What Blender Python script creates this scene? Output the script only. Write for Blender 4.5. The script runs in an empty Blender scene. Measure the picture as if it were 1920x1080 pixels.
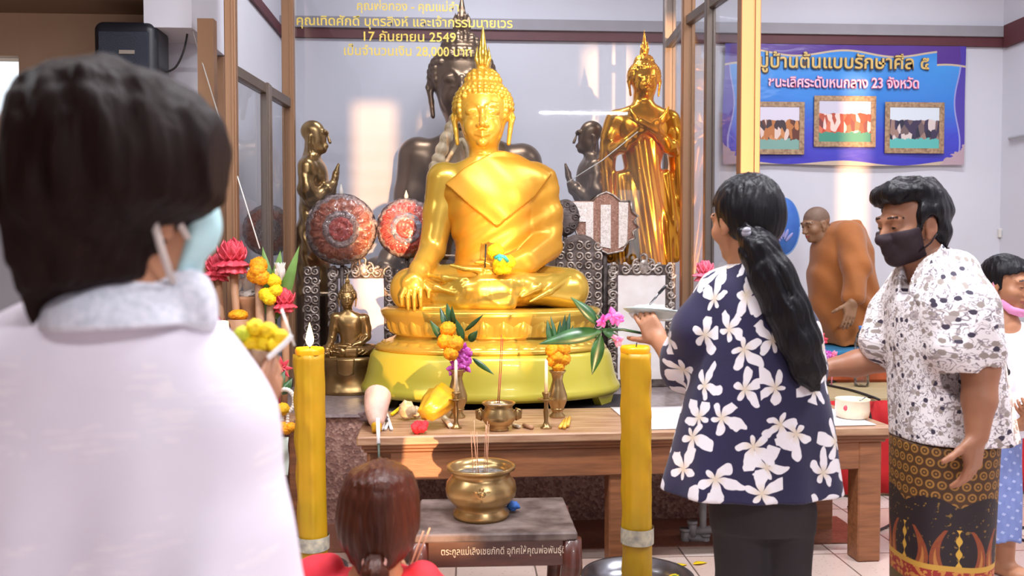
import bpy, math, random
import numpy as np
from mathutils import Vector, Matrix, noise
random.seed(7); rng = np.random.default_rng(7)
SC = bpy.context.scene; COL = SC.collection
PI = math.pi
# ------------------------------------------------------------------ camera, world, lights
F_PX = 1600.0; CAM = np.array([0.0, 0.0, 1.32]); YAW = math.radians(3.0); PITCH = math.radians(1.8)
cd = bpy.data.cameras.new('camera'); cam = bpy.data.objects.new('camera', cd); COL.objects.link(cam)
cd.sensor_width = 36.0; cd.lens = 36.0*F_PX/1920.0; cd.clip_start = 0.05
cam.location = CAM; cam.rotation_euler = (PI/2-PITCH, 0, -YAW); SC.camera = cam
cd.dof.use_dof = True; cd.dof.focus_distance = 4.0; cd.dof.aperture_fstop = 4.0
_m = cam.rotation_euler.to_matrix()
RT = np.array(_m.col[0]); UP = np.array(_m.col[1]); FW = -np.array(_m.col[2])
def at(px, py, d):                       # the point of the place seen at a pixel, d metres ahead
    return CAM + d*(FW + (px-960)/F_PX*RT - (py-540)/F_PX*UP)
def ray(px, py): return FW + (px-960)/F_PX*RT - (py-540)/F_PX*UP
def atY(px, py, Y): r = ray(px, py); return CAM + r*((Y-CAM[1])/r[1])
def atZ(px, py, Z): r = ray(px, py); return CAM + r*((Z-CAM[2])/r[2])
def atX(px, py, X): r = ray(px, py); return CAM + r*((X-CAM[0])/r[0])
SC.view_settings.view_transform = 'Standard'; SC.view_settings.look = 'None'
SC.view_settings.exposure = 0.0; SC.view_settings.gamma = 1.0; SC.view_settings.use_curve_mapping = False
w = bpy.data.worlds.new('world'); SC.world = w; w.use_nodes = True
w.node_tree.nodes['Background'].inputs[0].default_value = (0.86, 0.93, 1.0, 1)
w.node_tree.nodes['Background'].inputs[1].default_value = 2.2
SC.cycles.max_bounces = 8; SC.cycles.transparent_max_bounces = 24; SC.cycles.sample_clamp_indirect = 6.0
SUN_DIR = Vector((-0.15, 1.0, 0.05)).normalized()
sl = bpy.data.lights.new('sun', 'SUN'); sl.energy = 7.5; sl.color = (1.0, 0.54, 0.24); sl.angle = math.radians(0.8)
so = bpy.data.objects.new('sun', sl); COL.objects.link(so); so.rotation_euler = SUN_DIR.to_track_quat('-Z', 'Y').to_euler()
def tube_and_fill(x, y, z, power, rot=0.0, length=1.2):      # tube-shaped ceiling light, mostly added as fill
    l = bpy.data.lights.new('tube_and_fill_light', 'AREA'); l.shape = 'RECTANGLE'; l.size = length; l.size_y = 0.07
    l.energy = power; l.color = (0.93, 0.95, 1.0)
    o = bpy.data.objects.new('tube_and_fill_light', l); COL.objects.link(o); o.location = (x, y, z); o.rotation_euler = (0, 0, rot)
for (x, y, z, p) in [(1.6, -1.2, 3.35, 110), (-1.3, 1.4, 4.1, 75), (0.4, 2.2, 3.95, 150), (3.1, 2.2, 3.95, 130), (-2.3, 2.0, 2.66, 40),  # first one read off its glass reflection, the others added as fill
                     (3.0, 5.2, 3.95, 52), (0.1, 5.6, 3.95, 48)]:
    tube_and_fill(x, y, z, p)

# ------------------------------------------------------------------ objects
def props(o, label=None, cat=None, group=None, kind=None):
    if label: o['label'] = label
    if cat: o['category'] = cat
    if group: o['group'] = group
    if kind: o['kind'] = kind
    return o
def mesh_np(name, V, Fc, mats=None, smooth=True, mi=None, uv=None):
    V = np.asarray(V, dtype=np.float32); me = bpy.data.meshes.new(name)
    if isinstance(Fc, np.ndarray):
        n = len(Fc); k = Fc.shape[1]
        me.vertices.add(len(V)); me.vertices.foreach_set('co', V.ravel())
        me.loops.add(n*k); me.loops.foreach_set('vertex_index', Fc.astype(np.int32).ravel())
        me.polygons.add(n); me.polygons.foreach_set('loop_start', np.arange(0, n*k, k, dtype=np.int32))
        me.polygons.foreach_set('loop_total', np.full(n, k, dtype=np.int32))
        me.update(calc_edges=True)
    else:
        me.from_pydata([tuple(map(float, v)) for v in V], [], [tuple(int(i) for i in f) for f in Fc]); me.update()
    me.polygons.foreach_set('use_smooth', np.full(len(me.polygons), bool(smooth)) if isinstance(smooth, (bool, int)) else np.asarray(smooth, dtype=bool))
    for m in (mats if isinstance(mats, (list, tuple)) else [mats]): me.materials.append(m)
    if mi is not None: me.polygons.foreach_set('material_index', np.asarray(mi, dtype=np.int32))
    if uv is not None:
        ul = me.uv_layers.new(name='UVMap'); li = np.empty(len(me.loops), dtype=np.int32); me.loops.foreach_get('vertex_index', li)
        ul.data.foreach_set('uv', np.asarray(uv, dtype=np.float32)[li].ravel())
    return me
def thing(name, label, cat, base, group=None):
    o = bpy.data.objects.new(name, None); COL.objects.link(o); o.location = tuple(map(float, base)); o.empty_display_size = 0.1
    o['base'] = [float(v) for v in base]
    return props(o, label, cat, group)
def base_of(o):
    while o is not None:
        if 'base' in o: return np.array(list(o['base']))
        o = o.parent
    return np.zeros(3)
def part(parent, name, geo, mat, label=None, smooth=None, kind=None):
    """geo in world coordinates; parent None = top level with its origin at the middle of its foot"""
    V, Fc = np.asarray(geo[0], dtype=np.float64), geo[1]; ex = geo[2] if len(geo) > 2 else {}
    if smooth is None: smooth = ex.get('smooth', True)
    if parent is None:
        b = np.array([(V[:, 0].min()+V[:, 0].max())/2, (V[:, 1].min()+V[:, 1].max())/2, V[:, 2].min()])
    else: b = base_of(parent)
    me = mesh_np(name, V-b, Fc, mat, smooth, ex.get('mi'), ex.get('uv'))
    o = bpy.data.objects.new(name, me); COL.objects.link(o)
    if parent is None: o.location = tuple(b); o['base'] = [float(v) for v in b]
    else: o.parent = parent
    return props(o, label, kind=kind)
def single(name, label, cat, geo, mat, group=None, **k):
    return props(part(None, name, geo, mat, **k), label, cat, group)
def struct(name, geo, mat, parent=None, smooth=False, label=None):
    o = part(parent, name, geo, mat, smooth=smooth)
    if parent is None: o['kind'] = 'structure'
    if label: o['label'] = label
    return o
def dup(root, loc, rz=None, label=None, sc=None):
    r = root.copy(); COL.objects.link(r); r.location = tuple(map(float, loc)); r['base'] = [float(v) for v in loc]
    if rz is not None: r.rotation_euler = (0, 0, rz)
    if sc is not None: r.scale = (sc, sc, sc)
    if label: r['label'] = label
    for ch in root.children:
        c = ch.copy(); COL.objects.link(c); c.parent = r
        for g in ch.children:
            q = g.copy(); COL.objects.link(q); q.parent = c
    return r

# ------------------------------------------------------------------ mesh builder
def unit(v): v = np.asarray(v, float); n = np.linalg.norm(v); return v/n if n > 1e-12 else v
def frame(d, up=(0, 0, 1)):              # columns x, y, z with z along d
    z = unit(d); u = np.asarray(up, float)
    if abs(np.dot(z, u)) > 0.98: u = np.array([1.0, 0, 0])
    x = unit(np.cross(u, z)); return np.stack([x, np.cross(z, x), z], 1)
def rotz(a): c, s = math.cos(a), math.sin(a); return np.array([[c, -s, 0], [s, c, 0], [0, 0, 1.0]])
def rotx(a): c, s = math.cos(a), math.sin(a); return np.array([[1.0, 0, 0], [0, c, -s], [0, s, c]])
def roty(a): c, s = math.cos(a), math.sin(a); return np.array([[c, 0, s], [0, 1.0, 0], [-s, 0, c]])
class MB:
    def __init__(s): s.v = []; s.f = []; s.sm = []; s.n = 0; s.mi = []
    def add(s, V, Fc, smooth=True, mi=0):
        V = np.asarray(V, float); s.v.append(V)
        for f in Fc: s.f.append([int(i)+s.n for i in f]); s.sm.append(smooth); s.mi.append(mi)
        s.n += len(V); return s
    def geo(s): return (np.concatenate(s.v), s.f, {'smooth': s.sm, 'mi': s.mi})
    def box(s, c, size, R=None, bev=0.0, mi=0):
        c = np.asarray(c, float); h = np.asarray(size, float)/2
        b = min(bev, h.min()*0.9)
        if b <= 0:
            V = np.array([[x, y, z] for x in (-1, 1) for y in (-1, 1) for z in (-1, 1)])*h
            Fc = [(0, 1, 3, 2), (4, 6, 7, 5), (0, 4, 5, 1), (2, 3, 7, 6), (0, 2, 6, 4), (1, 5, 7, 3)]
        else:                                # chamfered box: 24 vertices
            V = []; idx = {}
            for sx in (-1, 1):
                for sy in (-1, 1):
                    for sz in (-1, 1):
                        for ax in range(3):
                            q = np.array([sx, sy, sz])*(h-b); q[ax] = (sx, sy, sz)[ax]*h[ax]
                            idx[(sx, sy, sz, ax)] = len(V); V.append(q)
            V = np.array(V); Fc = []
            def g(a, b_, c_, d_): Fc.append([idx[k] for k in (a, b_, c_, d_)])
            for ax in range(3):
                o1, o2 = (ax+1) % 3, (ax+2) % 3
                for sg in (-1, 1):
                    ring = []
                    for (p, q) in ((-1, -1), (1, -1), (1, 1), (-1, 1)):
                        k = [0, 0, 0]; k[ax] = sg; k[o1] = p; k[o2] = q; ring.append(idx[(k[0], k[1], k[2], ax)])
                    Fc.append(ring if sg > 0 else ring[::-1])
                for p in (-1, 1):
                    for q in (-1, 1):
                        ks = []
                        for t in (-1, 1):
                            k = [0, 0, 0]; k[ax] = t; k[o1] = p; k[o2] = q; ks.append(tuple(k))
                        r = [idx[ks[0]+(o1,)], idx[ks[1]+(o1,)], idx[ks[1]+(o2,)], idx[ks[0]+(o2,)]]
                        Fc.append(r if p*q > 0 else r[::-1])
            for sx in (-1, 1):
                for sy in (-1, 1):
                    for sz in (-1, 1):
                        r = [idx[(sx, sy, sz, a)] for a in range(3)]
                        Fc.append(r if sx*sy*sz > 0 else r[::-1])
        if R is not None: V = V @ np.asarray(R).T
        return s.add(V+c, Fc, False, mi)
    def lathe(s, prof, c=(0, 0, 0), n=32, sx=1.0, sy=1.0, R=None, cap0=True, cap1=True, mi=0, wob=None, smooth=True):
        V = []
        for (r, z) in prof:
            for i in range(n):
                a = 2*PI*i/n; rr = r*(wob(a, z) if wob else 1.0)
                V.append((rr*math.cos(a)*sx, rr*math.sin(a)*sy, z))
        Fc = []; m = len(prof)
        for j in range(m-1):
            for i in range(n):
                i2 = (i+1) % n; Fc.append((j*n+i, j*n+i2, (j+1)*n+i2, (j+1)*n+i))
        if cap0 and prof[0][0] > 1e-6: Fc.append(tuple(range(n))[::-1])
        if cap1 and prof[-1][0] > 1e-6: Fc.append(tuple((m-1)*n+i for i in range(n)))
        V = np.array(V)
        if R is not None: V = V @ np.asarray(R).T
        return s.add(V+np.asarray(c, float), Fc, smooth, mi)
    def tube(s, pts, r, n=8, mi=0, flat=None):
        P = [np.asarray(p, float) for p in pts]; m = len(P); rs = r if isinstance(r, (list, tuple, np.ndarray)) else [r]*m
        V = []; up = np.array([0.13, 0.21, 1.0])
        for j in range(m):
            d = P[min(j+1, m-1)]-P[max(j-1, 0)]; A = frame(d, up); up = A[:, 1]
            for i in range(n):
                a = 2*PI*i/n; V.append(P[j]+rs[j]*(A[:, 0]*math.cos(a)*(flat or 1)+A[:, 1]*math.sin(a)))
        Fc = [(j*n+i, j*n+(i+1) % n, (j+1)*n+(i+1) % n, (j+1)*n+i) for j in range(m-1) for i in range(n)]
        Fc.append(tuple(range(n))[::-1]); Fc.append(tuple((m-1)*n+i for i in range(n)))
        return s.add(V, Fc, True, mi)
    def ball(s, c, r, n=16, m=10, R=None, mi=0, disp=None):
        r = np.array([r, r, r]) if np.isscalar(r) else np.asarray(r, float); V = [(0, 0, -1)]
        for j in range(1, m):
            t = PI*j/m
            for i in range(n):
                a = 2*PI*i/n; V.append((math.sin(t)*math.cos(a), math.sin(t)*math.sin(a), -math.cos(t)))
        V.append((0, 0, 1)); V = np.array(V)
        if disp is not None: V = V*np.array([disp(v) for v in V])[:, None]
        Fc = [(0, 1+(i+1) % n, 1+i) for i in range(n)]
        for j in range(m-2):
            for i in range(n): Fc.append((1+j*n+i, 1+j*n+(i+1) % n, 1+(j+1)*n+(i+1) % n, 1+(j+1)*n+i))
        e = len(V)-1; Fc += [(e, 1+(m-2)*n+i, 1+(m-2)*n+(i+1) % n) for i in range(n)]
        V = V*r
        if R is not None: V = V @ np.asarray(R).T
        return s.add(V+np.asarray(c, float), Fc, True, mi)
    def prism(s, poly, z0, z1, R=None, c=(0, 0, 0), mi=0):     # polygon in local xy, extruded along local z
        n = len(poly); V = [(x, y, z0) for x, y in poly]+[(x, y, z1) for x, y in poly]
        Fc = [tuple(range(n))[::-1], tuple(range(n, 2*n))]+[(i, (i+1) % n, n+(i+1) % n, n+i) for i in range(n)]
        V = np.array(V, float)
        if R is not None: V = V @ np.asarray(R).T
        return s.add(V+np.asarray(c, float), Fc, False, mi)
    def leaf(s, b, d, up, L, W, bend=0.3, nu=8, fold=0.15, th=0.0012, mi=0, tip=1.0):
        A = frame(d, up); x, y, z = A[:, 0], A[:, 1], A[:, 2]; V = []; b = np.asarray(b, float)
        for sd in (1, -1):
            for i in range(nu+1):
                t = i/nu; wd = W*(math.sin(PI*min(1, t**0.8*0.97+0.03)))**tip+0.0008
                cpt = b+z*L*t-y*L*bend*t*t
                for q in (-1, 0, 1):
                    V.append(cpt+x*q*wd*0.5+y*(abs(q)*fold*wd)+y*sd*th*0.5)
        k = 3*(nu+1); Fc = []
        for i in range(nu):
            for q in (0, 1):
                a = i*3+q; Fc.append((a, a+1, a+4, a+3)); Fc.append((k+a, k+a+3, k+a+4, k+a+1))
            Fc.append((i*3, i*3+3, k+i*3+3, k+i*3)); Fc.append((i*3+2, k+i*3+2, k+i*3+5, i*3+5))
        return s.add(V, Fc, True, mi)
    def sheet(s, fn, nu, nv, th=0.004, mi=0):                   # closed sheet from fn(u,v) -> point
        P = np.array([[fn(i/nu, j/nv) for j in range(nv+1)] for i in range(nu+1)], float)
        du = np.gradient(P, axis=0); dv = np.gradient(P, axis=1); N = np.cross(du, dv); N /= np.linalg.norm(N, axis=2, keepdims=True)+1e-12
        A = (P+N*th/2).reshape(-1, 3); B = (P-N*th/2).reshape(-1, 3); k = len(A); w_ = nv+1; Fc = []
        for i in range(nu):
            for j in range(nv):
                a = i*w_+j; Fc.append((a, a+w_, a+w_+1, a+1)); Fc.append((k+a, k+a+1, k+a+w_+1, k+a+w_))
        for i in range(nu):
            a = i*w_; Fc.append((a, k+a, k+a+w_, a+w_)); a = i*w_+nv; Fc.append((a, a+w_, k+a+w_, k+a))
        for j in range(nv):
            a = j; Fc.append((a, a+1, k+a+1, k+a)); a = nu*w_+j; Fc.append((a, k+a, k+a+1, a+1))
        return s.add(np.concatenate([A, B]), Fc, True, mi)
    def xf(s, fn): s.v = [np.array([fn(p) for p in V]) for V in s.v]; return s

# ------------------------------------------------------------------ distance-field bodies
def dense(rows, n=80):                   # Catmull-Rom resample of rows along the first column
    rows = np.array(sorted([list(map(float, r)) for r in rows], key=lambda r: r[0])); z = rows[:, 0]; t = np.linspace(z[0], z[-1], n); out = [t]
    m = np.gradient(rows, z, axis=0) if len(rows) > 2 else None
    for c in range(1, rows.shape[1]):
        y = rows[:, c]
        if m is None: out.append(np.interp(t, z, y)); continue
        i = np.clip(np.searchsorted(z, t)-1, 0, len(z)-2); h = z[i+1]-z[i]; u = (t-z[i])/h
        out.append((2*u**3-3*u**2+1)*y[i]+(u**3-2*u**2+u)*h*m[i, c]+(-2*u**3+3*u**2)*y[i+1]+(u**3-u**2)*h*m[i+1, c])
    return np.stack(out, 1)
class SDF:
    def __init__(s, lo, hi, h):
        s.lo = np.array(lo, float); s.h = h; n = np.ceil((np.array(hi)-s.lo)/h).astype(int)+1
        s.ax = [(s.lo[i]+h*np.arange(n[i])).astype(np.float32) for i in range(3)]; s.n = n
        s.F = np.full(n, 0.4, dtype=np.float32)
    def like(s): o = SDF.__new__(SDF); o.lo, o.h, o.ax, o.n = s.lo, s.h, s.ax, s.n; o.F = np.full(s.n, 0.4, dtype=np.float32); return o
    def xyz(s, sl=None):
        a = [s.ax[i][sl[i]] if sl else s.ax[i] for i in range(3)]
        return a[0][:, None, None], a[1][None, :, None], a[2][None, None, :]
    def reg(s, lo, hi):
        sl = []
        for i in range(3):
            a = int(np.clip(math.floor((lo[i]-s.lo[i])/s.h), 0, s.n[i])); b = int(np.clip(math.ceil((hi[i]-s.lo[i])/s.h)+1, 0, s.n[i]))
            if b <= a: return None
            sl.append(slice(a, b))
        return tuple(sl)
    def mix(s, sl, d, k, op):
        F = s.F[sl]
        if op == 'u':
            if k > 0: h = np.maximum(k-np.abs(F-d), 0)/k; F[...] = np.minimum(F, d)-h*h*k*0.25
            else: np.minimum(F, d, out=F)
        else:
            if k > 0: h = np.maximum(k-np.abs(F+d), 0)/k; F[...] = np.maximum(F, -d)+h*h*k*0.25
            else: np.maximum(F, -d, out=F)
    def cap(s, a, b, ra, rb=None, k=0.01, op='u', pad=0.05):
        a = np.asarray(a, float); b = np.asarray(b, float); rb = ra if rb is None else rb; m = max(ra, rb)+k+3*s.h+pad
        sl = s.reg(np.minimum(a, b)-m, np.maximum(a, b)+m)
        if sl is None: return s
        X, Y, Z = s.xyz(sl); ba = b-a; q = max(float(ba @ ba), 1e-12)
        t = np.clip(((X-a[0])*ba[0]+(Y-a[1])*ba[1]+(Z-a[2])*ba[2])/q, 0, 1)
        d = np.sqrt((X-a[0]-t*ba[0])**2+(Y-a[1]-t*ba[1])**2+(Z-a[2]-t*ba[2])**2)-(ra+(rb-ra)*t)
        s.mix(sl, d.astype(np.float32), k, op); return s
    def chain(s, pts, rs, k=0.01, **kw):
        for i in range(len(pts)-1): s.cap(pts[i], pts[i+1], rs[i], rs[i+1], k, **kw)
        return s
    def ell(s, c, r, k=0.01, R=None, op='u', pad=0.05):
        c = np.asarray(c, float); r = np.array([r]*3, float) if np.isscalar(r) else np.asarray(r, float)
        e = r if R is None else np.sqrt(((np.asarray(R)*r)**2).sum(1)); m = k+3*s.h+pad
        sl = s.reg(c-e-m, c+e+m)
        if sl is None: return s
        X, Y, Z = s.xyz(sl); X = X-c[0]; Y = Y-c[1]; Z = Z-c[2]
        if R is not None:
            R = np.asarray(R); X, Y, Z = (R[0, i]*X+R[1, i]*Y+R[2, i]*Z for i in range(3))
        k0 = np.sqrt((X/r[0])**2+(Y/r[1])**2+(Z/r[2])**2); k1 = np.sqrt((X/r[0]**2)**2+(Y/r[1]**2)**2+(Z/r[2]**2)**2)
        d = k0*(k0-1)/np.maximum(k1, 1e-6)
        s.mix(sl, d.astype(np.float32), k, op); return s
    def box(s, c, hs, r=0.005, k=0.005, R=None, op='u', pad=0.03):
        c = np.asarray(c, float); hs = np.asarray(hs, float)
        e = hs if R is None else (np.abs(np.asarray(R))*hs).sum(1); m = k+3*s.h+pad+r; sl = s.reg(c-e-m, c+e+m)
        if sl is None: return s
        X, Y, Z = s.xyz(sl); X = X-c[0]; Y = Y-c[1]; Z = Z-c[2]
        if R is not None:
            R = np.asarray(R); X, Y, Z = (R[0, i]*X+R[1, i]*Y+R[2, i]*Z for i in range(3))
        qx, qy, qz = np.abs(X)-hs[0]+r, np.abs(Y)-hs[1]+r, np.abs(Z)-hs[2]+r
        d = np.sqrt(np.maximum(qx, 0)**2+np.maximum(qy, 0)**2+np.maximum(qz, 0)**2)+np.minimum(np.maximum(qx, np.maximum(qy, qz)), 0)-r
        s.mix(sl, d.astype(np.float32), k, op); return s
    def loft(s, rows, k=0.02, op='u', exp=2.0, pad=0.06):       # rows: z, cx, cy, rx, ry
        D = dense(rows); m = k+3*s.h+pad
        lo = [(D[:, 1]-D[:, 3]).min()-m, (D[:, 2]-D[:, 4]).min()-m, D[0, 0]-m]; hi = [(D[:, 1]+D[:, 3]).max()+m, (D[:, 2]+D[:, 4]).max()+m, D[-1, 0]+m]
        sl = s.reg(lo, hi)
        if sl is None: return s
        X, Y, Z = s.xyz(sl); z = Z.ravel(); cx, cy, rx, ry = (np.interp(z, D[:, 0], D[:, i])[None, None, :] for i in (1, 2, 3, 4))
        rx = np.maximum(rx, 0.004); ry = np.maximum(ry, 0.004)
        q = (np.abs((X-cx)/rx)**exp+np.abs((Y-cy)/ry)**exp)**(1.0/exp); d = (q-1)*np.minimum(rx, ry)
        dz = np.maximum(D[0, 0]-Z, Z-D[-1, 0]); d = np.maximum(d, dz)
        s.mix(sl, d.astype(np.float32), k, op); return s
    def cut(s, n, p, keep=-1):                                  # keep the side where (x-p).n < 0
        X, Y, Z = s.xyz(); n = unit(n); d = (X-p[0])*n[0]+(Y-p[1])*n[1]+(Z-p[2])*n[2]; s.F = np.maximum(s.F, d).astype(np.float32); return s
    def wave(s, fn):
        X, Y, Z = s.xyz(); s.F = (s.F+fn(X, Y, Z)).astype(np.float32); return s
    def mesh(s):
        F = s.F.copy()
        for ax in range(3):                                     # close at the border
            i0 = [slice(None)]*3; i0[ax] = 0; F[tuple(i0)] = np.maximum(F[tuple(i0)], s.h*0.5); i0[ax] = -1; F[tuple(i0)] = np.maximum(F[tuple(i0)], s.h*0.5)
        S = F < 0; c = np.zeros(np.array(F.shape)-1, dtype=np.int8)
        offs = [(a, b, d) for a in (0, 1) for b in (0, 1) for d in (0, 1)]
        N = F.shape
        for (a, b, d) in offs: c += S[a:N[0]-1+a, b:N[1]-1+b, d:N[2]-1+d]
        I, J, K = np.nonzero((c > 0) & (c < 8)); idx = np.full(c.shape, -1, dtype=np.int32); idx[I, J, K] = np.arange(len(I))
        val = {o: F[I+o[0], J+o[1], K+o[2]] for o in offs}; P = np.zeros((len(I), 3)); cnt = np.zeros(len(I))
        for o in offs:
            for ax in range(3):
                if o[ax] == 0:
                    o2 = list(o); o2[ax] = 1; o2 = tuple(o2); a, b = val[o], val[o2]; m = (a < 0) != (b < 0)
                    t = np.where(m, a/np.where(m, a-b, 1), 0)
                    for q in range(3): P[:, q] += np.where(m, o[q]+(t if q == ax else 0), 0)
                    cnt += m
        V = (P/cnt[:, None]+np.stack([I, J, K], 1))*s.h+s.lo
        Q = []
        for ax in range(3):
            b, d = (ax+1) % 3, (ax+2) % 3
            s0 = [slice(1, -1)]*3; s1 = [slice(1, -1)]*3; s0[ax] = slice(0, -1); s1[ax] = slice(1, None)
            A, B = S[tuple(s0)], S[tuple(s1)]; E = np.array(np.nonzero(A != B)).T
            if not len(E): continue
            sg = A[tuple(E.T)]; E = E+1; E[:, ax] -= 1
            def cell(db, dd): q = E.copy(); q[:, b] += db; q[:, d] += dd; return idx[q[:, 0], q[:, 1], q[:, 2]]
            q = np.stack([cell(-1, -1), cell(0, -1), cell(0, 0), cell(-1, 0)], 1); q[~sg] = q[~sg][:, ::-1]; Q.append(q)
        Q = np.concatenate(Q); Q = Q[(Q >= 0).all(1)]
        return V, Q
def pnoise(seed, sc, n=10):              # cheap smooth pseudo noise, about -1..1
    r = np.random.default_rng(seed); D = r.normal(size=(n, 3)); D /= np.linalg.norm(D, axis=1)[:, None]; ph = r.uniform(0, 6.28, n); fr = sc*r.uniform(0.6, 1.6, n)
    def f(X, Y, Z):
        o = 0
        for i in range(n): o = o+np.sin(fr[i]*(D[i, 0]*X+D[i, 1]*Y+D[i, 2]*Z)+ph[i])
        return o/math.sqrt(n)/1.2
    return f
# ------------------------------------------------------------------ materials
def srgb(r, g, b):
    f = lambda c: (c/255/12.92) if c/255 <= 0.04045 else ((c/255+0.055)/1.055)**2.4
    return (f(r), f(g), f(b), 1)
class NT:
    def __init__(s, name):
        s.m = bpy.data.materials.new(name); s.m.use_nodes = True; s.t = s.m.node_tree; s.b = s.t.nodes['Principled BSDF']; s.out = s.t.nodes['Material Output']
    def n(s, typ, **k):
        o = s.t.nodes.new(typ)
        for a, v in k.items():
            if a == 'ins':
                for i, val in v.items(): s.put(o.inputs[i], val)
            else: setattr(o, a, v)
        return o
    def put(s, inp, val):
        if isinstance(val, bpy.types.NodeSocket): s.t.links.new(val, inp)
        elif isinstance(val, bpy.types.Node): s.t.links.new(val.outputs[0], inp)
        else: inp.default_value = val
    def math(s, op, a, b=None, c=None, clamp=False):
        o = s.n('ShaderNodeMath', operation=op, use_clamp=clamp); s.put(o.inputs[0], a)
        if b is not None: s.put(o.inputs[1], b)
        if c is not None: s.put(o.inputs[2], c)
        return o.outputs[0]
    def mix(s, f, a, b):
        o = s.n('ShaderNodeMix', data_type='RGBA'); s.put(o.inputs[0], f); s.put(o.inputs[6], a); s.put(o.inputs[7], b); return o.outputs[2]
    def noise(s, scale, detail=3, vec=None, dist=0.0):
        o = s.n('ShaderNodeTexNoise'); o.inputs['Scale'].default_value = scale; o.inputs['Detail'].default_value = detail; o.inputs['Distortion'].default_value = dist
        if vec is not None: s.put(o.inputs['Vector'], vec)
        return o
    def obj(s): return s.n('ShaderNodeTexCoord').outputs['Object']
    def uv(s): return s.n('ShaderNodeTexCoord').outputs['UV']
    def mapv(s, vec, scale=(1, 1, 1), rot=(0, 0, 0), loc=(0, 0, 0)):
        o = s.n('ShaderNodeMapping'); s.put(o.inputs[0], vec); o.inputs['Scale'].default_value = scale; o.inputs['Rotation'].default_value = rot; o.inputs['Location'].default_value = loc; return o.outputs[0]
    def sep(s, v): o = s.n('ShaderNodeSeparateXYZ'); s.put(o.inputs[0], v); return o.outputs
    def comb(s, x, y, z=0.0):
        o = s.n('ShaderNodeCombineXYZ'); s.put(o.inputs[0], x); s.put(o.inputs[1], y); s.put(o.inputs[2], z); return o.outputs[0]
    def ramp(s, f, stops, mode='LINEAR'):
        o = s.n('ShaderNodeValToRGB'); o.color_ramp.interpolation = mode; e = o.color_ramp.elements
        while len(e) < len(stops): e.new(0.5)
        for i, (p, c) in enumerate(stops): e[i].position = p; e[i].color = c
        s.put(o.inputs[0], f); return o.outputs[0]
    def bump(s, h, strength=0.3, dist=0.01):
        o = s.n('ShaderNodeBump'); o.inputs['Strength'].default_value = strength; o.inputs['Distance'].default_value = dist; s.put(o.inputs['Height'], h); s.t.links.new(o.outputs[0], s.b.inputs['Normal'])
    def set(s, **k):
        nm = {'col': 'Base Color', 'rough': 'Roughness', 'metal': 'Metallic', 'spec': 'Specular IOR Level', 'coat': 'Coat Weight', 'ecol': 'Emission Color', 'estr': 'Emission Strength',
              'sss': 'Subsurface Weight', 'trans': 'Transmission Weight', 'alpha': 'Alpha', 'sheen': 'Sheen Weight'}
        for a, v in k.items(): s.put(s.b.inputs[nm[a]], v)
        return s
def mat(name, rgb, rough=0.5, metal=0.0, var=0.12, vscale=8.0, bump=0.0, bscale=60.0, vec_scale=(1, 1, 1), rgb2=None, **k):
    t = NT(name); c = srgb(*rgb); v = t.mapv(t.obj(), vec_scale)
    c2 = srgb(*rgb2) if rgb2 else tuple(x*(1-var) for x in c[:3])+(1,)
    nz = t.noise(vscale, 4, v); t.set(col=t.mix(t.ramp(nz.outputs[0], [(0.35, (0, 0, 0, 1)), (0.65, (1, 1, 1, 1))]), c2, c), rough=rough, metal=metal, **k)
    if bump: t.bump(t.noise(bscale, 3, v).outputs[0], bump)
    return t.m
W_WHITE = mat('wall_paint', (206, 205, 214), 0.85, var=0.05, vscale=1.5, bump=0.05, bscale=40)
W_TAN = mat('tan_wall_paint', (176, 150, 126), 0.8, var=0.1, vscale=2)
W_BROWN = mat('brown_soffit_paint', (112, 88, 68), 0.8, var=0.1, vscale=2)
MAROON = mat('maroon_paint', (92, 46, 52), 0.6, var=0.1)
GREYBAND = mat('grey_band_paint', (150, 146, 152), 0.7, var=0.06)
ALU = mat('bronze_aluminium', (160, 122, 92), 0.45, 0.5, var=0.12, vscale=3, vec_scale=(1, 1, 0.2))
ALU_D = mat('dull_aluminium', (128, 116, 108), 0.4, 0.7, var=0.1, vscale=3)
GOLD = mat('painted_gold', (222, 182, 74), 0.25, 0.55, var=0.14, vscale=5, bump=0.03, bscale=50)
GOLD_ROBE = mat('gold_robe_paint', (222, 158, 48), 0.38, 0.4, var=0.15, vscale=6, bump=0.05, bscale=40)
GOLD_ST = mat('polished_gold', (255, 176, 50), 0.2, 0.85, var=0.2, vscale=4)
BRONZE = mat('dark_bronze', (120, 98, 78), 0.34, 0.8, var=0.3, vscale=4)
BRONZE_L = mat('aged_brass', (172, 140, 92), 0.28, 0.85, var=0.35, vscale=7)
BRASS = mat('brass_pot', (190, 158, 108), 0.3, 0.85, var=0.3, vscale=9, bump=0.05, bscale=30)
PLASTIC_Y = mat('olive_gold_plastic', (190, 178, 62), 0.32, 0.15, var=0.08, vscale=3, coat=0.2)
SILVER = mat('tarnished_silver_carving', (204, 192, 184), 0.35, 0.6, rgb2=(104, 88, 80), vscale=26, bump=0.3, bscale=60)
DARKCARVE = mat('dark_carved_wood', (112, 100, 96), 0.45, 0.3, rgb2=(66, 56, 54), vscale=20, bump=0.4, bscale=50)
WOOD = mat('table_wood', (150, 96, 62), 0.42, var=0.35, vscale=7, vec_scale=(0.7, 8, 8), bump=0.06, bscale=30)
WOOD_TOP = mat('worn_table_top', (186, 150, 118), 0.4, rgb2=(150, 108, 80), vscale=6, vec_scale=(0.7, 8, 8), bump=0.05)
WOOD_DARK = mat('dark_red_wood', (84, 40, 30), 0.35, var=0.35, vscale=8, vec_scale=(1, 6, 6), coat=0.3)
ASH = mat('ash_dusted_wood', (120, 104, 98), 0.7, rgb2=(64, 48, 44), vscale=9, bump=0.1)
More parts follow.
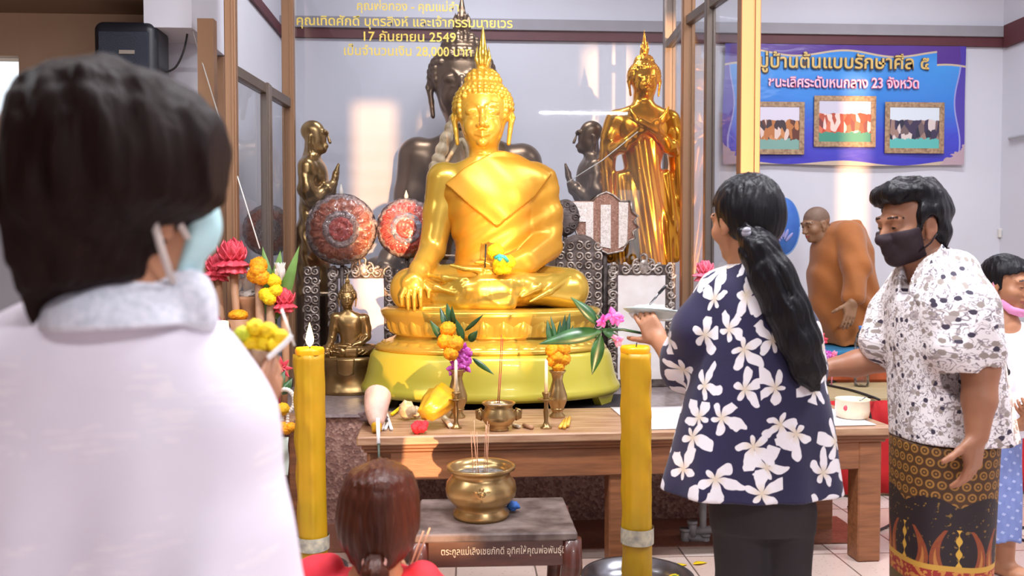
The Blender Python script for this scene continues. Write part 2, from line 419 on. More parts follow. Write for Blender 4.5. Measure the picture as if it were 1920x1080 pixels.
SKIN = mat('warm_skin', (176, 122, 90), 0.5, var=0.12, vscale=14, sss=0.06)
SKIN_D = mat('brown_skin', (160, 108, 80), 0.5, var=0.12, vscale=14, sss=0.05)
SKIN_M = mat('tanned_skin', (146, 108, 80), 0.5, var=0.12, vscale=14)
EYE = mat('dark_eye', (48, 34, 30), 0.2, var=0.05)
LIP = mat('lip_skin', (150, 82, 74), 0.45, var=0.05)
def hairmat(name, rgb, rgb2, rough=0.32, spec=0.22):
    t = NT(name); v = t.mapv(t.obj(), (60, 60, 6)); nz = t.noise(2.2, 4, v)
    t.set(col=t.mix(nz.outputs[0], srgb(*rgb), srgb(*rgb2)), rough=rough, spec=spec); t.bump(nz.outputs[0], 0.5, 0.006); return t.m
HAIR_BR = hairmat('dark_brown_hair', (16, 7, 6), (34, 17, 14), 0.6, 0.1)
HAIR_BK = hairmat('black_hair', (8, 7, 10), (20, 18, 24), 0.4)
HAIR_RED = hairmat('reddish_brown_hair', (40, 16, 10), (84, 40, 24), 0.32)
STUBBLE = mat('shaved_scalp', (118, 92, 76), 0.6, var=0.15, vscale=60)
ROBE_M = mat('saffron_robe_cloth', (158, 92, 36), 0.8, var=0.14, vscale=7, bump=0.12, bscale=140, sheen=0.2)
RED_CLOTH = mat('red_cloth', (186, 22, 28), 0.8, var=0.2, vscale=5, bump=0.1)
RED_SHIRT = mat('red_shirt', (214, 40, 56), 0.8, var=0.12, vscale=20, bump=0.1)
WHITE_CLOTH = mat('white_cloth', (232, 230, 240), 0.8, var=0.05, vscale=4, bump=0.08)
PAPER = mat('white_paper', (240, 238, 236), 0.6, var=0.03)
BLACK_PL = mat('black_plastic', (26, 28, 36), 0.4, var=0.1)
DARK_MAT = mat('dark_mat', (48, 40, 46), 0.7, var=0.2)
BLUE_MASK = mat('pale_blue_mask', (178, 214, 218), 0.7, var=0.05, vscale=50, bump=0.1)
WHITE_EL = mat('white_elastic', (216, 206, 200), 0.7)
BLACK_MASK = mat('black_mask', (44, 26, 34), 0.75, var=0.1, vscale=60, bump=0.08)
PINK_MASK = mat('pink_mask', (232, 150, 200), 0.7, var=0.05)
TROUSERS = mat('black_trousers', (34, 26, 30), 0.8, var=0.2, vscale=6, bump=0.1)
WAX = mat('yellow_wax', (206, 154, 22), 0.45, rgb2=(186, 146, 14), vscale=5, sss=0.15, bump=0.06, bscale=20)
WAX_O = mat('pooled_wax', (250, 176, 20), 0.3, sss=0.2, var=0.1)
LABELP = mat('candle_label_paper', (206, 196, 170), 0.6, rgb2=(150, 146, 138), vscale=30)
WHITE_WAX = mat('white_candle_wax', (240, 226, 200), 0.4, var=0.05)
MARI = mat('marigold_petals', (250, 176, 10), 0.7, rgb2=(226, 130, 0), vscale=60, bump=0.4, bscale=120)
MARI_Y = mat('yellow_petals', (250, 218, 20), 0.7, rgb2=(226, 180, 6), vscale=60, bump=0.4, bscale=120)
ORCHID = mat('purple_orchid', (176, 30, 150), 0.5, rgb2=(220, 120, 210), vscale=40)
PINK = mat('pink_petals', (238, 100, 160), 0.5, rgb2=(250, 160, 190), vscale=30)
GINGER = mat('torch_ginger_red', (226, 84, 100), 0.45, rgb2=(206, 56, 76), vscale=25)
LEAF = mat('green_leaf', (44, 92, 46), 0.35, rgb2=(26, 62, 32), vscale=16, spec=0.6)
LEAF_L = mat('bright_leaf', (110, 150, 70), 0.45, var=0.25, vscale=14)
STEM = mat('pale_brown_stem', (176, 130, 96), 0.6, var=0.2)
PORC = mat('white_porcelain', (214, 210, 204), 0.25, var=0.06, coat=0.3)
REDWOOD = mat('incense_red', (150, 40, 44), 0.6)
INCENSE = mat('incense_tan', (206, 150, 116), 0.7, var=0.15, vscale=40)
STRING = mat('white_string', (236, 232, 226), 0.8)
PVC = mat('grey_pvc', (134, 132, 134), 0.4, var=0.06)
STEEL = mat('tray_steel', (150, 150, 156), 0.25, 0.9, var=0.12, vscale=6)
CABLE = mat('black_cable', (30, 26, 28), 0.5)
BLUE_T = mat('blue_tissue', (60, 110, 190), 0.7, var=0.2, vscale=30)
KRAFT = mat('brown_wrapping_paper', (176, 136, 106), 0.7, var=0.2, vscale=14, bump=0.2, bscale=30)
PINKPAPER = mat('pale_pink_wrap', (222, 182, 166), 0.55, var=0.2, vscale=18, bump=0.2)
ORANGEWRAP = mat('yellow_wrapper', (230, 170, 30), 0.3, rgb2=(190, 150, 40), vscale=18, bump=0.3, bscale=30)
CREAM = mat('cream_carved_horn', (214, 200, 170), 0.4, rgb2=(140, 124, 100), vscale=14, bump=0.1)
CONDUIT = mat('grey_conduit', (186, 186, 192), 0.5, var=0.05)
BLUEMAT = mat('blue_cushion_cloth', (34, 110, 150), 0.8, var=0.2, vscale=24)
ORANGEMAT = mat('orange_mat', (176, 84, 44), 0.8, var=0.2, vscale=20)
TANFLOOR = mat('tan_board', (178, 160, 120), 0.45, var=0.15, vscale=4, vec_scale=(1, 5, 1))
PURPLE_BAG = mat('grey_purple_bag', (150, 128, 134), 0.4, var=0.3, vscale=12, bump=0.3, bscale=18)
ENAMEL = mat('cream_enamel', (240, 222, 190), 0.25, var=0.06, coat=0.4)
def glassmat(name, k):
    t = NT(name); g = t.n('ShaderNodeBsdfGlossy'); g.inputs['Roughness'].default_value = 0.02; tr = t.n('ShaderNodeBsdfTransparent'); tr.inputs[0].default_value = (0.95, 0.96, 0.97, 1)
    fr = t.n('ShaderNodeFresnel'); fr.inputs[0].default_value = 1.45; mx = t.n('ShaderNodeMixShader'); t.put(mx.inputs[0], t.math('MULTIPLY', fr.outputs[0], k, clamp=True)); t.put(mx.inputs[1], tr); t.put(mx.inputs[2], g)
    t.t.links.new(mx.outputs[0], t.out.inputs[0]); return t.m
GLASSP = glassmat('window_glass_pane', 1.6); GLASSW = glassmat('side_glass_pane', 0.35)
def film(name, tint, amount):
    t = NT(name); g = t.n('ShaderNodeBsdfGlossy'); g.inputs['Roughness'].default_value = 0.08; tr = t.n('ShaderNodeBsdfTransparent'); tr.inputs[0].default_value = tint
    b = t.n('ShaderNodeBump'); b.inputs['Strength'].default_value = 0.9; b.inputs['Distance'].default_value = 0.02; t.put(b.inputs['Height'], t.noise(16, 3, t.obj(), 1.5).outputs[0]); t.t.links.new(b.outputs[0], g.inputs['Normal'])
    f = t.n('ShaderNodeFresnel'); f.inputs[0].default_value = 1.5; t.t.links.new(b.outputs[0], f.inputs['Normal'])
    m = t.n('ShaderNodeMixShader'); t.put(m.inputs[0], t.math('MULTIPLY', f.outputs[0], amount, clamp=True)); t.put(m.inputs[1], tr); t.put(m.inputs[2], g); t.t.links.new(m.outputs[0], t.out.inputs[0]); return t.m
FILM = film('clear_plastic_wrap', (0.94, 0.94, 0.95, 1), 2.2)
FLAME = NT('candle_flame'); FLAME.set(col=(0, 0, 0, 1), ecol=(1.0, 0.62, 0.2, 1), estr=26.0); FLAME = FLAME.m
TEXT_GOLD = mat('gold_lettering', (232, 206, 92), 0.4, 0.2, var=0.1)
TEXT_WHITE = mat('white_lettering', (236, 214, 190), 0.5)
# granite chip facing and terrazzo floor
def _granite():
    t = NT('red_granite_chips'); v = t.obj(); vo = t.n('ShaderNodeTexVoronoi'); vo.inputs['Scale'].default_value = 70; t.put(vo.inputs['Vector'], v)
    n2 = t.noise(5, 3, v); c = t.ramp(t.sep(vo.outputs['Color'])[0], [(0.0, srgb(116, 84, 78)), (0.5, srgb(150, 112, 100)), (1.0, srgb(186, 150, 134))])
    t.set(col=t.mix(t.math('MULTIPLY', n2.outputs[0], 0.5), c, srgb(124, 88, 80)), rough=0.6); t.bump(vo.outputs['Distance'], 0.35, 0.01); return t.m
GRANITE = _granite()
GRANITE_TOP = mat('grey_granite_top', (160, 146, 146), 0.3, rgb2=(128, 114, 116), vscale=40, coat=0.2)
def _floor():
    t = NT('terrazzo_tiles'); v = t.obj(); br = t.n('ShaderNodeTexBrick'); br.offset = 0.0; br.squash = 1.0
    br.inputs['Scale'].default_value = 1.0; br.inputs['Mortar Size'].default_value = 0.004; br.inputs['Brick Width'].default_value = 0.34; br.inputs['Row Height'].default_value = 0.34
    br.inputs['Color1'].default_value = srgb(206, 192, 184); br.inputs['Color2'].default_value = srgb(190, 160, 146); br.inputs['Mortar'].default_value = srgb(110, 92, 84)
    t.put(br.inputs['Vector'], t.mapv(v, loc=(0.12, 0.01, 0)))
    vo = t.n('ShaderNodeTexVoronoi'); vo.inputs['Scale'].default_value = 45; t.put(vo.inputs['Vector'], v)
    sp = t.math('LESS_THAN', vo.outputs['Distance'], 0.18); t.set(col=t.mix(t.math('MULTIPLY', sp, 0.5), br.outputs[0], srgb(130, 110, 104)), rough=0.28); return t.m
FLOORM = _floor()
BROWN_TILE = mat('brown_granite_tile', (132, 84, 64), 0.3, rgb2=(108, 66, 52), vscale=60)
# ---- printed cloths (pattern follows the cloth's own uv, in metres)
def _flower_cloth():
    t = NT('navy_white_flower_print'); uv = t.uv(); base = srgb(26, 18, 64); whitec = srgb(222, 216, 220); out = None
    col = t.mix(t.noise(3, 2).outputs[0], base, srgb(20, 12, 50))
    for (sc, off, R, seed) in ((8.0, (0.13, 0.37, 0), 0.56, 0.0), (6.6, (3.71, 1.93, 0), 0.46, 2.0)):
        p = t.mapv(uv, (sc, sc, 1), loc=off); vo = t.n('ShaderNodeTexVoronoi', voronoi_dimensions='2D'); vo.inputs['Scale'].default_value = 1.0; vo.inputs['Randomness'].default_value = 0.55; t.put(vo.inputs['Vector'], p)
        px, py, _ = t.sep(p); qx, qy, _ = t.sep(vo.outputs['Position']); dx = t.math('SUBTRACT', px, qx); dy = t.math('SUBTRACT', py, qy)
        rnd = t.sep(vo.outputs['Color']); r = t.math('SQRT', t.math('ADD', t.math('MULTIPLY', dx, dx), t.math('MULTIPLY', dy, dy)))
        a = t.math('ADD', t.math('ARCTAN2', dy, dx), t.math('MULTIPLY', rnd[0], 6.28))
        nn = t.math('MULTIPLY', t.math('SUBTRACT', t.noise(2.2, 2, p).outputs[0], 0.5), 1.2)
        pet = t.math('POWER', t.math('ABSOLUTE', t.math('COSINE', t.math('MULTIPLY', t.math('ADD', a, nn), 2.5))), 0.95)
        irr = t.math('ADD', 0.78, t.math('MULTIPLY', t.math('SINE', t.math('ADD', a, t.math('MULTIPLY', rnd[1], 9))), 0.34))
        rad = t.math('MULTIPLY', t.math('MULTIPLY', pet, irr), R)
        mask = t.math('MULTIPLY', t.math('LESS_THAN', r, rad), t.math('GREATER_THAN', rnd[2], 0.06 if seed == 0 else 0.22))
        shade = t.mix(t.math('MULTIPLY', r, 5.0, clamp=True), srgb(206, 186, 160), whitec)
        col = t.mix(mask, col, shade)
    t.set(col=col, rough=0.8, sheen=0.15); t.bump(t.noise(90, 2).outputs[0], 0.06); return t.m
NAVY_PRINT = _flower_cloth()
def _small_print():
    t = NT('white_grey_flower_print'); uv = t.uv(); col = srgb(232, 226, 228)
    n1 = t.noise(40, 1.5, uv, 1.6).outputs[0]; n2 = t.noise(30, 2, t.mapv(uv, loc=(4, 9, 0)), 0.8).outputs[0]; w_ = t.noise(44, 3, uv, 0.6).outputs[0]
    col = t.mix(t.math('GREATER_THAN', n2, 0.60), col, srgb(176, 164, 162))
    col = t.mix(t.math('LESS_THAN', t.math('ABSOLUTE', t.math('SUBTRACT', n1, 0.5)), 0.026), col, srgb(134, 124, 132))
    vp = t.n('ShaderNodeTexVoronoi', voronoi_dimensions='2D'); vp.inputs['Scale'].default_value = 1.0; t.put(vp.inputs['Vector'], t.mapv(uv, (44, 44, 1), loc=(3, 7, 0))); rr = t.sep(vp.outputs['Color'])
    col = t.mix(t.math('MULTIPLY', t.math('LESS_THAN', vp.outputs['Distance'], t.math('MULTIPLY', w_, 0.66)), t.math('GREATER_THAN', rr[0], 0.74)), col, srgb(150, 138, 132))
    col = t.mix(t.math('MULTIPLY', t.math('LESS_THAN', vp.outputs['Distance'], t.math('MULTIPLY', w_, 0.62)), t.math('LESS_THAN', rr[0], 0.14)), col, srgb(58, 50, 68))
    t.set(col=col, rough=0.75); t.bump(t.noise(100, 2).outputs[0], 0.05); return t.m
WHITE_PRINT = _small_print()
def _sarong():
    t = NT('brown_gold_sarong_print'); uv = t.uv(); u, v, _ = t.sep(uv)          # v = height above floor
    g = t.mapv(uv, (31, 31, 1)); gx, gy, _ = t.sep(g); row = t.math('FLOOR', gy); gx2 = t.math('ADD', gx, t.math('MULTIPLY', row, 0.5))
    fx = t.math('SUBTRACT', t.math('FRACT', gx2), 0.5); fy = t.math('SUBTRACT', t.math('FRACT', gy), 0.5); r = t.math('SQRT', t.math('ADD', t.math('MULTIPLY', fx, fx), t.math('MULTIPLY', fy, fy)))
    ring = t.math('MULTIPLY', t.math('GREATER_THAN', r, 0.24), t.math('LESS_THAN', r, 0.4)); dot = t.math('LESS_THAN', r, 0.1)
    top = t.mix(t.math('MAXIMUM', ring, dot), srgb(70, 42, 16), srgb(150, 106, 46))
    # dark band with paisley drops
    h = t.mapv(uv, (6.2, 6.2, 1), loc=(0.2, 0.35, 0)); hx, hy, _ = t.sep(h); ax = t.math('SUBTRACT', t.math('FRACT', hx), 0.5); ay = t.math('SUBTRACT', hy, 3.15)
    bend = t.math('MULTIPLY', t.math('MULTIPLY', ay, ay), 0.8); w_ = t.math('SUBTRACT', t.math('ABSOLUTE', ax), t.math('ADD', 0.1, bend))
    d = t.math('ADD', t.math('ABSOLUTE', w_), t.math('MULTIPLY', t.math('ADD', ay, 0.35), 0.12)); drop = t.math('MULTIPLY', t.math('LESS_THAN', d, 0.13), t.math('LESS_THAN', t.math('ABSOLUTE', ay), 0.48)); inn = t.math('MULTIPLY', t.math('LESS_THAN', d, 0.06), drop)
    ww = t.noise(60, 3, uv).outputs[0]
    dark = t.mix(drop, t.mix(t.math('GREATER_THAN', ww, 0.64), srgb(30, 16, 24), srgb(120, 90, 40)), t.mix(ww, srgb(120, 34, 30), srgb(150, 84, 36)))
    dark = t.mix(inn, dark, srgb(180, 116, 56))
    stem = t.math('MULTIPLY', t.math('LESS_THAN', t.math('ABSOLUTE', t.math('SUBTRACT', t.math('ABSOLUTE', ax), 0.5)), t.math('MULTIPLY', t.math('ADD', t.math('SINE', t.math('MULTIPLY', hy, 26)), 1.2), 0.025)), t.math('LESS_THAN', t.math('ABSOLUTE', ay), 0.5))
    dark = t.mix(stem, dark, srgb(206, 160, 60))
    edge = t.math('ADD', 0.595, t.math('MULTIPLY', t.math('ABSOLUTE', t.math('SINE', t.math('MULTIPLY', hx, PI))), 0.03))
    col = t.mix(t.math('GREATER_THAN', v, edge), dark, top)
    low = t.mix(t.math('GREATER_THAN', ww, 0.52), srgb(150, 40, 34), srgb(196, 130, 60)); low = t.mix(t.math('LESS_THAN', v, 0.36), low, srgb(96, 72, 30))
    col = t.mix(t.math('LESS_THAN', v, 0.415), col, low); col = t.mix(t.math('LESS_THAN', t.math('ABSOLUTE', t.math('SUBTRACT', v, 0.415)), 0.008), col, srgb(196, 150, 60))
    t.set(col=col, rough=0.6); t.bump(t.noise(120, 2).outputs[0], 0.05); return t.m
SARONG = _sarong()
def _blouse():
    t = NT('white_embroidered_blouse'); uv = t.uv(); n1 = t.noise(9, 3, uv); st = t.noise(1.0, 3, t.mapv(uv, (26, 210, 1))); pt = t.noise(15, 2, uv)
    sp = t.math('MULTIPLY', t.math('GREATER_THAN', st.outputs[0], 0.54), t.math('GREATER_THAN', pt.outputs[0], 0.55))
    t.set(col=t.mix(t.math('MULTIPLY', sp, 0.4), t.mix(n1.outputs[0], srgb(204, 194, 206), srgb(226, 218, 228)), srgb(236, 226, 226)), rough=0.85); t.bump(t.math('ADD', sp, t.math('MULTIPLY', n1.outputs[0], 1.5)), 0.25, 0.004); return t.m
BLOUSE = _blouse()
LACE = mat('white_lace_collar', (218, 216, 226), 0.85, rgb2=(192, 194, 204), vscale=120, bump=0.25, bscale=220)
def _blueskirt():
    t = NT('blue_dotted_cloth'); uv = t.uv(); p = t.mapv(uv, (26, 30, 1), rot=(0, 0, 0.5)); x, y, _ = t.sep(p)
    d = t.math('MULTIPLY', t.math('GREATER_THAN', t.math('SINE', t.math('MULTIPLY', x, 6.28)), 0.5), t.math('GREATER_THAN', t.math('SINE', t.math('MULTIPLY', y, 6.28)), 0.6))
    t.set(col=t.mix(d, t.mix(t.noise(9, 2).outputs[0], srgb(96, 112, 168), srgb(130, 144, 196)), srgb(160, 170, 210)), rough=0.8); return t.m
BLUESKIRT = _blueskirt()
# ------------------------------------------------------------------ the setting
def boxg(lo, hi, bev=0.0): lo = np.array(lo, float); hi = np.array(hi, float); return MB().box((lo+hi)/2, hi-lo, bev=bev).geo()
def sbox(name, lo, hi, m, parent=None, label=None, bev=0.0): return struct(name, boxg(lo, hi, bev), m, parent, label=label)
YB = 6.85
sbox('floor', (-4.6, -3.6, -0.1), (6.1, 7.0, 0.0), FLOORM)
sbox('trim_1', (-1.3, 3.86, 0.0), (1.9, 4.27, 0.006), BROWN_TILE, label='brown granite strip along the foot of the altar platform')
sbox('ceiling', (-1.71, -3.6, 4.2), (6.1, 7.0, 4.3), W_WHITE)
sbox('wall_back', (-1.6, YB, 0), (6.1, YB+0.15, 4.2), W_WHITE)
sbox('trim_2', (-1.46, YB-0.03, 3.075), (4.4, YB, 3.15), MAROON, label='maroon stripe running along the back wall')
sbox('trim_3', (-1.46, YB-0.05, 3.15), (4.4, YB, 3.235), GREYBAND, label='grey ledge above the maroon stripe on the back wall')
sbox('wall_left', (-1.71, 5.3, 0), (-1.46, YB, 4.2), W_WHITE)
sbox('trim_4', (-1.46, 5.3, 3.075), (-1.435, YB-0.03, 3.15), MAROON, label='maroon stripe on the left wall inside the shrine')
sbox('beam_left', (-1.71, 4.66, 2.56), (-1.46, 5.3, 4.2), W_WHITE)
sbox('soffit_left', (-4.6, -3.6, 2.72), (-1.71, 5.0, 4.3), W_BROWN)
sbox('column_left', (-1.71, 5.0, 0), (-1.53, 5.3, 2.72), W_WHITE)
sbox('wall_left_front', (-2.53, 5.0, 0), (-1.71, 5.15, 2.72), W_TAN)
sbox('wall_left_upper', (-4.6, 5.0, 2.48), (-2.53, 5.15, 2.72), W_TAN)
sbox('wall_left_lower', (-4.6, 5.0, 0), (-2.53, 5.15, 2.05), GREYBAND)
wn = sbox('window_1', (-4.6, 5.02, 2.05), (-2.53, 5.10, 2.09), ALU_D)
struct('window_pane', boxg((-4.6, 5.05, 2.09), (-2.53, 5.056, 2.48)), GLASSP, wn)
struct('window_mullion', boxg((-3.3, 5.03, 2.09), (-3.26, 5.08, 2.48)), ALU_D, wn)
sbox('wall_left_side', (-4.7, -3.6, 0), (-4.6, 5.15, 2.72), W_TAN)
sbox('wall_right', (4.4, 2.5, 0), (4.55, YB, 4.2), W_WHITE)
sbox('wall_right_return', (4.4, 2.4, 0), (6.1, 2.5, 4.2), W_WHITE)  # unseen jog, added so the far sun strip clears the right wall
sbox('wall_right_rear', (6.0, -3.6, 0), (6.1, 2.4, 4.2), W_WHITE)
sbox('trim_5', (4.37, 2.5, 3.06), (4.4, YB-0.05, 3.24), MAROON, label='maroon stripe turning onto the right wall')
# rear wall behind the viewer with unseen slits added to shape the sun strips
holes = [(0.655, 1.0, 0.0, 2.05), (1.2, 1.5, 0.42, 1.95), (2.5, 2.86, 0.5, 2.5), (4.6, 4.82, 0.4, 2.3)]
mbr = MB(); x0 = -4.6
for (a, b, z0, z1) in holes:
    mbr.box(((x0+a)/2, -3.55, 2.1), (a-x0, 0.1, 4.2))
    if z0 > 0: mbr.box(((a+b)/2, -3.55, z0/2), (b-a, 0.1, z0))
    mbr.box(((a+b)/2, -3.55, (z1+4.2)/2), (b-a, 0.1, 4.2-z1)); x0 = b
mbr.box(((x0+6.1)/2, -3.55, 2.1), (6.1-x0, 0.1, 4.2)); struct('wall_rear', mbr.geo(), W_WHITE)
# the altar platform and the dais
sbox('platform_facing', (-3.0, 4.27, 0), (1.78, YB, 0.545), GRANITE)
sbox('platform_top', (-3.0, 4.25, 0.545), (1.78, YB, 0.56), GRANITE_TOP)
dz = 0.55
sbox('dais_floor', (1.78, 4.66, 0), (4.4, YB, dz), TANFLOOR)
def skirt_fn(u, v): x = 1.8+u*2.58; return (x, 4.645-0.012*math.sin(x*48)-0.008*math.sin(x*23+1)-0.02*v, dz-0.012-v*(dz-0.03))
single('dais_skirt', 'red cloth skirt hung along the front of the monks\' dais', 'skirt', MB().sheet(skirt_fn, 130, 4, 0.006).geo(), RED_CLOTH)
# left doorway frame of brown metal
sbox('door_1', (-1.53, 5.26, 0.0), (-1.462, 5.30, 2.55), ALU)
sbox('door_post', (-1.42, 4.62, 0.56), (-1.335, 4.68, 2.6), ALU, label='brown metal post beside the left glass wall')

# ------------------------------------------------------------------ glass shrine case
XL, XR, YF, ZP = -1.075, 1.364, 5.25, 0.56
case = thing('glass_case', 'large bronze-framed glass shrine case holding the older statues', 'display case', ((XL+XR)/2, YF, ZP))
def post(x, y, w_=0.075, d_=0.06, z1=4.18, m=ALU, z0=ZP):
    part(case, 'post', MB().box((x, y, (z0+z1)/2), (w_, d_, z1-z0), bev=0.004).box((x+w_*0.28, y-d_/2-0.004, (z0+z1)/2), (w_*0.18, 0.012, z1-z0)).geo(), m)
nl = (-1.17, 4.34); nr = (1.47, 4.42)
post(XL, YF, 0.07); post(XR, YF, 0.075); post(nl[0], nl[1], 0.055, 0.05); post(nr[0], nr[1], 0.105, 0.07)
post(-1.11, 4.82, 0.05, 0.07, 2.3, ALU_D); post(1.40, 4.9, 0.055, 0.05, 4.18, ALU_D); post(1.385, 5.83, 0.08, 0.06, 4.18, ALU_D)
def rail(a, b, h=0.055, w_=0.05, m=ALU_D):
    a = np.array(a); b = np.array(b); R = frame(b-a); part(case, 'rail', MB().box((a+b)/2, (w_, h, np.linalg.norm(b-a)), R=R, bev=0.003).geo(), m)
rail((nl[0], nl[1], 2.27), (XL, YF, 2.27)); rail((XR, YF, 2.8), (1.385, 5.83, 2.8)); rail((nr[0], nr[1], 2.8), (XR, YF, 2.8))
rail((XL, YF, 0.59), (XR, YF, 0.59), m=ALU); rail((nl[0], nl[1], 0.59), (XL, YF, 0.59)); rail((nr[0], nr[1], 0.59), (XR, YF, 0.59))
def pane(a, b, z0, z1, m=GLASSW):
    a = np.array(a, float); b = np.array(b, float); d = unit(np.array([b[0]-a[0], b[1]-a[1], 0])); nrm = np.array([-d[1], d[0], 0])*0.003
    P = [np.array([a[0], a[1], z0]), np.array([b[0], b[1], z0]), np.array([b[0], b[1], z1]), np.array([a[0], a[1], z1])]
    V = [p-nrm for p in P]+[p+nrm for p in P]
    part(case, 'glass_pane', (np.array(V), [(0, 1, 2, 3), (7, 6, 5, 4), (0, 4, 5, 1), (1, 5, 6, 2), (2, 6, 7, 3), (3, 7, 4, 0)]), m, smooth=False)
pane((XL+0.03, YF), (XR-0.03, YF), 0.62, 4.15, GLASSP); pane((nl[0], nl[1]+0.03), (XL, YF-0.03), 0.62, 2.24); pane((nr[0], nr[1]+0.03), (XR, YF-0.03), 0.62, 2.77); pane((XR, YF+0.04), (1.385, 5.79), 0.62, 2.77)
def text(parent, body, P, size, m, R=None, align='CENTER', ext=0.002, sx=1.0, offset=0.0, name='lettering', space=1.0):
    c = bpy.data.curves.new(name, 'FONT'); c.body = body; c.size = size; c.extrude = ext; c.align_x = align; c.align_y = 'CENTER'; c.offset = offset; c.space_character = space
    tmp = bpy.data.objects.new('tmp_lettering', c); COL.objects.link(tmp); bpy.context.view_layer.update()
    me = bpy.data.meshes.new_from_object(tmp.evaluated_get(bpy.context.evaluated_depsgraph_get())); bpy.data.objects.remove(tmp); bpy.data.curves.remove(c)
    me.name = name; me.materials.clear(); me.materials.append(m)
    o = bpy.data.objects.new(name, me); COL.objects.link(o); b = base_of(parent); M = Matrix.Identity(4)
    Rm = rotx(PI/2) if R is None else np.asarray(R) @ rotx(PI/2)
    for i in range(3):
        for j in range(3): M[i][j] = Rm[i, j]*(sx if j == 0 else 1)
        M[i][3] = float(P[i]-b[i])
    o.parent = parent; o.matrix_basis = M
    return o
def split_words(o, gap):                 # each word of a line is a part of its own
    me = o.data; n = len(me.vertices); par = list(range(n))
    def find(i):
        while par[i] != i: par[i] = par[par[i]]; i = par[i]
        return i
    for e in me.edges: a, b = find(e.vertices[0]), find(e.vertices[1]); par[a] = b
    ext = {}
    for i, v in enumerate(me.vertices): r = find(i); lo, hi = ext.get(r, (9, -9)); ext[r] = (min(lo, v.co.x), max(hi, v.co.x))
    word = {}; w_ = 0; end = None
    for r, (lo, hi) in sorted(ext.items(), key=lambda t: t[1]):
        if end is not None and lo-end > gap: w_ += 1
        end = hi if end is None else max(end, hi); word[r] = w_
    if w_ == 0: return
    V = np.array([v.co for v in me.vertices]); m = me.materials[0]; F_ = [tuple(p.vertices) for p in me.polygons]; M = o.matrix_basis.copy(); pr = o.parent
    for k in range(w_+1):
        idx = [i for i in range(n) if word[find(i)] == k]; mp = {j: q for q, j in enumerate(idx)}; nm = mesh_np('lettering', V[idx], [[mp[j] for j in f] for f in F_ if f[0] in mp], m, False)
        q = bpy.data.objects.new('lettering', nm); COL.objects.link(q); q.parent = pr; q.matrix_basis = M
    bpy.data.objects.remove(o)
def letter_row(y, body, x0, x1, hpx, m=TEXT_GOLD):
    Pc = atY((x0+x1)/2, y, YF-0.006); s = F_PX/5.27
    o = text(case, body, Pc, 0.1, m, ext=0.0008, offset=0.0012); w_ = max(v.co.x for v in o.data.vertices)-min(v.co.x for v in o.data.vertices)
    h_ = hpx/s/0.06; k = (x1-x0)/s/max(w_, 1e-6)
    o.matrix_basis = o.matrix_basis @ Matrix.Diagonal((k, h_*0.95, 1, 1)); split_words(o, 0.018)
letter_row(13, 'คุณพ่อทอง - คุณแม่ลำ', 672, 858, 14)
letter_row(42, 'คุณเทิดศักดิ์ บุตรสิงห์ และเจ้ากรรมนายเวร', 562, 957, 15)
letter_row(70, '17 กันยายน 2549', 682, 851, 15)
letter_row(97, 'เป็นจำนวนเงิน 28,000 บาท', 648, 882, 15)

# ------------------------------------------------------------------ altar table, cloths
ZT = 0.60; TR = math.radians(2.5); TC = np.array([0.0, 0.0, 0.0]); A0 = atZ(668, 820, ZT); A0[2] = 0
def tb(x, y, z): return A0+rotz(TR) @ np.array([x, y, 0])+np.array([0, 0, z])
TL = np.linalg.norm((atZ(1672, 798, ZT)-atZ(668, 820, ZT))[:2]); TD = 0.60
tab = thing('altar_table', 'long brown wooden altar table with worn top and stout square legs', 'table', A0)
Rz = rotz(TR)
def tbox(mb, lo, hi, bev=0.004): lo = np.array(lo, float); hi = np.array(hi, float); c = (lo+hi)/2; return mb.box(tb(c[0], c[1], c[2]), hi-lo, R=Rz, bev=bev)
part(tab, 'tabletop', tbox(MB(), (0, 0, 0.562), (TL, TD, 0.60), 0.006).geo(), WOOD_TOP)
part(tab, 'moulding', tbox(tbox(MB(), (0.02, 0.012, 0.545), (TL-0.02, TD-0.02, 0.562)), (0.03, 0.02, 0.53), (TL-0.03, TD-0.03, 0.546)).geo(), WOOD)
part(tab, 'apron', tbox(tbox(tbox(MB(), (0.05, 0.03, 0.41), (TL-0.05, 0.055, 0.53)), (TL-0.075, 0.055, 0.41), (TL-0.05, TD-0.05, 0.53)), (0.05, 0.055, 0.41), (0.075, TD-0.05, 0.53)).geo(), WOOD)
for (x, y) in ((0.04, 0.03), (TL-0.15, 0.025), (0.04, TD-0.13), (TL-0.15, TD-0.13), (1.06, 0.04)):
    part(tab, 'leg', tbox(MB(), (x, y, 0), (x+0.105, y+0.10, 0.53), 0.006).geo(), WOOD)
def cloth(name, label, x0, x1, y0, y1, z):
    def fn(u, v): x = x0+(x1-x0)*u; y = y0+(y1-y0)*v; return tb(x, y, z+0.004+0.002*math.sin(9*x+3*y)*math.sin(7*y))
    return single(name, label, 'cloth', MB().sheet(fn, 24, 8, 0.003).geo(), WHITE_CLOTH)
cloth('table_cloth', 'white cloth spread over the right half of the altar table', 1.18, TL-0.07, 0.03, TD-0.02, ZT)
sbox('trim_6', tuple(atZ(745, 762, ZP)*[1, 0, 0]+[0, 4.30, ZP]), (0.9, 4.75, ZP+0.012), DARK_MAT, label='dark mat under the gold statue')

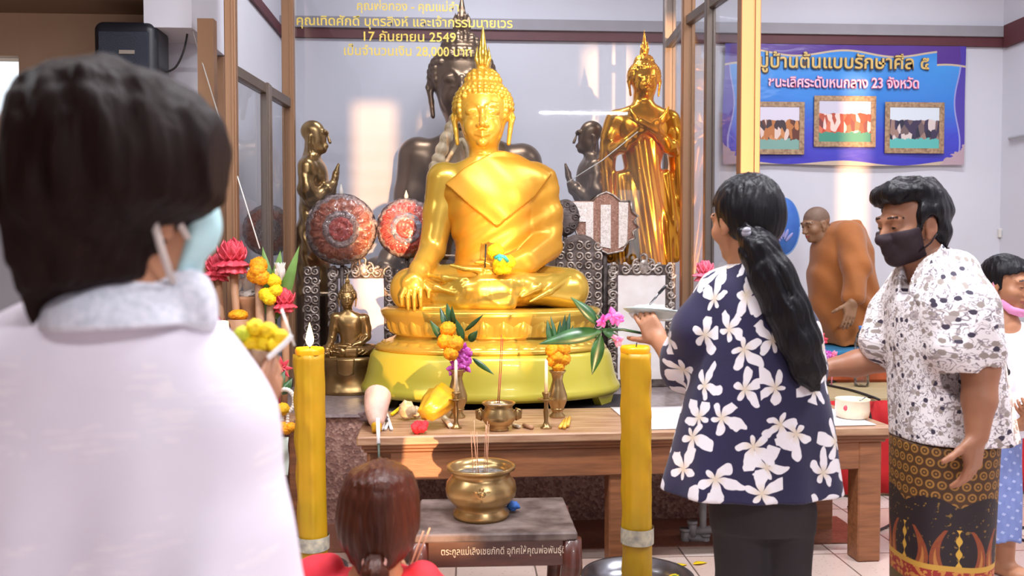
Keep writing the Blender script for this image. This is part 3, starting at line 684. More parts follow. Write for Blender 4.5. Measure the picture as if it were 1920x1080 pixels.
# ------------------------------------------------------------------ stool with the big brass incense pot
ZS = 0.39; sx1 = atZ(1083, 998, ZS); sx0 = np.array([sx1[0]-0.56, sx1[1], 0]); sd = 0.44
stl = thing('offering_stool', 'dark red-brown lacquered low stool with Thai lettering on its apron', 'stool', (sx1[0]-0.28, sx1[1]+sd/2, 0))
x0, y0_, x1 = sx0[0], sx1[1], sx1[0]
part(stl, 'seat_board', boxg((x0, y0_, ZS-0.03), (x1, y0_+sd, ZS), 0.006), ASH)
part(stl, 'apron', MB().box(((x0+x1)/2, y0_+0.025, ZS-0.075), (x1-x0-0.03, 0.02, 0.09), bev=0.003).box((x1-0.03, y0_+sd/2, ZS-0.075), (0.02, sd-0.06, 0.09), bev=0.003).box((x0+0.03, y0_+sd/2, ZS-0.075), (0.02, sd-0.06, 0.09), bev=0.003).box(((x0+x1)/2, y0_+sd-0.025, ZS-0.075), (x1-x0-0.03, 0.02, 0.09), bev=0.003).geo(), WOOD_DARK)
for (x, y) in ((x0+0.03, y0_+0.03), (x1-0.03, y0_+0.03), (x0+0.03, y0_+sd-0.03), (x1-0.03, y0_+sd-0.03)):
    sg = 1 if x > (x0+x1)/2 else -1
    part(stl, 'leg', MB().tube([(x+sg*0.012, y, ZS-0.03), (x+sg*0.014, y, ZS-0.13), (x-sg*0.006, y, 0.16), (x-sg*0.012, y, 0.07), (x+sg*0.006, y, 0.0)], [0.036, 0.038, 0.03, 0.027, 0.034], 10).geo(), WOOD_DARK)
_st = text(stl, 'ตระกูลแม่เลิงเชยภักดี อุทิศให้คุณพ่อพันธุ์ดีเลิศ', ((x0+x1)/2+0.046, y0_+0.0125, ZS-0.065), 0.034, TEXT_WHITE, ext=0.001, sx=0.76, align='CENTER'); split_words(_st, 0.006)
pc = atZ(902, 967, ZS)
pot = thing('incense_pot', 'large round-bellied brass incense pot standing on the dark stool', 'incense pot', pc)
k = 0.125/0.064
prof = [(0.045, 0), (0.052, 0.0), (0.053, 0.008), (0.047, 0.014), (0.046, 0.02), (0.055, 0.026), (0.0640, 0.036), (0.0665, 0.047), (0.064, 0.060), (0.056, 0.069), (0.0535, 0.074), (0.056, 0.080), (0.0635, 0.083), (0.0645, 0.087), (0.062, 0.089), (0.057, 0.087), (0.052, 0.080), (0.05, 0.072)]
part(pot, 'bowl', MB().lathe([(r*k, z*k*1.08) for r, z in prof], pc, 56).geo(), BRASS)
part(pot, 'ash', MB().lathe([(0.0, 0.072*k*1.08), (0.049*k, 0.073*k*1.08), (0.05*k, 0.07*k)], pc, 40, cap0=False).geo(), mat('dark_ash', (84, 78, 76), 0.9, rgb2=(150, 146, 142), vscale=60, bump=0.4))
rel = MB(); fz = pc+np.array([0.0, -0.0645*k, 0.052*k*1.08])
for (dx, dz_, r) in ((0, 0, (0.018, 0.008, 0.015)), (-0.02, 0.008, (0.013, 0.006, 0.008)), (0.02, 0.008, (0.013, 0.006, 0.008)), (-0.016, -0.012, (0.01, 0.006, 0.012)), (0.016, -0.012, (0.01, 0.006, 0.012)), (0, 0.017, (0.01, 0.006, 0.007)), (0, -0.018, (0.008, 0.006, 0.01)), (-0.007, 0.004, (0.004, 0.012, 0.004)), (0.007, 0.004, (0.004, 0.012, 0.004)), (0, -0.006, (0.006, 0.013, 0.004))):
    rel.ball(fz+np.array([dx, 0.003+abs(dx)*0.18, dz_]), r, 12, 8)
part(pot, 'lion_mask', rel.geo(), BRONZE_L)
for i, (px, tx) in enumerate(((888, 883), (893, 889), (897, 894), (901, 886), (906, 911), (909, 914), (912, 917), (914, 912))):
    b = atY(px, 893, pc[1]+rng.uniform(-0.02, 0.02)); t_ = atY(tx, 780+rng.uniform(0, 34), b[1]+0.01)
    single('incense_stick', 'thin tan incense stick planted in the big brass pot', 'incense', MB().tube([b-np.array([0, 0, 0.03]), t_], [0.0014, 0.0014], 6).geo(), INCENSE, 'incense sticks in the brass pot')
tq = atZ(962, 953, ZS+0.015); single('crumpled_tissue', 'crumpled blue tissue beside the brass incense pot', 'tissue', MB().ball(tq+np.array([0, 0, 0.008]), (0.03, 0.025, 0.022), 16, 12, disp=lambda v: 0.75+0.45*noise.noise(Vector(v)*2.6)).geo(), BLUE_T)
# ------------------------------------------------------------------ seated Buddha (drawn on a 345 px/m elevation)
U = 1/345.0
def bp(px, py, dy=0.0): return np.array([(px-915)*U, dy, (578-py)*U])
def brow(py, xl, xr, cy, ry): return ((578-py)*U, ((xl+xr)/2-915)*U, cy, (xr-xl)/2*U, ry)
def buddha_head(S, c, s, curls=True, flame=1.0):
    """c head centre (eye level +), s scale; face towards -y"""
    q = lambda x, y, z: c+s*np.array([x, y, z])
    S.ell(q(0, 0.012, 0.055), np.array([0.154, 0.150, 0.142])*s, 0.02*s)                    # hair cap
    S.ell(q(0, -0.025, -0.02), np.array([0.120, 0.135, 0.150])*s, 0.02*s)                   # face
    S.ell(q(0, -0.045, -0.105), np.array([0.085, 0.095, 0.075])*s, 0.04*s)                  # jaw
    S.ell(q(0, -0.128, -0.150), np.array([0.026, 0.020, 0.020])*s, 0.02*s)                  # chin
    S.ell(q(0, 0.015, 0.180), np.array([0.092, 0.088, 0.082])*s, 0.06*s)                    # ushnisha
    def fs(x, z, o=0.0):                                                                    # front surface of the face
        a = -0.025-0.135*math.sqrt(max(0.02, 1-(x/0.12)**2-((z+0.02)/0.15)**2)); b = 0.012-0.150*math.sqrt(max(0.02, 1-(x/0.154)**2-((z-0.055)/0.142)**2)); return q(x, min(a, b)-o, z)
    for sg in (-1, 1):
        S.ell(fs(0.052*sg, 0.014, -0.016), np.array([0.040, 0.026, 0.026])*s, 0.008*s)      # heavy lid
        S.chain([fs(0.086*sg, -0.006, 0.002), fs(0.066*sg, -0.015, 0.008), fs(0.046*sg, -0.017, 0.009), fs(0.022*sg, -0.010, 0.004)], [0.003*s, 0.0055*s, 0.0055*s, 0.003*s], 0.003*s, op='s')
        S.chain([fs(0.080*sg, -0.016, 0.0), fs(0.05*sg, -0.025, 0.002), fs(0.026*sg, -0.018, 0.0)], [0.003*s, 0.0045*s, 0.003*s], 0.004*s)
        S.chain([fs(0.011*sg, 0.004, 0.004), fs(0.022*sg, 0.036, 0.0), fs(0.045*sg, 0.056, 0.0), fs(0.075*sg, 0.052, 0.0), fs(0.098*sg, 0.030, 0.0)], [0.005*s, 0.0065*s, 0.006*s, 0.0055*s, 0.003*s], 0.006*s)
        S.ell(q(0.056*sg, -0.112, -0.065), np.array([0.04, 0.03, 0.045])*s, 0.03*s)
        S.ell(q(0.020*sg, -0.166, -0.066), np.array([0.014, 0.016, 0.011])*s, 0.008*s)      # nostril
        S.chain([q(0.148*sg, 0.0, 0.050), q(0.156*sg, -0.006, 0.0), q(0.146*sg, -0.012, -0.07), q(0.138*sg, -0.018, -0.14)], [0.014*s, 0.018*s, 0.013*s, 0.012*s], 0.008*s)
        S.ell(q(0.160*sg, -0.024, 0.005), np.array([0.006, 0.012, 0.026])*s, 0.006*s, op='s')
        S.cap(q(0.0, -0.160, -0.100), q(0.046*sg, -0.140, -0.092), 0.011*s, 0.004*s, 0.005*s)  # lips
        S.cap(q(0.0, -0.157, -0.117), q(0.036*sg, -0.142, -0.108), 0.012*s, 0.006*s, 0.005*s)
        S.chain([q(0.0, -0.173, -0.1075), q(0.022*sg, -0.165, -0.1065), q(0.048*sg, -0.145, -0.096)], [0.0025*s]*3, 0.002*s, op='s')
    S.chain([fs(0, 0.02, 0.004), q(0, -0.168, -0.02), q(0, -0.186, -0.060)], [0.010*s, 0.012*s, 0.016*s], 0.008*s)
    if curls:
        for i in range(9):
            el = math.radians(-24+i*10.5); n = 30 if i < 6 else (22 if i < 8 else 14)
            for j in range(n):
                az = 2*PI*(j+0.5)/n; d = np.array([math.sin(az)*math.cos(el), -math.cos(az)*math.cos(el), math.sin(el)])
                if d[1] < -0.60 and d[2] < 0.36-0.10*abs(d[0]) or (abs(d[0]) > 0.80 and d[1] < 0.45 and d[2] < -0.15): continue
                S.ell(q(0, 0.012, 0.055)+s*d*np.array([0.157, 0.153, 0.145]), 0.0155*s, 0.002*s, pad=0.01)
        for i in range(5):
            el = math.radians(-2+i*18); n = (18, 17, 14, 10, 5)[i]
            for j in range(n):
                az = 2*PI*(j+0.5)/n; d = np.array([math.sin(az)*math.cos(el), -math.cos(az)*math.cos(el), math.sin(el)])
                S.ell(q(0, 0.015, 0.180)+s*d*np.array([0.094, 0.090, 0.084]), 0.0155*s, 0.002*s, pad=0.01)
    z0 = 0.262
    S.chain([q(0, 0.012, z0), q(0, 0.012, z0+0.035), q(0, 0.012, z0+0.09*flame), q(0, 0.012, z0+0.235*flame)], [0.038*s, 0.043*s, 0.025*s, 0.004*s], 0.01*s)
    for sg in (-1, 1):
        S.chain([q(0.02*sg, -0.02, z0+0.01), q(0.036*sg, -0.015, z0+0.05), q(0.03*sg, -0.012, z0+0.12*flame)], [0.012*s, 0.011*s, 0.003*s], 0.004*s)
        S.chain([q(0.012*sg, -0.035, z0+0.02), q(0.016*sg, -0.032, z0+0.07), q(0.010*sg, -0.02, z0+0.16*flame)], [0.008*s, 0.008*s, 0.003*s], 0.004*s)
def seated_buddha(h=0.0055, robe=True, curls=True, flame=1.0):
    S = SDF((-0.66, -0.52, -0.03), (0.66, 0.30, 1.56), h)
    rows = [brow(300, 872, 944, 0.0, 0.09), brow(316, 838, 985, 0.01, 0.115), brow(335, 826, 1008, 0.01, 0.135), brow(380, 838, 1000, 0.0, 0.155), brow(430, 852, 998, 0.0, 0.145),
            brow(475, 862, 992, 0.0, 0.135), brow(520, 850, 1005, 0.02, 0.16), brow(575, 845, 1010, 0.03, 0.17)]
    S.loft(rows, 0.03, exp=2.3); S.cap(bp(908, 312), bp(907, 268), 0.085, 0.078, 0.04)
    T = S.like(); T.loft(rows, 0.03, exp=2.3); T.cap(bp(935, 322), bp(1005, 348), 0.085, 0.10, 0.05)
    # right arm hanging over the knee, left arm across the lap
    S.chain([bp(834, 338, 0.0), bp(824, 400, 0.0), bp(812, 468, -0.03)], [0.098, 0.084, 0.07], 0.03); S.chain([bp(812, 468, -0.03), bp(794, 506, -0.20), bp(787, 520, -0.265)], [0.07, 0.054, 0.042], 0.02)
    S.ell(bp(785, 531, -0.295), (0.060, 0.028, 0.055), 0.02)
    for i, (x, L) in enumerate(((766, 566), (777, 573), (788, 575), (799, 568))):
        S.chain([bp(x+2-0.18*(x-785), 538, -0.305), bp(x, 552, -0.322), bp(x+0.5, L, -0.318)], [0.0135, 0.0125, 0.008], 0.001)
    S.chain([bp(803, 530, -0.285), bp(813, 541, -0.30), bp(813, 553, -0.31)], [0.016, 0.0135, 0.009], 0.004)
    larm = ([bp(1005, 348, 0.0), bp(1020, 405, 0.0), bp(1022, 458, -0.03)], [0.10, 0.084, 0.076]); fore = ([bp(1022, 458, -0.03), bp(985, 490, -0.20), bp(945, 500, -0.255)], [0.076, 0.056, 0.04])
    for Q in (S, T): Q.chain(*larm, k=0.03); Q.chain(*fore, k=0.02)
    S.ell(bp(918, 507, -0.27), (0.085, 0.05, 0.024), 0.02)
    for i in range(4): S.chain([bp(905, 505, -0.25-0.022*i), bp(875, 503, -0.25-0.024*i), bp(852, 497, -0.252-0.022*i)], [0.015, 0.013, 0.008], 0.004)
    S.chain([bp(930, 498, -0.26), bp(912, 492, -0.268), bp(895, 492, -0.27)], [0.015, 0.013, 0.009], 0.005)
    # crossed legs
    S.ell(bp(918, 545, -0.06), (0.46, 0.26, 0.095), 0.04)
    S.chain([bp(860, 535, 0.02), bp(775, 540, -0.10)], [0.12, 0.112], 0.03); S.chain([bp(775, 545, -0.12), bp(870, 555, -0.27), bp(950, 563, -0.30)], [0.10, 0.068, 0.045], 0.025)
    S.chain([bp(975, 535, 0.02), bp(1062, 540, -0.10)], [0.12, 0.112], 0.03); S.chain([bp(1062, 545, -0.12), bp(975, 535, -0.26), bp(880, 538, -0.31)], [0.10, 0.07, 0.05], 0.025)
    S.chain([bp(880, 538, -0.31), bp(845, 532, -0.27)], [0.045, 0.03], 0.02)
    S.box(bp(850, 573, -0.27), (0.16, 0.035, 0.012), 0.01, 0.02)
    S.box(bp(930, 543, -0.325), (0.095, 0.022, 0.07), 0.018, 0.05)                            # hanging robe fold in front
    for i in range(4):
        S.chain([bp(900+7*i, 524, -0.350), bp(902+7*i, 546+4*i, -0.352), bp(925+3*i, 553+4*i, -0.352), bp(956, 547+6*i, -0.348)], [0.006]*4, 0.004)
    for i, (a, b) in enumerate((((800, 512), (880, 520)), ((790, 520), (860, 545)), ((1000, 512), (955, 540)), ((1030, 515), (975, 552)), ((1060, 520), (990, 560)), ((830, 545), (870, 525)))):
        m = ((a[0]+b[0])/2, (a[1]+b[1])/2+3); S.chain([bp(a[0], a[1], -0.20), bp(m[0], m[1], -0.30), bp(b[0], b[1], -0.34)], [0.004, 0.016, 0.006], 0.02)
    buddha_head(S, bp(906, 223), 1.0, curls, flame)
    out = [S.mesh()]
    if robe:
        X, Y, Z = T.xyz(); px = X/U+915; pz = 578-Z/U
        off = T.F-0.014+0.0035*np.sin(0.10*px+0.16*pz)*(Y < 0)
        side = (pz < 352-(px-832)*0.66)*1.0
        edge = (352-(px-832)*0.66-pz)*U*0.83                        # >0 above the neckline
        A = np.maximum(off, edge); A = np.maximum(A, (pz-540)*U); A = np.maximum(A, (286-pz)*U)
        poly = [(838, 349), (876, 318), (935, 286), (972, 292), (1032, 330), (1001, 372), (932, 428), (886, 392)]
        dpoly = np.full(np.broadcast(px, pz).shape, -1e9)
        for i in range(len(poly)):
            (ax, ay), (bx, by) = poly[i], poly[(i+1) % len(poly)]; L = math.hypot(bx-ax, by-ay)
            dpoly = np.maximum(dpoly, ((px-ax)*(by-ay)-(pz-ay)*(bx-ax))/L*U)
        B = np.maximum(T.F-0.030+0.003*np.sin(0.09*(px-pz)), np.maximum(dpoly*-1 if False else dpoly, Y-0.02))
        R = T.like(); R.F = np.minimum(A, B).astype(np.float32); out.append(R.mesh())
    return out
def place(geo, base, s, rz=0.0):
    V, Q = geo[0], geo[1]; return (V*s @ rotz(rz).T+np.asarray(base), Q)
# main gold statue ------------------------------------------------------------
DG = 4.64
gb = at(915, 578, DG); gbase = np.array([at(920, 750, DG)[0], gb[1], ZP])
gold = thing('buddha_statue', 'large gold seated Buddha statue in orange robe on a yellow-green pedestal', 'statue', gbase)
body_geo = seated_buddha()
part(gold, 'body', place(body_geo[0], gb, 1.0, -0.04), GOLD)
part(gold, 'robe', place(body_geo[1], gb, 1.0, -0.04), GOLD_ROBE, label='orange gold robe draped over one shoulder')
def gz(py): return gb[2]+(578-py)*U
gcx, gcy = at(921, 620, DG)[0], gb[1]
def elathe(mb, rows, ry=0.70, n=96, wob=None, **kw): return mb.lathe([(r*U, gz(py)) for py, r in rows], (gcx, gcy, 0), n, 1.0, ry, wob=wob, **kw)
lot = elathe(MB(), [(652, 210), (649, 217), (643, 213), (635, 196), (630, 184), (626, 178), (620, 178), (614, 184), (600, 195), (588, 203), (580, 206), (576, 200), (574, 190)])
def petals(mb, n, r, pz, w_, h_, tilt, up=True, th=0.012):
    for i in range(n):
        a = 2*PI*i/n; c = np.array([gcx+math.cos(a)*r*U, gcy+math.sin(a)*r*U*0.70, gz(pz)]); nrm = unit(np.array([math.cos(a)*0.70, math.sin(a), 0])); tan = np.array([-nrm[1], nrm[0], 0])
        upv = unit(np.array([0, 0, 1.0 if up else -1.0])+nrm*tilt); R = np.stack([tan, np.cross(upv, tan), upv], 1); V = []; nu = 7
        for ii in range(nu+1):
            t = ii/nu; wd = w_*(1-max(0, (t-0.45)/0.55)**1.8)
            for jj in range(-2, 3): u = jj/2; V.append(c+R @ np.array([u*wd*0.5, (1 if up else -1)*th*(u*u-1.2)*(0.4+0.6*math.sin(PI*min(t+0.1, 1))), t*h_]))
        Fc = [(ii*5+jj, ii*5+jj+1, (ii+1)*5+jj+1, (ii+1)*5+jj) for ii in range(nu) for jj in range(4)]
        mb.add(V, Fc if up else [f[::-1] for f in Fc], True)
    return mb
petals(lot, 34, 183, 622, 0.108, 0.115, 0.26); petals(lot, 34, 186, 619, 0.06, 0.09, 0.24, th=0.016)
petals(lot, 40, 196, 636, 0.10, 0.052, 0.95, up=False)
part(gold, 'lotus_base', lot.geo(), GOLD)
ped = elathe(MB(), [(731, 236), (727, 242), (721, 243), (715, 240), (711, 237), (694, 232), (662, 225), (653, 219), (650, 205)], cap0=False)
part(gold, 'pedestal', ped.geo(), PLASTIC_Y, label='smooth yellow-green pedestal')
for a in (205, 335, 160, 20):
    aa = math.radians(a); c = np.array([gcx+math.cos(aa)*222*U, gcy+math.sin(aa)*222*U*0.70, 0]); t = np.array([-math.sin(aa), math.cos(aa)*0.7, 0]); t = unit(t); n_ = np.array([t[1], -t[0], 0])
    V = [c+t*sx*wd+n_*sn*0.02+np.array([0, 0, z]) for z, wd in ((ZP, 0.05), (gz(727), 0.11)) for (sx, sn) in ((-1, -1), (1, -1), (1, 1), (-1, 1))]
    part(gold, 'foot', (np.array(V), [(3, 2, 1, 0), (4, 5, 6, 7), (0, 1, 5, 4), (1, 2, 6, 5), (2, 3, 7, 6), (3, 0, 4, 7)]), PLASTIC_Y, smooth=False)
# older seated statues --------------------------------------------------------
dg = 6.3; sg_ = 1.524; bb = at(877, 566, dg)
big = thing('buddha_statue', 'giant dark bronze seated Buddha behind the gold one inside the glass case', 'statue', (bb[0], bb[1], ZP))
dk = seated_buddha(0.0085, False, True, 0.8)[0]
part(big, 'body', place(dk, bb, sg_), BRONZE)
part(big, 'base', MB().lathe([(0.8, ZP), (0.8, ZP+0.08), (0.72, ZP+0.13), (0.7, ZP+0.3), (0.78, bb[2]-0.02), (0.76, bb[2]+0.02)], (bb[0], bb[1]-0.05, 0), 64, 1.0, 0.58).geo(), BRONZE)
ds = 4.95; ss = 0.325; sb = at(655, 668, ds)
small = thing('buddha_statue', 'small aged brass seated Buddha in front of the left silver photo frame', 'statue', (sb[0], sb[1], ZP))
part(small, 'body', place(dk, sb, ss, 0.1), BRONZE_L)
part(small, 'base', MB().lathe([(0.17, ZP), (0.17, ZP+0.02), (0.15, ZP+0.035), (0.14, sb[2]-0.05), (0.178, sb[2]-0.02), (0.178, sb[2]+0.004)], (sb[0], sb[1]-0.01, 0), 48, 1.12, 0.78).geo(), BRONZE_L)
def apronfn(u, v): return (sb[0]-0.045+0.09*u-(0.012*(1-v))*(0.5-u), sb[1]-0.15-0.006*math.sin(u*PI)-0.003*math.sin(v*3), sb[2]+0.0-0.085*v-0.012*v*math.sin(u*PI))
part(small, 'cloth_tail', MB().sheet(apronfn, 10, 10, 0.006).geo(), BRONZE_L)
# standing gold Buddha with crossed hands --------------------------------------
dst = 5.52; k_ = F_PX/dst; sx_ = 1205
def stp(px, py, dy=0.0): p = at(px, py, dst); return p+np.array([0, dy, 0])
S = SDF(stp(1095, 640)-np.array([0, 0.35, 0]), stp(1315, 50)+np.array([0, 0.35, 0.06]), 0.0075)
def srow(py, xl, xr, ry, cy=0.0): a, b = stp(xl, py), stp(xr, py); return (a[2], (a[0]+b[0])/2, a[1]+cy, (b[0]-a[0])/2, ry)
S.loft([srow(196, 1185, 1228, 0.07), srow(206, 1160, 1250, 0.09), srow(222, 1150, 1258, 0.11), srow(270, 1162, 1246, 0.12), srow(320, 1172, 1240, 0.11), srow(370, 1166, 1246, 0.12), srow(430, 1168, 1244, 0.12), srow(500, 1166, 1246, 0.12), srow(560, 1170, 1242, 0.12), srow(620, 1174, 1238, 0.12)], 0.02, exp=2.3)
S.cap(stp(1206, 205), stp(1206, 180), 0.07, 0.065, 0.03); buddha_head(S, stp(1208, 153), 0.66, True, 1.05)
for sg in (-1, 1):
    sh, el, wr = stp(1205+50*sg, 226), stp(1205+62*sg, 285), stp(1205+14*sg, 252, -0.17)
    S.chain([sh, stp(1205+60*sg, 255), el], [0.07, 0.058, 0.052], 0.03); S.chain([el, stp(1205+42*sg, 278, -0.11), wr], [0.05, 0.042, 0.03], 0.02)
    hd = stp(1205-16*sg, 238, -0.19-0.015*sg); S.cap(wr, hd, 0.034, 0.03, 0.012)
    for i in range(4): S.chain([hd, stp(1205-(24+2*i)*sg, 231-5*(i-1.5), -0.20-0.015*sg), stp(1205-(36)*sg, 221-7*(i-1.5), -0.195-0.015*sg)], [0.014, 0.011, 0.007], 0.004)
    # robe wing falling from the forearm
    S.chain([stp(1205+56*sg, 235, 0.02), stp(1205+66*sg, 300, 0.02), stp(1205+64*sg, 380, 0.03), stp(1205+58*sg, 480, 0.03)], [0.05, 0.05, 0.055, 0.05], 0.03)
    S.chain([stp(1205+40*sg, 330, -0.02), stp(1205+46*sg, 420, -0.02), stp(1205+42*sg, 500, -0.02)], [0.04, 0.05, 0.045], 0.03)
S.wave(lambda X, Y, Z: 0.004*np.sin((X+0.15*Z)*95)*((Z < stp(1205, 265)[2])&(Y < stp(1205, 265)[1]+0.05)))
stb = np.array([stp(1205, 600)[0], stp(1205, 600)[1], ZP])
stand = thing('buddha_statue', 'standing bright gold Buddha with hands crossed on its chest', 'statue', stb)
part(stand, 'body', S.mesh(), GOLD_ST)
zb = stp(1205, 622)[2]
part(stand, 'base', MB().lathe([(0.2, ZP), (0.2, ZP+0.04), (0.17, ZP+0.07), (0.16, zb-0.02), (0.18, zb), (0.17, zb+0.025)], (stb[0], stb[1], 0), 40).geo(), GOLD_ST)
# bronze disciples with joined hands -------------------------------------------
def disciple(px, dd, sg, label):
    K = F_PX/dd; q = lambda x, y, dy=0.0: at(px+sg*x, y, dd)+np.array([0, dy, 0])
    a, b = q(-60, 560), q(60, 215); lo = np.minimum(a, b)-np.array([0.02, 0.3, 0]); hi = np.maximum(a, b)+np.array([0.02, 0.3, 0.03]); S = SDF(lo, hi, 0.0065)
    # x is towards the face
    S.ell(q(-6, 246), (0.076, 0.068, 0.070), 0.02); S.ell(q(2, 262), (0.062, 0.058, 0.075), 0.03); S.ell(q(13, 280), (0.028, 0.034, 0.028), 0.03)
    S.chain([q(21, 250), q(25, 262), q(27, 267)], [0.006, 0.008, 0.011], 0.008); S.cap(q(19, 273), q(21, 274), 0.016, 0.012, 0.01); S.cap(q(19, 248, -0.03), q(20, 248, 0.03), 0.014, 0.014, 0.012)
    for s2 in (-1, 1): S.chain([q(-8, 258, 0.066*s2), q(-9, 272, 0.064*s2), q(-8, 286, 0.055*s2)], [0.014, 0.012, 0.009], 0.006)
    S.cap(q(-6, 275), q(-9, 305), 0.05, 0.055, 0.03)
    def row(y, xl, xr, ry): A, B = q(xl, y), q(xr, y); return (A[2], (A[0]+B[0])/2, A[1], abs(B[0]-A[0])/2, ry)
    S.loft([row(292, -20, 4, 0.07), row(303, -30, 14, 0.15), row(325, -32, 22, 0.19), row(365, -30, 18, 0.16), row(400, -30, 12, 0.15), row(440, -36, 20, 0.19), row(500, -36, 26, 0.18), row(552, -38, 28, 0.18)], 0.03)
    for s2 in (-1, 1):
        S.chain([q(-8, 318, 0.17*s2), q(-8, 360, 0.19*s2), q(2, 378, 0.16*s2)], [0.055, 0.046, 0.042], 0.03); S.chain([q(2, 378, 0.16*s2), q(24, 356, 0.07*s2), q(33, 345, 0.025*s2)], [0.042, 0.034, 0.026], 0.015)
        S.chain([q(33, 345, 0.022*s2), q(38, 325, 0.014*s2), q(43, 308, 0.008*s2)], [0.022, 0.018, 0.008], 0.008)
    S.wave(lambda X, Y, Z: 0.003*np.sin((X*sg*0.8+Z*0.6)*80)*(Z < q(0, 330)[2]))
    bs = q(0, 555); t = thing('disciple_statue', label, 'statue', (bs[0], bs[1], ZP)); part(t, 'body', S.mesh(), BRONZE_L if sg > 0 else BRONZE)
    part(t, 'base', MB().lathe([(0.19, ZP), (0.19, ZP+0.05), (0.16, ZP+0.08), (0.15, bs[2]-0.03), (0.18, bs[2]), (0.17, bs[2]+0.03)], (bs[0], bs[1], 0), 32, 1.0, 0.9).geo(), BRONZE); return t
disciple(592, 5.5, 1, 'dark brass disciple statue with joined hands, in profile at the left of the case')
disciple(1103, 5.75, -1, 'dark bronze disciple statue with joined hands, beside the standing gold Buddha')
# ------------------------------------------------------------------ carved frames and ceremonial fans
EX = np.array([1.0, 0, 0]); EZ = np.array([0, 0, 1.0])
def spiral(mb, c, r, turns=1.6, rad=0.006, start=0.0, sg=1, ex=EX, ez=EZ):
    pts = []; n = int(turns*14)
    for i in range(n+1):
        t = i/n; a = start+sg*turns*2*PI*t; rr = r*(1-0.88*t); pts.append(np.asarray(c)+ex*rr*math.cos(a)+ez*rr*math.sin(a)-np.array([0, 0.004*t, 0]))
    return mb.tube(pts, [rad*(1-0.4*i/n) for i in range(n+1)], 6)
def scurve(mb, a, b, amp, rad, n=14, waves=1.0):
    a = np.asarray(a); b = np.asarray(b); d = unit(b-a); s = np.array([-d[2], 0, d[0]])
    return mb.tube([a+(b-a)*i/n+s*amp*math.sin(2*PI*waves*i/n) for i in range(n+1)], rad, 6)
def photo_frame(label, xl, xr, yt, yb, d, picmat):
    P = lambda x, y, o=0.0: at(x, y, d)+np.array([0, o, 0]); bl = P(xl, yb); c = P((xl+xr)/2, yb); k = d/F_PX
    t = thing('photo_frame', label, 'picture frame', (c[0], c[1], ZP))
    zt, z0 = P(xl, yt)[2], ZP+0.01; w_ = (xr-xl)*k; cx = c[0]; y = c[1]
    part(t, 'picture', MB().box((cx, y+0.005, (zt+z0)/2), (w_, 0.008, zt-z0)).geo(), picmat)
    b = 0.065; m = MB()
    m.box((cx-w_/2-b/2+0.008, y+0.012, (zt+z0)/2), (b, 0.03, zt-z0), bev=0.006).box((cx+w_/2+b/2-0.008, y+0.012, (zt+z0)/2), (b, 0.03, zt-z0), bev=0.006).box((cx, y+0.012, zt+b/2-0.008), (w_+2*b-0.02, 0.03, b), bev=0.006).box((cx, y+0.012, z0+0.015), (w_+2*b, 0.03, 0.05), bev=0.006)
    part(t, 'moulding', m.geo(), DARKCARVE)
    o = MB(); yy = y-0.006
    for sg in (-1, 1):
        n = max(3, int((zt-z0)/0.058))
        for i in range(n):
            zz = z0+0.04+(zt-z0)*(i+0.3)/n; q = np.array([cx+sg*(w_/2+b*0.42), yy, zz]); spiral(o, q, 0.028, 1.5, 0.0075, PI*i, sg*(1 if i % 2 else -1)); scurve(o, q+np.array([sg*0.02, 0, 0.0]), q+np.array([-sg*0.012, 0, 0.07]), 0.014, 0.006)
    n = max(4, int((w_+2*b)/0.062))
    for i in range(n):
        f = (i+0.5)/n-0.5; sg = 1 if f > 0 else -1; q = np.array([cx+f*(w_+1.7*b), yy, zt+b*0.42]); spiral(o, q, 0.033, 1.6, 0.008, PI/2, sg)
        o.ball(q+np.array([0, 0.004, 0.034]), (0.017, 0.008, 0.012), 8, 6)
    part(t, 'carved_scrolls', o.geo(), SILVER, label='silvery carved scrollwork')
    cr = MB(); q0 = np.array([cx+0.01, yy, zt+b*0.7])
    cr.ball(q0, (0.034, 0.012, 0.045), 14, 10)
    for sg in (-1, 1):
        spiral(cr, q0+np.array([sg*0.05, 0, 0]), 0.03, 1.4, 0.009, PI/2, sg); scurve(cr, q0+np.array([sg*0.035, 0, 0.01]), q0+np.array([0, 0, 0.075]), 0.01*sg, 0.008); scurve(cr, q0+np.array([sg*0.1, 0, -0.02]), q0+np.array([sg*0.03, 0, 0.045]), 0.012*sg, 0.007)
    part(t, 'crest', cr.geo(), SILVER); return t
PIC1 = mat('pale_lilac_print', (232, 226, 238), 0.3, rgb2=(204, 196, 214), vscale=3, coat=0.3); PIC2 = mat('white_print', (246, 242, 242), 0.3, rgb2=(232, 222, 220), vscale=6, coat=0.3)
photo_frame('silver carved photo frame with a pale picture, left of the gold Buddha', 634, 722, 520, 700, 5.19, PIC1)
photo_frame('silver carved photo frame with a white picture, right of the gold Buddha', 1156, 1249, 514, 700, 5.15, PIC2)
def ring_mat(name, cols, tex=40):
    t = NT(name); v = t.obj(); nz = t.noise(tex, 4, v, 1.0); c = t.ramp(nz.outputs[0], [(0.3, srgb(*cols[0])), (0.52, srgb(*cols[1])), (0.68, srgb(*cols[2]))]); t.set(col=c, rough=0.55, metal=0.15); t.bump(nz.outputs[0], 0.5, 0.01); return t.m
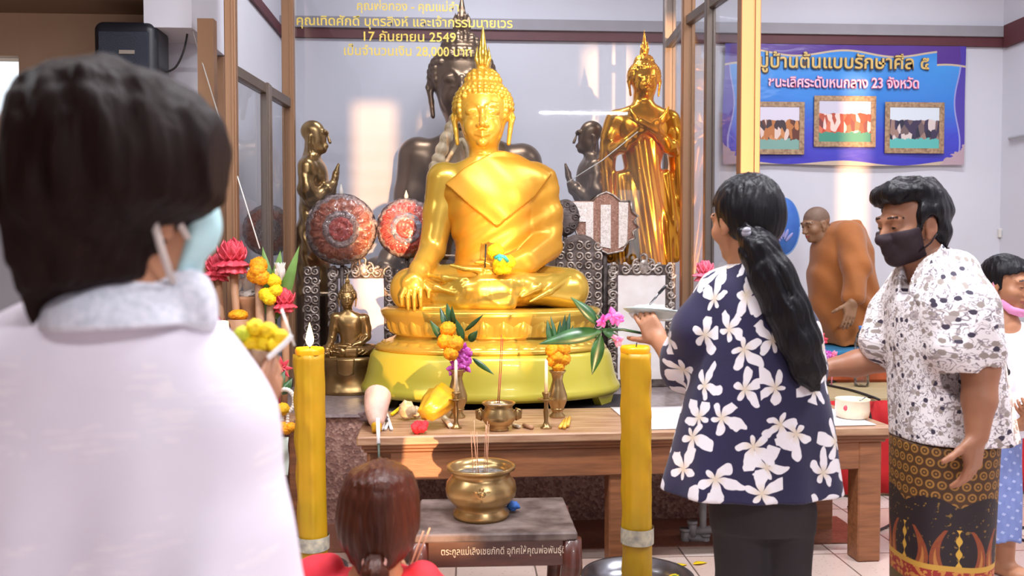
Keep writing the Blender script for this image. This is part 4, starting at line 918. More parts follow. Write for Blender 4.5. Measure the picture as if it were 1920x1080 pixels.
RUST = ring_mat('rust_brocade', ((150, 82, 62), (186, 110, 86), (206, 140, 112))); GREYBRO = ring_mat('grey_brocade', ((120, 104, 104), (168, 150, 148), (206, 196, 196)), 60); REDBRO = ring_mat('red_brocade', ((176, 70, 70), (206, 96, 88), (226, 150, 140)), 50); BLUEBRO = ring_mat('blue_grey_brocade', ((110, 130, 160), (160, 176, 196), (190, 80, 80)), 60); WHITEBRO = ring_mat('white_brocade', ((206, 190, 180), (236, 226, 220), (250, 244, 240)), 90); BROWNBRO = ring_mat('brown_brocade', ((130, 92, 78), (160, 118, 100), (190, 150, 130)), 80)
FY = rotx(PI/2)                                               # lathe axis towards the viewer (-y)
def fan(label, px, py, r, d, m_main, m_mid, m_core, scallop=18, ratio=1.0, wrap=True, tilt=0.0, tip=True):
    c = at(px, py, d); k = d/F_PX; R = r*k; A = roty(tilt) @ FY
    t = thing('ceremonial_fan', label, 'fan', (c[0], c[1], ZP)); wob = lambda a, z: 1+0.055*abs(math.sin(a*scallop/2))
    part(t, 'rim', MB().lathe([(R, -0.008), (R*1.0, 0.008), (R*0.93, 0.016), (R*0.86, 0.012)], c, 108, 1.0, ratio, R=A, wob=wob).geo(), GREYBRO if m_main is not WHITEBRO else BROWNBRO)
    wob2 = lambda a, z: 1+0.08*abs(math.sin(a*scallop/2+0.4))
    pan = MB().lathe([(R*0.86, 0.0), (R*0.84, 0.018), (R*0.6, 0.022), (R*0.52, 0.016)], c, 108, 1.0, ratio, R=A, wob=wob2)
    ring = MB().lathe([(R*0.54, 0.0), (R*0.52, 0.024), (R*0.42, 0.03), (R*0.36, 0.02)], c, 72, 1.0, ratio, R=A, wob=lambda a, z: 1+0.05*abs(math.sin(a*6)))
    for i in range(scallop):
        a = 2*PI*i/scallop; q = c+A @ np.array([math.cos(a)*R*0.72, math.sin(a)*R*0.72*ratio, 0.022]); pan.ball(q, (R*0.05, 0.008, R*0.11), 8, 6, R=roty(tilt+PI/2-a))
    part(t, 'panel', pan.geo(), m_main)
    part(t, 'ring', ring.geo(), m_mid)
    part(t, 'boss', MB().lathe([(R*0.36, 0.0), (R*0.33, 0.026), (R*0.2, 0.03), (R*0.18, 0.022), (R*0.1, 0.036), (0.0, 0.04)], c, 48, 1.0, ratio, R=A, wob=lambda a, z: 1+0.07*abs(math.sin(a*5))).geo(), m_core)
    part(t, 'handle', MB().tube([c+np.array([0, 0.02, -R*0.8]), (c[0], c[1]+0.02, ZP)], 0.012, 10).lathe([(0.06, ZP), (0.06, ZP+0.02), (0.02, ZP+0.04)], (c[0], c[1]+0.02, 0), 20).geo(), DARKCARVE)
    if tip: part(t, 'finial', MB().tube([c+np.array([0, 0, R*0.95*ratio]), c+np.array([0, 0, R*ratio*1.12]), c+np.array([0, 0, R*ratio*1.32])], [0.008, 0.014, 0.002], 8).geo(), PORC)
    if wrap:
        part(t, 'plastic_wrap', MB().ball(c+np.array([0, -0.005, 0]), (R*1.03, 0.05, R*1.05*ratio), 48, 30, disp=lambda v: 1+0.03*noise.noise(Vector(v)*4)).geo(), FILM, label='clear plastic wrap')
    return t
fan('round rust-coloured ceremonial fan in plastic wrap, left of the gold statue', 640, 430, 64, 5.11, RUST, GREYBRO, REDBRO)
fan('round red ceremonial fan with a blue-grey centre, half behind the gold arm', 762, 428, 54, 5.13, REDBRO, BLUEBRO, REDBRO, 22)
fan('round brown ceremonial fan seen through the left glass wing', 503, 432, 46, 5.40, RUST, GREYBRO, GREYBRO, 20, tip=False)
def shield_fan():
    d = 5.19; c = at(1120, 425, d); k = d/F_PX; t = thing('ceremonial_fan', 'brown and white striped shield-shaped ceremonial fan beside the gold Buddha\'s shoulder', 'fan', (c[0], c[1], ZP))
    P = lambda x, y, o=0.0: at(x, y, d)+np.array([0, o, 0])
    def pr(poly, y0, y1, mb): return mb.prism([((x-1120)*k, -(y-425)*k) for x, y in poly], -y1, -y0, R=FY, c=c)
    zig = []
    for i in range(9): zig += [(1075+i*5.5, 452+(i % 2)*7+i*1.3)]
    out = [(1034, 378), (1110, 377), (1122, 366), (1137, 360), (1150, 366), (1163, 377), (1182, 377), (1184, 395), (1196, 405), (1188, 415), (1197, 427), (1186, 434), (1190, 447), (1178, 452), (1168, 470), (1140, 476), (1120, 466), (1100, 470), (1085, 448), (1078, 430), (1070, 424), (1074, 410), (1060, 400), (1036, 400)]
    part(t, 'panel', pr(out[::-1], 0.0, 0.02, MB()).geo(), BROWNBRO)
    for poly in ([(1036, 379), (1112, 379), (1112, 466), (1098, 456), (1098, 416), (1074, 416), (1062, 402), (1036, 402)], [(1126, 384), (1145, 384), (1145, 466), (1126, 462)], [(1160, 379), (1178, 379), (1176, 458), (1160, 466)]):
        part(t, 'stripe', pr(poly[::-1], -0.008, 0.002, MB()).geo(), WHITEBRO, label='white brocade stripe')
    b = MB(); b.tube([P(x, y, -0.006) for x, y in out[6:]], 0.007, 6); b.tube([P(x, y, -0.006) for x, y in out[1:7]], 0.006, 6)
    part(t, 'edging', b.geo(), SILVER)
    part(t, 'handle', MB().tube([P(1135, 470, 0.02), np.array([P(1135, 470)[0], c[1]+0.02, ZP])], 0.014, 10).geo(), DARKCARVE)
shield_fan()
def carved_back(label, xl, xr, yt, yb, d, m, name='carved_screen', round_top=True):
    P = lambda x, y, o=0.0: at(x, y, d)+np.array([0, o, 0]); k = d/F_PX; c = P((xl+xr)/2, yb); t = thing(name, label, 'screen', (c[0], c[1], ZP)); w_ = (xr-xl)*k; zt = P(xl, yt)[2]
    poly = [(-w_/2, 0), (w_/2, 0), (w_/2, zt-ZP-0.05)]+([(w_*0.42*math.cos(a)+0.0, zt-ZP-0.05+0.09*math.sin(a)) for a in np.linspace(0.2, PI-0.2, 9)] if round_top else [(w_/2, zt-ZP), (-w_/2, zt-ZP)])+[(-w_/2, zt-ZP-0.05)]
    part(t, 'panel', MB().prism(poly, -0.015, 0.015, R=FY, c=(c[0], c[1], ZP)).geo(), m)
    o = MB(); r = np.random.default_rng(int(xl)); nx = max(2, int(w_/0.052)); nz = max(3, int((zt-ZP)/0.055))
    for i in range(nx):
        for j in range(nz):
            q = np.array([c[0]-w_/2+w_*(i+0.5)/nx, c[1]-0.018, ZP+(zt-ZP)*(j+0.5)/nz]); spiral(o, q, 0.028, 1.5, 0.0065, r.uniform(0, 6), 1 if (i+j) % 2 else -1)
    part(t, 'carved_scrolls', o.geo(), SILVER if m is DARKCARVE else m); return t
carved_back('dark carved screen with scrolls between the shield fan and the gold knee', 1042, 1128, 452, 640, 5.08, DARKCARVE)
carved_back('narrow dark carved post at the left end behind the lit candle', 572, 600, 500, 700, 5.10, DARKCARVE, 'carved_post', False)
# rosette on the dark screen
rc = at(1060, 408, 5.14); rm = thing('carved_rosette', 'grey carved rosette board by the gold statue\'s left shoulder', 'carving', (rc[0], rc[1], ZP)); o_ = MB().lathe([(0.085, -0.012), (0.085, 0.006), (0.06, 0.016), (0.0, 0.02)], rc, 32, 1.0, 1.3, R=FY)
for i in range(9): spiral(o_, rc+np.array([0.06*math.cos(i*0.7), -0.016, 0.08*math.sin(i*0.7)]), 0.024, 1.4, 0.006, i, 1)
part(rm, 'board', o_.geo(), DARKCARVE); part(rm, 'stand', MB().tube([rc+np.array([0, 0.015, 0]), (rc[0], rc[1]+0.015, ZP)], 0.014, 8).geo(), DARKCARVE)
# blue oval fan behind the monk
fb = at(1468, 425, 6.55); BLUEFAN = mat('blue_fan_cloth', (66, 120, 196), 0.6, rgb2=(52, 96, 180), vscale=5)
t = thing('ceremonial_fan', 'blue oval ceremonial fan with a gold flame emblem, behind the monk', 'fan', (fb[0], fb[1], dz))
part(t, 'panel', MB().lathe([(0.125, -0.006), (0.13, 0.0), (0.125, 0.008), (0.0, 0.012)], fb, 48, 1.0, 1.72, R=FY).geo(), BLUEFAN)
part(t, 'rim', MB().tube([fb+np.array([0.128*math.cos(a), -0.004, 0.22*math.sin(a)]) for a in np.linspace(0, 2*PI, 49)], 0.006, 6).geo(), mat('pale_blue_edging', (110, 150, 206), 0.5))
em = MB(); em.ball(fb+np.array([-0.01, -0.014, 0.06]), (0.03, 0.006, 0.05), 12, 8).ball(fb+np.array([-0.01, -0.014, 0.11]), (0.012, 0.005, 0.04), 10, 8)
part(t, 'flame_emblem', em.geo(), mat('gold_emblem', (226, 176, 70), 0.5)); ep = MB()
for i in range(5): ep.ball(fb+np.array([-0.05+0.024*i, -0.013, -0.04-0.02*abs(i-2)]), (0.013, 0.004, 0.045), 8, 6, R=roty(0.35*(i-2)))
part(t, 'lotus_emblem', ep.geo(), mat('lilac_emblem', (150, 150, 206), 0.5)); part(t, 'handle', MB().tube([fb+np.array([0, 0.0, -0.2]), (fb[0], fb[1], dz)], 0.012, 8).geo(), DARKCARVE)
# cream ridged horn-like ornament behind the gold statue's shoulder
hp = [at(x, y, 5.13) for x, y in ((806, 560), (808, 420), (814, 330), (826, 288), (845, 240), (862, 205), (872, 186))]
def smooth_path(P, n):
    P = np.array(P); t = np.linspace(0, len(P)-1, n); D = dense(np.column_stack([np.arange(len(P)), P]), 200); return np.stack([np.interp(t, D[:, 0], D[:, i]) for i in (1, 2, 3)], 1)
hs = smooth_path(hp, 150); t = thing('carved_ornament', 'cream ridged curved ornament rising behind the gold Buddha\'s shoulder', 'ornament', (hs[0][0], hs[0][1], ZP))
part(t, 'horn', MB().tube(hs, [(0.046-0.016*i/149)*(0.82+0.26*abs(math.sin(i*0.30))) for i in range(150)], 12).geo(), CREAM)
part(t, 'tendril', MB().tube(smooth_path([at(x, y, 5.15) for x, y in ((822, 330), (848, 285), (866, 262), (876, 290), (868, 318))], 40), [0.014]*40, 8).geo(), CREAM)
part(t, 'base', MB().lathe([(0.06, ZP), (0.06, ZP+0.03), (0.045, ZP+0.06)], (hs[0][0], hs[0][1], 0), 24).tube([(hs[0][0], hs[0][1], ZP+0.04), hs[0]], 0.04, 10).geo(), DARKCARVE)
# strings
single('sacred_string', 'taut white string running from the ceiling bracket down to the offerings', 'string', MB().tube([at(357, 45, 4.6), at(420, 250, 4.35), at(487, 466, 4.1)], 0.0032, 6).geo(), STRING)
single('sacred_string', 'thin white string tied from the standing gold Buddha\'s hands', 'string', MB().tube([at(1196, 247, 5.28), at(1130, 300, 5.22+0.06), at(1062, 343, 5.29)], 0.003, 6).geo(), STRING)
# loudspeaker and cable
sp = at(246, 105, 4.6); sk = 4.6/F_PX; t = thing('loudspeaker', 'black loudspeaker with rounded top mounted high by the white column', 'speaker', (sp[0], sp[1], sp[2]-0.2))
Sx = SDF(sp-np.array([0.2, 0.16, 0.32]), sp+np.array([0.2, 0.2, 0.24]), 0.006); Sx.box(sp+np.array([0, 0.02, -0.06]), (0.165, 0.12, 0.225), 0.05, 0); part(t, 'cabinet', Sx.mesh(), BLACK_PL)
part(t, 'grille', MB().box(sp+np.array([0, -0.102, -0.03]), (0.26, 0.012, 0.27), bev=0.005).geo(), mat('dark_grille', (40, 46, 62), 0.5, bump=0.6, bscale=300)); part(t, 'badge', MB().box(sp+np.array([0.02, -0.11, -0.005]), (0.08, 0.006, 0.02)).geo(), mat('silver_badge', (170, 160, 150), 0.4, 0.5))
part(t, 'bracket', MB().tube([sp+np.array([0.05, 0.13, 0]), sp+np.array([0.1, 0.2, 0.0])], 0.02, 8).tube([sp+np.array([0.1, 0.2, 0]), np.array([-1.8, 4.965, sp[2]])], 0.02, 8).geo(), CABLE)
single('speaker_cable', 'dark cable looping from the beam down to the loudspeaker', 'cable', MB().tube(smooth_path([at(x, y, 4.66) for x, y in ((280, -6), (312, 16), (345, 26), (352, 48), (346, 90), (330, 125), (306, 138))], 50), 0.006, 6).geo(), CABLE)
# conduit and switch on the back wall
t = thing('light_switch', 'white wall switch box at the end of a grey conduit', 'switch', atY(1885, 445, YB-0.02)); q = atY(1885, 437, YB-0.015)
part(t, 'box', MB().box(q, (0.12, 0.035, 0.075), bev=0.006).geo(), PORC); part(t, 'rocker', MB().box(q+np.array([0.02, -0.02, 0]), (0.03, 0.008, 0.045), bev=0.002).box(q+np.array([-0.03, -0.02, 0]), (0.03, 0.008, 0.045), bev=0.002).geo(), CONDUIT)
part(t, 'conduit', MB().tube([atY(1889, 429, YB-0.015), atY(1890, 300, YB-0.015), atY(1893, 195, YB-0.015)], 0.014, 8).geo(), CONDUIT)
single('wall_conduit', 'grey conduit running along the right wall near the corner', 'conduit', MB().tube([atY(1897, 259, YB-0.02), (4.37, 6.7, 2.31), (4.375, 5.2, 2.31)], 0.014, 8).geo(), CONDUIT)

# ------------------------------------------------------------------ banner
def banner_mat():
    t = NT('printed_blue_banner'); u, v, _ = t.sep(t.uv()); nz = t.noise(7, 3, t.uv()).outputs[0]
    field = t.ramp(v, [(0.0, srgb(60, 44, 170)), (0.25, srgb(62, 66, 190)), (0.55, srgb(52, 128, 208)), (0.85, srgb(70, 150, 222)), (1.0, srgb(46, 130, 210))])
    field = t.mix(t.math('MULTIPLY', nz, 0.25), field, srgb(60, 90, 190))
    top = t.math('ADD', t.math('MULTIPLY', t.math('COSINE', t.math('MULTIPLY', t.math('SUBTRACT', u, 0.5), 15)), 0.025), 0.93)
    e = t.math('ABSOLUTE', t.math('SUBTRACT', u, 0.5)); cor = t.math('MULTIPLY', t.math('GREATER_THAN', e, 0.38), 0.11); top = t.math('SUBTRACT', top, cor)
    dv = t.math('SUBTRACT', v, top); purple = srgb(84, 52, 138); sidew = t.math('ADD', 0.468, t.math('MULTIPLY', t.math('SINE', t.math('MULTIPLY', v, 9)), 0.012))
    c = t.mix(t.math('GREATER_THAN', dv, 0.0), field, purple); c = t.mix(t.math('GREATER_THAN', e, sidew), c, srgb(76, 60, 160))
    line = t.math('LESS_THAN', t.math('ABSOLUTE', dv), 0.008); c = t.mix(line, c, srgb(196, 176, 150))
    line2 = t.math('MULTIPLY', t.math('LESS_THAN', t.math('ABSOLUTE', t.math('SUBTRACT', e, sidew)), 0.003), t.math('LESS_THAN', dv, 0.0)); c = t.mix(line2, c, srgb(150, 150, 206))
    bot = t.math('ADD', 0.02, t.math('MULTIPLY', t.math('COSINE', t.math('MULTIPLY', t.math('SUBTRACT', u, 0.5), 13)), 0.02)); c = t.mix(t.math('LESS_THAN', v, bot), c, srgb(190, 170, 150))
    cx = t.math('SUBTRACT', e, 0.5); orn = t.math('LESS_THAN', t.math('ADD', t.math('ABSOLUTE', cx), t.math('MULTIPLY', v, 0.62)), t.math('ADD', 0.06, t.math('MULTIPLY', t.noise(22, 3, t.uv()).outputs[0], 0.09))); c = t.mix(orn, c, srgb(176, 150, 160))
    t.set(col=c, rough=0.3, coat=0.15); t.bump(t.noise(6, 2, t.uv(), 1.0).outputs[0], 0.25, 0.03); return t.m
B0 = atY(1357, 82, YB-0.03); B1 = atY(1805, 311, YB-0.03); BW, BH = B1[0]-B0[0], B0[2]-B1[2]; YBN = YB-0.045
ban = thing('banner', 'blue printed vinyl banner with gold Thai heading and three photographs on the back wall', 'banner', ((B0[0]+B1[0])/2, YBN, B1[2]))
nu, nv = 60, 30; V = []; uv = []
for s_ in (0, 1):
    for i in range(nu+1):
        for j in range(nv+1):
            u, v = i/nu, j/nv; V.append((B0[0]+BW*u-0.01*math.sin(v*5)*(u < 0.02), YBN+0.008*math.sin(u*9+v*3)*(0.3+abs(u-0.5))-0.006*math.sin(v*6+u*20)*abs(u-0.5)*2+0.003*s_, B1[2]+BH*v+0.006*math.sin(u*8)*(1-v))); uv.append((u, v))
n1 = (nu+1)*(nv+1); Fc = []
for i in range(nu):
    for j in range(nv): a = i*(nv+1)+j; Fc.append((a, a+nv+1, a+nv+2, a+1)); Fc.append((n1+a, n1+a+1, n1+a+nv+2, n1+a+nv+1))
part(ban, 'sheet', (np.array(V), Fc, {'uv': uv}), banner_mat())
def photo_mat(name, sky, cols, ground, seed):
    t = NT(name); u, v, _ = t.sep(t.uv()); vo = t.n('ShaderNodeTexVoronoi', voronoi_dimensions='2D'); vo.inputs['Scale'].default_value = 1.0; t.put(vo.inputs['Vector'], t.mapv(t.uv(), (13, 4.5, 1), loc=(seed, seed*1.7, 0)))
    fig = t.ramp(t.sep(vo.outputs['Color'])[0], [(i/len(cols), srgb(*c)) for i, c in enumerate(cols)], 'CONSTANT'); nz = t.noise(9, 3, t.uv()).outputs[0]
    c = t.mix(t.math('GREATER_THAN', v, t.math('ADD', 0.62, t.math('MULTIPLY', nz, 0.14))), fig, srgb(*sky)); c = t.mix(t.math('LESS_THAN', v, t.math('ADD', 0.12, t.math('MULTIPLY', nz, 0.22))), c, srgb(*ground)); t.set(col=c, rough=0.35); return t.m
PM = [photo_mat('photo_print_one', (206, 200, 216), [(96, 50, 36), (196, 130, 80), (214, 190, 180), (60, 44, 50), (176, 110, 60)], (120, 160, 150), 1.0),
      photo_mat('photo_print_two', (196, 192, 208), [(190, 70, 50), (206, 110, 80), (226, 200, 190), (120, 60, 60), (176, 80, 60)], (66, 140, 120), 4.0),
      photo_mat('photo_print_three', (206, 214, 222), [(40, 40, 60), (110, 90, 90), (206, 190, 186), (60, 50, 76), (150, 120, 110)], (90, 176, 170), 8.0)]
PFR = mat('printed_gilt_frame', (176, 146, 112), 0.5, rgb2=(130, 100, 76), vscale=40)
for (xl, xr, yt, yb, pm) in ((1402, 1508, 190, 290, PM[0]), (1527, 1642, 179, 276, PM[1]), (1660, 1770, 191, 288, PM[2])):
    a, b = atY(xl, yt, YBN-0.02), atY(xr, yb, YBN-0.02); c = (a+b)/2; w_, h_ = b[0]-a[0], a[2]-b[2]; m = MB(); bw = 0.042
    for (cx, cz, ww, hh) in ((c[0], a[2]-bw/2, w_, bw), (c[0], b[2]+bw/2, w_, bw), (a[0]+bw/2, c[2], bw, h_-2*bw), (b[0]-bw/2, c[2], bw, h_-2*bw)): m.box((cx, YBN-0.018, cz), (ww, 0.006, hh), bev=0.002)
    fr = part(ban, 'printed_frame', m.geo(), PFR)
    V = [(c[0]-w_/2+bw, YBN-0.0165, c[2]-h_/2+bw), (c[0]+w_/2-bw, YBN-0.0165, c[2]-h_/2+bw), (c[0]+w_/2-bw, YBN-0.0165, c[2]+h_/2-bw), (c[0]-w_/2+bw, YBN-0.0165, c[2]+h_/2-bw)]
    V = np.array(V+[(x, YBN-0.013, z) for x, _, z in V]); part(fr, 'photograph', (V, [(0, 1, 2, 3), (7, 6, 5, 4), (0, 4, 5, 1), (1, 5, 6, 2), (2, 6, 7, 3), (3, 7, 4, 0)], {'uv': [(0, 0), (1, 0), (1, 1), (0, 1)]*2}), pm, smooth=False)
def fit_text(parent, body, xa, xb, y, hpx, Y, m, off=0.0, dy=0.0, ext=0.001):
    o = text(parent, body, atY((xa+xb)/2, y, Y)+np.array([0, dy, 0]), 0.1, m, ext=ext, offset=off); k = F_PX/Y/1.003
    w_ = max(v.co.x for v in o.data.vertices)-min(v.co.x for v in o.data.vertices); o.matrix_basis = o.matrix_basis @ Matrix.Diagonal(((xb-xa)/k/w_, hpx/k/0.06, 1, 1)); split_words(o, 0.015)
BROWNT = mat('brown_text_outline', (70, 50, 40), 0.5); GOLDT = mat('gold_banner_text', (214, 180, 104), 0.5); PINKT = mat('pink_banner_text', (250, 200, 216), 0.5); REDT = mat('rose_text_outline', (206, 80, 130), 0.5)
fit_text(ban, 'หมู่บ้านต้นแบบรักษาศีล ๕', 1398, 1748, 118, 21, YBN-0.02, BROWNT, 0.005, 0.003); fit_text(ban, 'หมู่บ้านต้นแบบรักษาศีล ๕', 1398, 1748, 117, 21, YBN-0.02, GOLDT, 0.0015)
fit_text(ban, 'ชนะเลิศระดับหนกลาง 23 จังหวัด', 1437, 1729, 156, 16, YBN-0.02, REDT, 0.004, 0.003); fit_text(ban, 'ชนะเลิศระดับหนกลาง 23 จังหวัด', 1437, 1729, 156, 16, YBN-0.02, PINKT, 0.001)
# ------------------------------------------------------------------ candles
def mari(mb, c, r, n=30, m=20, seed=0):
    return mb.ball(c, (r, r, r*0.92), n, m, disp=lambda v: 0.84+0.30*abs(noise.noise(Vector(v)*5.5+Vector((seed, 0, 0))))+0.16*abs(noise.noise(Vector(v)*11+Vector((0, seed, 0)))))
def big_candle(label, px, ptop, d, zb, rpx, lab, lean=0.0):
    c = at(px, ptop, d); k = d/F_PX; r = rpx*k; zt = c[2]; t = thing('candle', label, 'candle', (c[0]+lean, c[1], zb)); n = 40
    rr = np.random.default_rng(int(px)); drips = [(rr.uniform(0, 6.28), rr.uniform(0.05, 0.13), rr.uniform(0.3, 1.0)) for _ in range(9)]+[(PI*1.0, 0.14, 1.0), (PI*1.55, 0.09, 0.9)]
    def wob(a, z):
        f = (zt-z)/(zt-zb); s_ = 1.0
        for (a0, h, L) in drips:
            da = abs((a-a0+PI) % (2*PI)-PI)
            if f < L: s_ += h*math.exp(-(da/0.16)**2)*(0.7+0.3*math.sin(z*40+a0*3))
        return s_+0.012*math.sin(3*a+z*9)
    zs = np.linspace(zb, zt-0.02, 44); prof = [(r*0.97, z) for z in zs]
    mb = MB().lathe(prof, (c[0], c[1], 0), 56, wob=wob)
    mb.xf(lambda p: p+np.array([lean*(zt-p[2])/(zt-zb), 0, 0])); part(t, 'shaft', mb.geo(), WAX)
    top = MB().lathe([(r*0.97, zt-0.02), (r*1.0, zt-0.004), (r*0.9, zt+0.008), (r*0.72, zt+0.002), (r*0.3, zt-0.012), (0.0, zt-0.014)], (c[0], c[1], 0), 40, wob=lambda a, z: 1+0.05*math.sin(5*a), cap0=False)
    part(t, 'melted_rim', top.geo(), WAX_O)
    part(t, 'wick', MB().tube([c+np.array([0, 0, -0.014]), c+np.array([0.004, 0, 0.02])], 0.0025, 6).geo(), CABLE)
    zl0, zl1 = at(px, lab[1], d)[2], at(px, lab[0], d)[2]; lx = lambda z: c[0]+lean*(zt-z)/(zt-zb)
    part(t, 'paper_label', MB().lathe([(r*1.12, zl0), (r*1.12, zl1)], (lx((zl0+zl1)/2), c[1], 0), 40, cap0=False, cap1=False, wob=lambda a, z: 1+0.006*math.sin(4*a)).geo(), LABELP, label='printed paper band')
    return t, c
cl, ctop = big_candle('tall thick yellow candle burning with a flame, left of the altar table', 580, 655, 3.5, 0.014, 27, (1006, 1032), 0.012)
fl = MB().lathe([(0.003, 0.0), (0.013, 0.012), (0.017, 0.028), (0.012, 0.054), (0.004, 0.084), (0.0, 0.098)], ctop+np.array([0.002, 0, 0.012]), 20)
fo = part(cl, 'flame', fl.geo(), FLAME)
pl = bpy.data.lights.new('candle_light', 'POINT'); pl.energy = 1.6; pl.color = (1, 0.55, 0.18); pl.shadow_soft_size = 0.03; plo = bpy.data.objects.new('candle_light', pl); COL.objects.link(plo); plo.location = tuple(ctop+np.array([0, 0, 0.10]))
cr_, ctr = big_candle('tall thick yellow candle standing in the steel basin', 1192, 652, 3.3, 0.03, 28, (990, 1020), 0.012)
def basin(label, c, r, h):
    return single('steel_basin', label, 'basin', MB().lathe([(0.0, 0.004), (r*0.62, 0.004), (r*0.68, 0.0), (r*0.74, 0.004), (r*0.86, h*0.55), (r*0.95, h), (r*1.0, h+0.004), (r*0.99, h+0.008), (r*0.94, h+0.006), (r*0.84, h*0.6), (r*0.7, 0.018), (0.0, 0.018)], c, 56).geo(), STEEL)
basin('wide shallow steel basin around the foot of the right candle', (ctr[0]+0.012, ctr[1]-0.0, 0.0), 0.222, 0.088)
basin('steel basin under the burning left candle', (ctop[0]+0.012, ctop[1], 0.0), 0.14, 0.05)
for i in range(9):
    a = rng.uniform(0, 6.28); q = np.array([ctr[0]+0.012+0.14*math.cos(a), ctr[1]+0.13*math.sin(a), 0.062]); single('leaf_scrap', 'yellow-green leaf scrap lying in the steel basin', 'leaf', MB().leaf(q, (math.cos(a*3), math.sin(a*3), 0.12), (0, 0, 1), 0.075, 0.03, 0.1).geo(), MARI_Y if i % 2 else LEAF_L, 'leaf scraps in the basin')
for (px, py, dx) in ((1262, 1062, 0.05), (1300, 1058, 0.04)):
    q = atZ(px, py, 0.004); single('fallen_petal', 'yellow petal fallen on the floor beside the steel basin', 'petal', MB().leaf(q, (1, 0.3, 0.03), (0, 0, 1), 0.07, 0.03, 0.05).geo(), MARI_Y, 'fallen petals on the floor')

# ------------------------------------------------------------------ things on the altar table
def tpt(px, py): return atZ(px, py, ZT)
def vase(label, px, py, hpx, rpx):
    b = tpt(px, py); d = float((b-CAM) @ FW); k = d/F_PX; h = hpx*k; r = rpx*k; t = thing('flower_vase', label, 'vase', b)
    part(t, 'body', MB().lathe([(r*0.75, 0), (r*0.78, h*0.03), (r*0.5, h*0.10), (r*0.62, h*0.18), (r*0.95, h*0.36), (r*0.98, h*0.46), (r*0.7, h*0.64), (r*0.5, h*0.80), (r*0.62, h*0.93), (r*0.86, h*0.985), (r*0.85, h), (r*0.6, h*0.95), (r*0.4, h*0.8)], b, 36, cap1=False).geo(), BRASS)
    part(t, 'band', MB().lathe([(r*0.66, h*0.165), (r*0.72, h*0.18), (r*0.66, h*0.195)], b, 36, cap0=False, cap1=False).geo(), BRONZE_L)
    return t, b, k, h, d
t, b, k, h, d = vase('brass vase holding marigolds and purple orchids, left of the small incense bowl', 857, 783, 92, 20)
fb_ = thing('flower_bunch', 'bunch of three marigold balls and purple orchids in the left brass vase', 'flowers', b+np.array([0, 0, h*0.8])); g = lambda x, y, o=0.0: at(x, y, d)+np.array([0, o, 0])
for i, (x, y, r) in enumerate(((840, 616, 16), (836, 638, 17), (853, 642, 17), (846, 660, 15))): part(fb_, 'marigold', mari(MB(), g(x, y, -0.03-0.01*i), r*k, seed=i).geo(), MARI)
def orchid(mb, c, r, seed=0):
    rr = np.random.default_rng(seed); f = unit(np.array([rr.uniform(-0.5, 0.5), -1, rr.uniform(-0.4, 0.4)])); A = frame(f)
    for i in range(5):
        a = 2*PI*i/5+rr.uniform(0, 1); dd = A @ np.array([math.cos(a), math.sin(a), 0.35]); mb.leaf(c, dd, f, r, r*0.75, 0.3, 5, -0.1)
    return mb.ball(c+f*r*0.2, r*0.2, 8, 6)
for i, (x, y) in enumerate(((868, 655), (858, 682), (876, 668), (872, 686), (850, 690), (862, 668))): part(fb_, 'orchid', orchid(MB(), g(x, y, -0.02), 15*k, i).geo(), ORCHID)
lf = MB()
for (x0, y0, x1, y1, w_) in ((832, 640, 806, 600, 14), (838, 620, 825, 575, 12), (846, 612, 838, 568, 13), (852, 610, 846, 575, 10), (868, 640, 856, 598, 14), (880, 640, 894, 620, 15), (872, 620, 905, 590, 8), (886, 672, 925, 700, 10)):
    p0, p1 = g(x0, y0, 0.0), g(x1, y1, rng.uniform(-0.05, 0.03)); L = np.linalg.norm(p1-p0); lf.leaf(p0, p1-p0, (rng.uniform(-0.4, 0.4), -1, 0.2), L, w_*k, 0.12)
part(fb_, 'leaves', lf.geo(), LEAF); part(fb_, 'stems', MB().tube([b+np.array([0.004, 0, h*0.7]), g(846, 660)], 0.005, 6).tube([b+np.array([-0.004, 0, h*0.7]), g(866, 690)], 0.004, 6).geo(), LEAF_L)
t, b, k, h, d = vase('brass vase holding marigolds and pointed leaves, right of the small incense bowl', 1045, 782, 88, 19)
fb_ = thing('flower_bunch', 'bunch of orange marigolds and pointed leaves in the right brass vase', 'flowers', b+np.array([0, 0, h*0.8]))
for i, (x, y, r) in enumerate(((1036, 656, 15), (1054, 654, 15), (1044, 668, 17), (1056, 672, 14), (1036, 676, 13), (1046, 686, 13))): part(fb_, 'marigold', mari(MB(), g(x, y, -0.02), r*k, seed=i+5).geo(), MARI)
lf = MB()
for (x0, y0, x1, y1, w_) in ((1034, 650, 1027, 600, 13), (1044, 645, 1034, 592, 8), (1048, 650, 1050, 600, 10), (1054, 648, 1060, 590, 11), (1058, 650, 1070, 586, 12), (1062, 652, 1074, 610, 12)):
    p0, p1 = g(x0, y0, 0.0), g(x1, y1, rng.uniform(-0.04, 0.03)); lf.leaf(p0, p1-p0, (rng.uniform(-0.4, 0.4), -1, 0.1), np.linalg.norm(p1-p0), w_*k, 0.1)
part(fb_, 'leaves', lf.geo(), LEAF); part(fb_, 'stems', MB().tube([b+np.array([0, 0, h*0.7]), g(1046, 690)], 0.007, 6).geo(), LEAF_L)
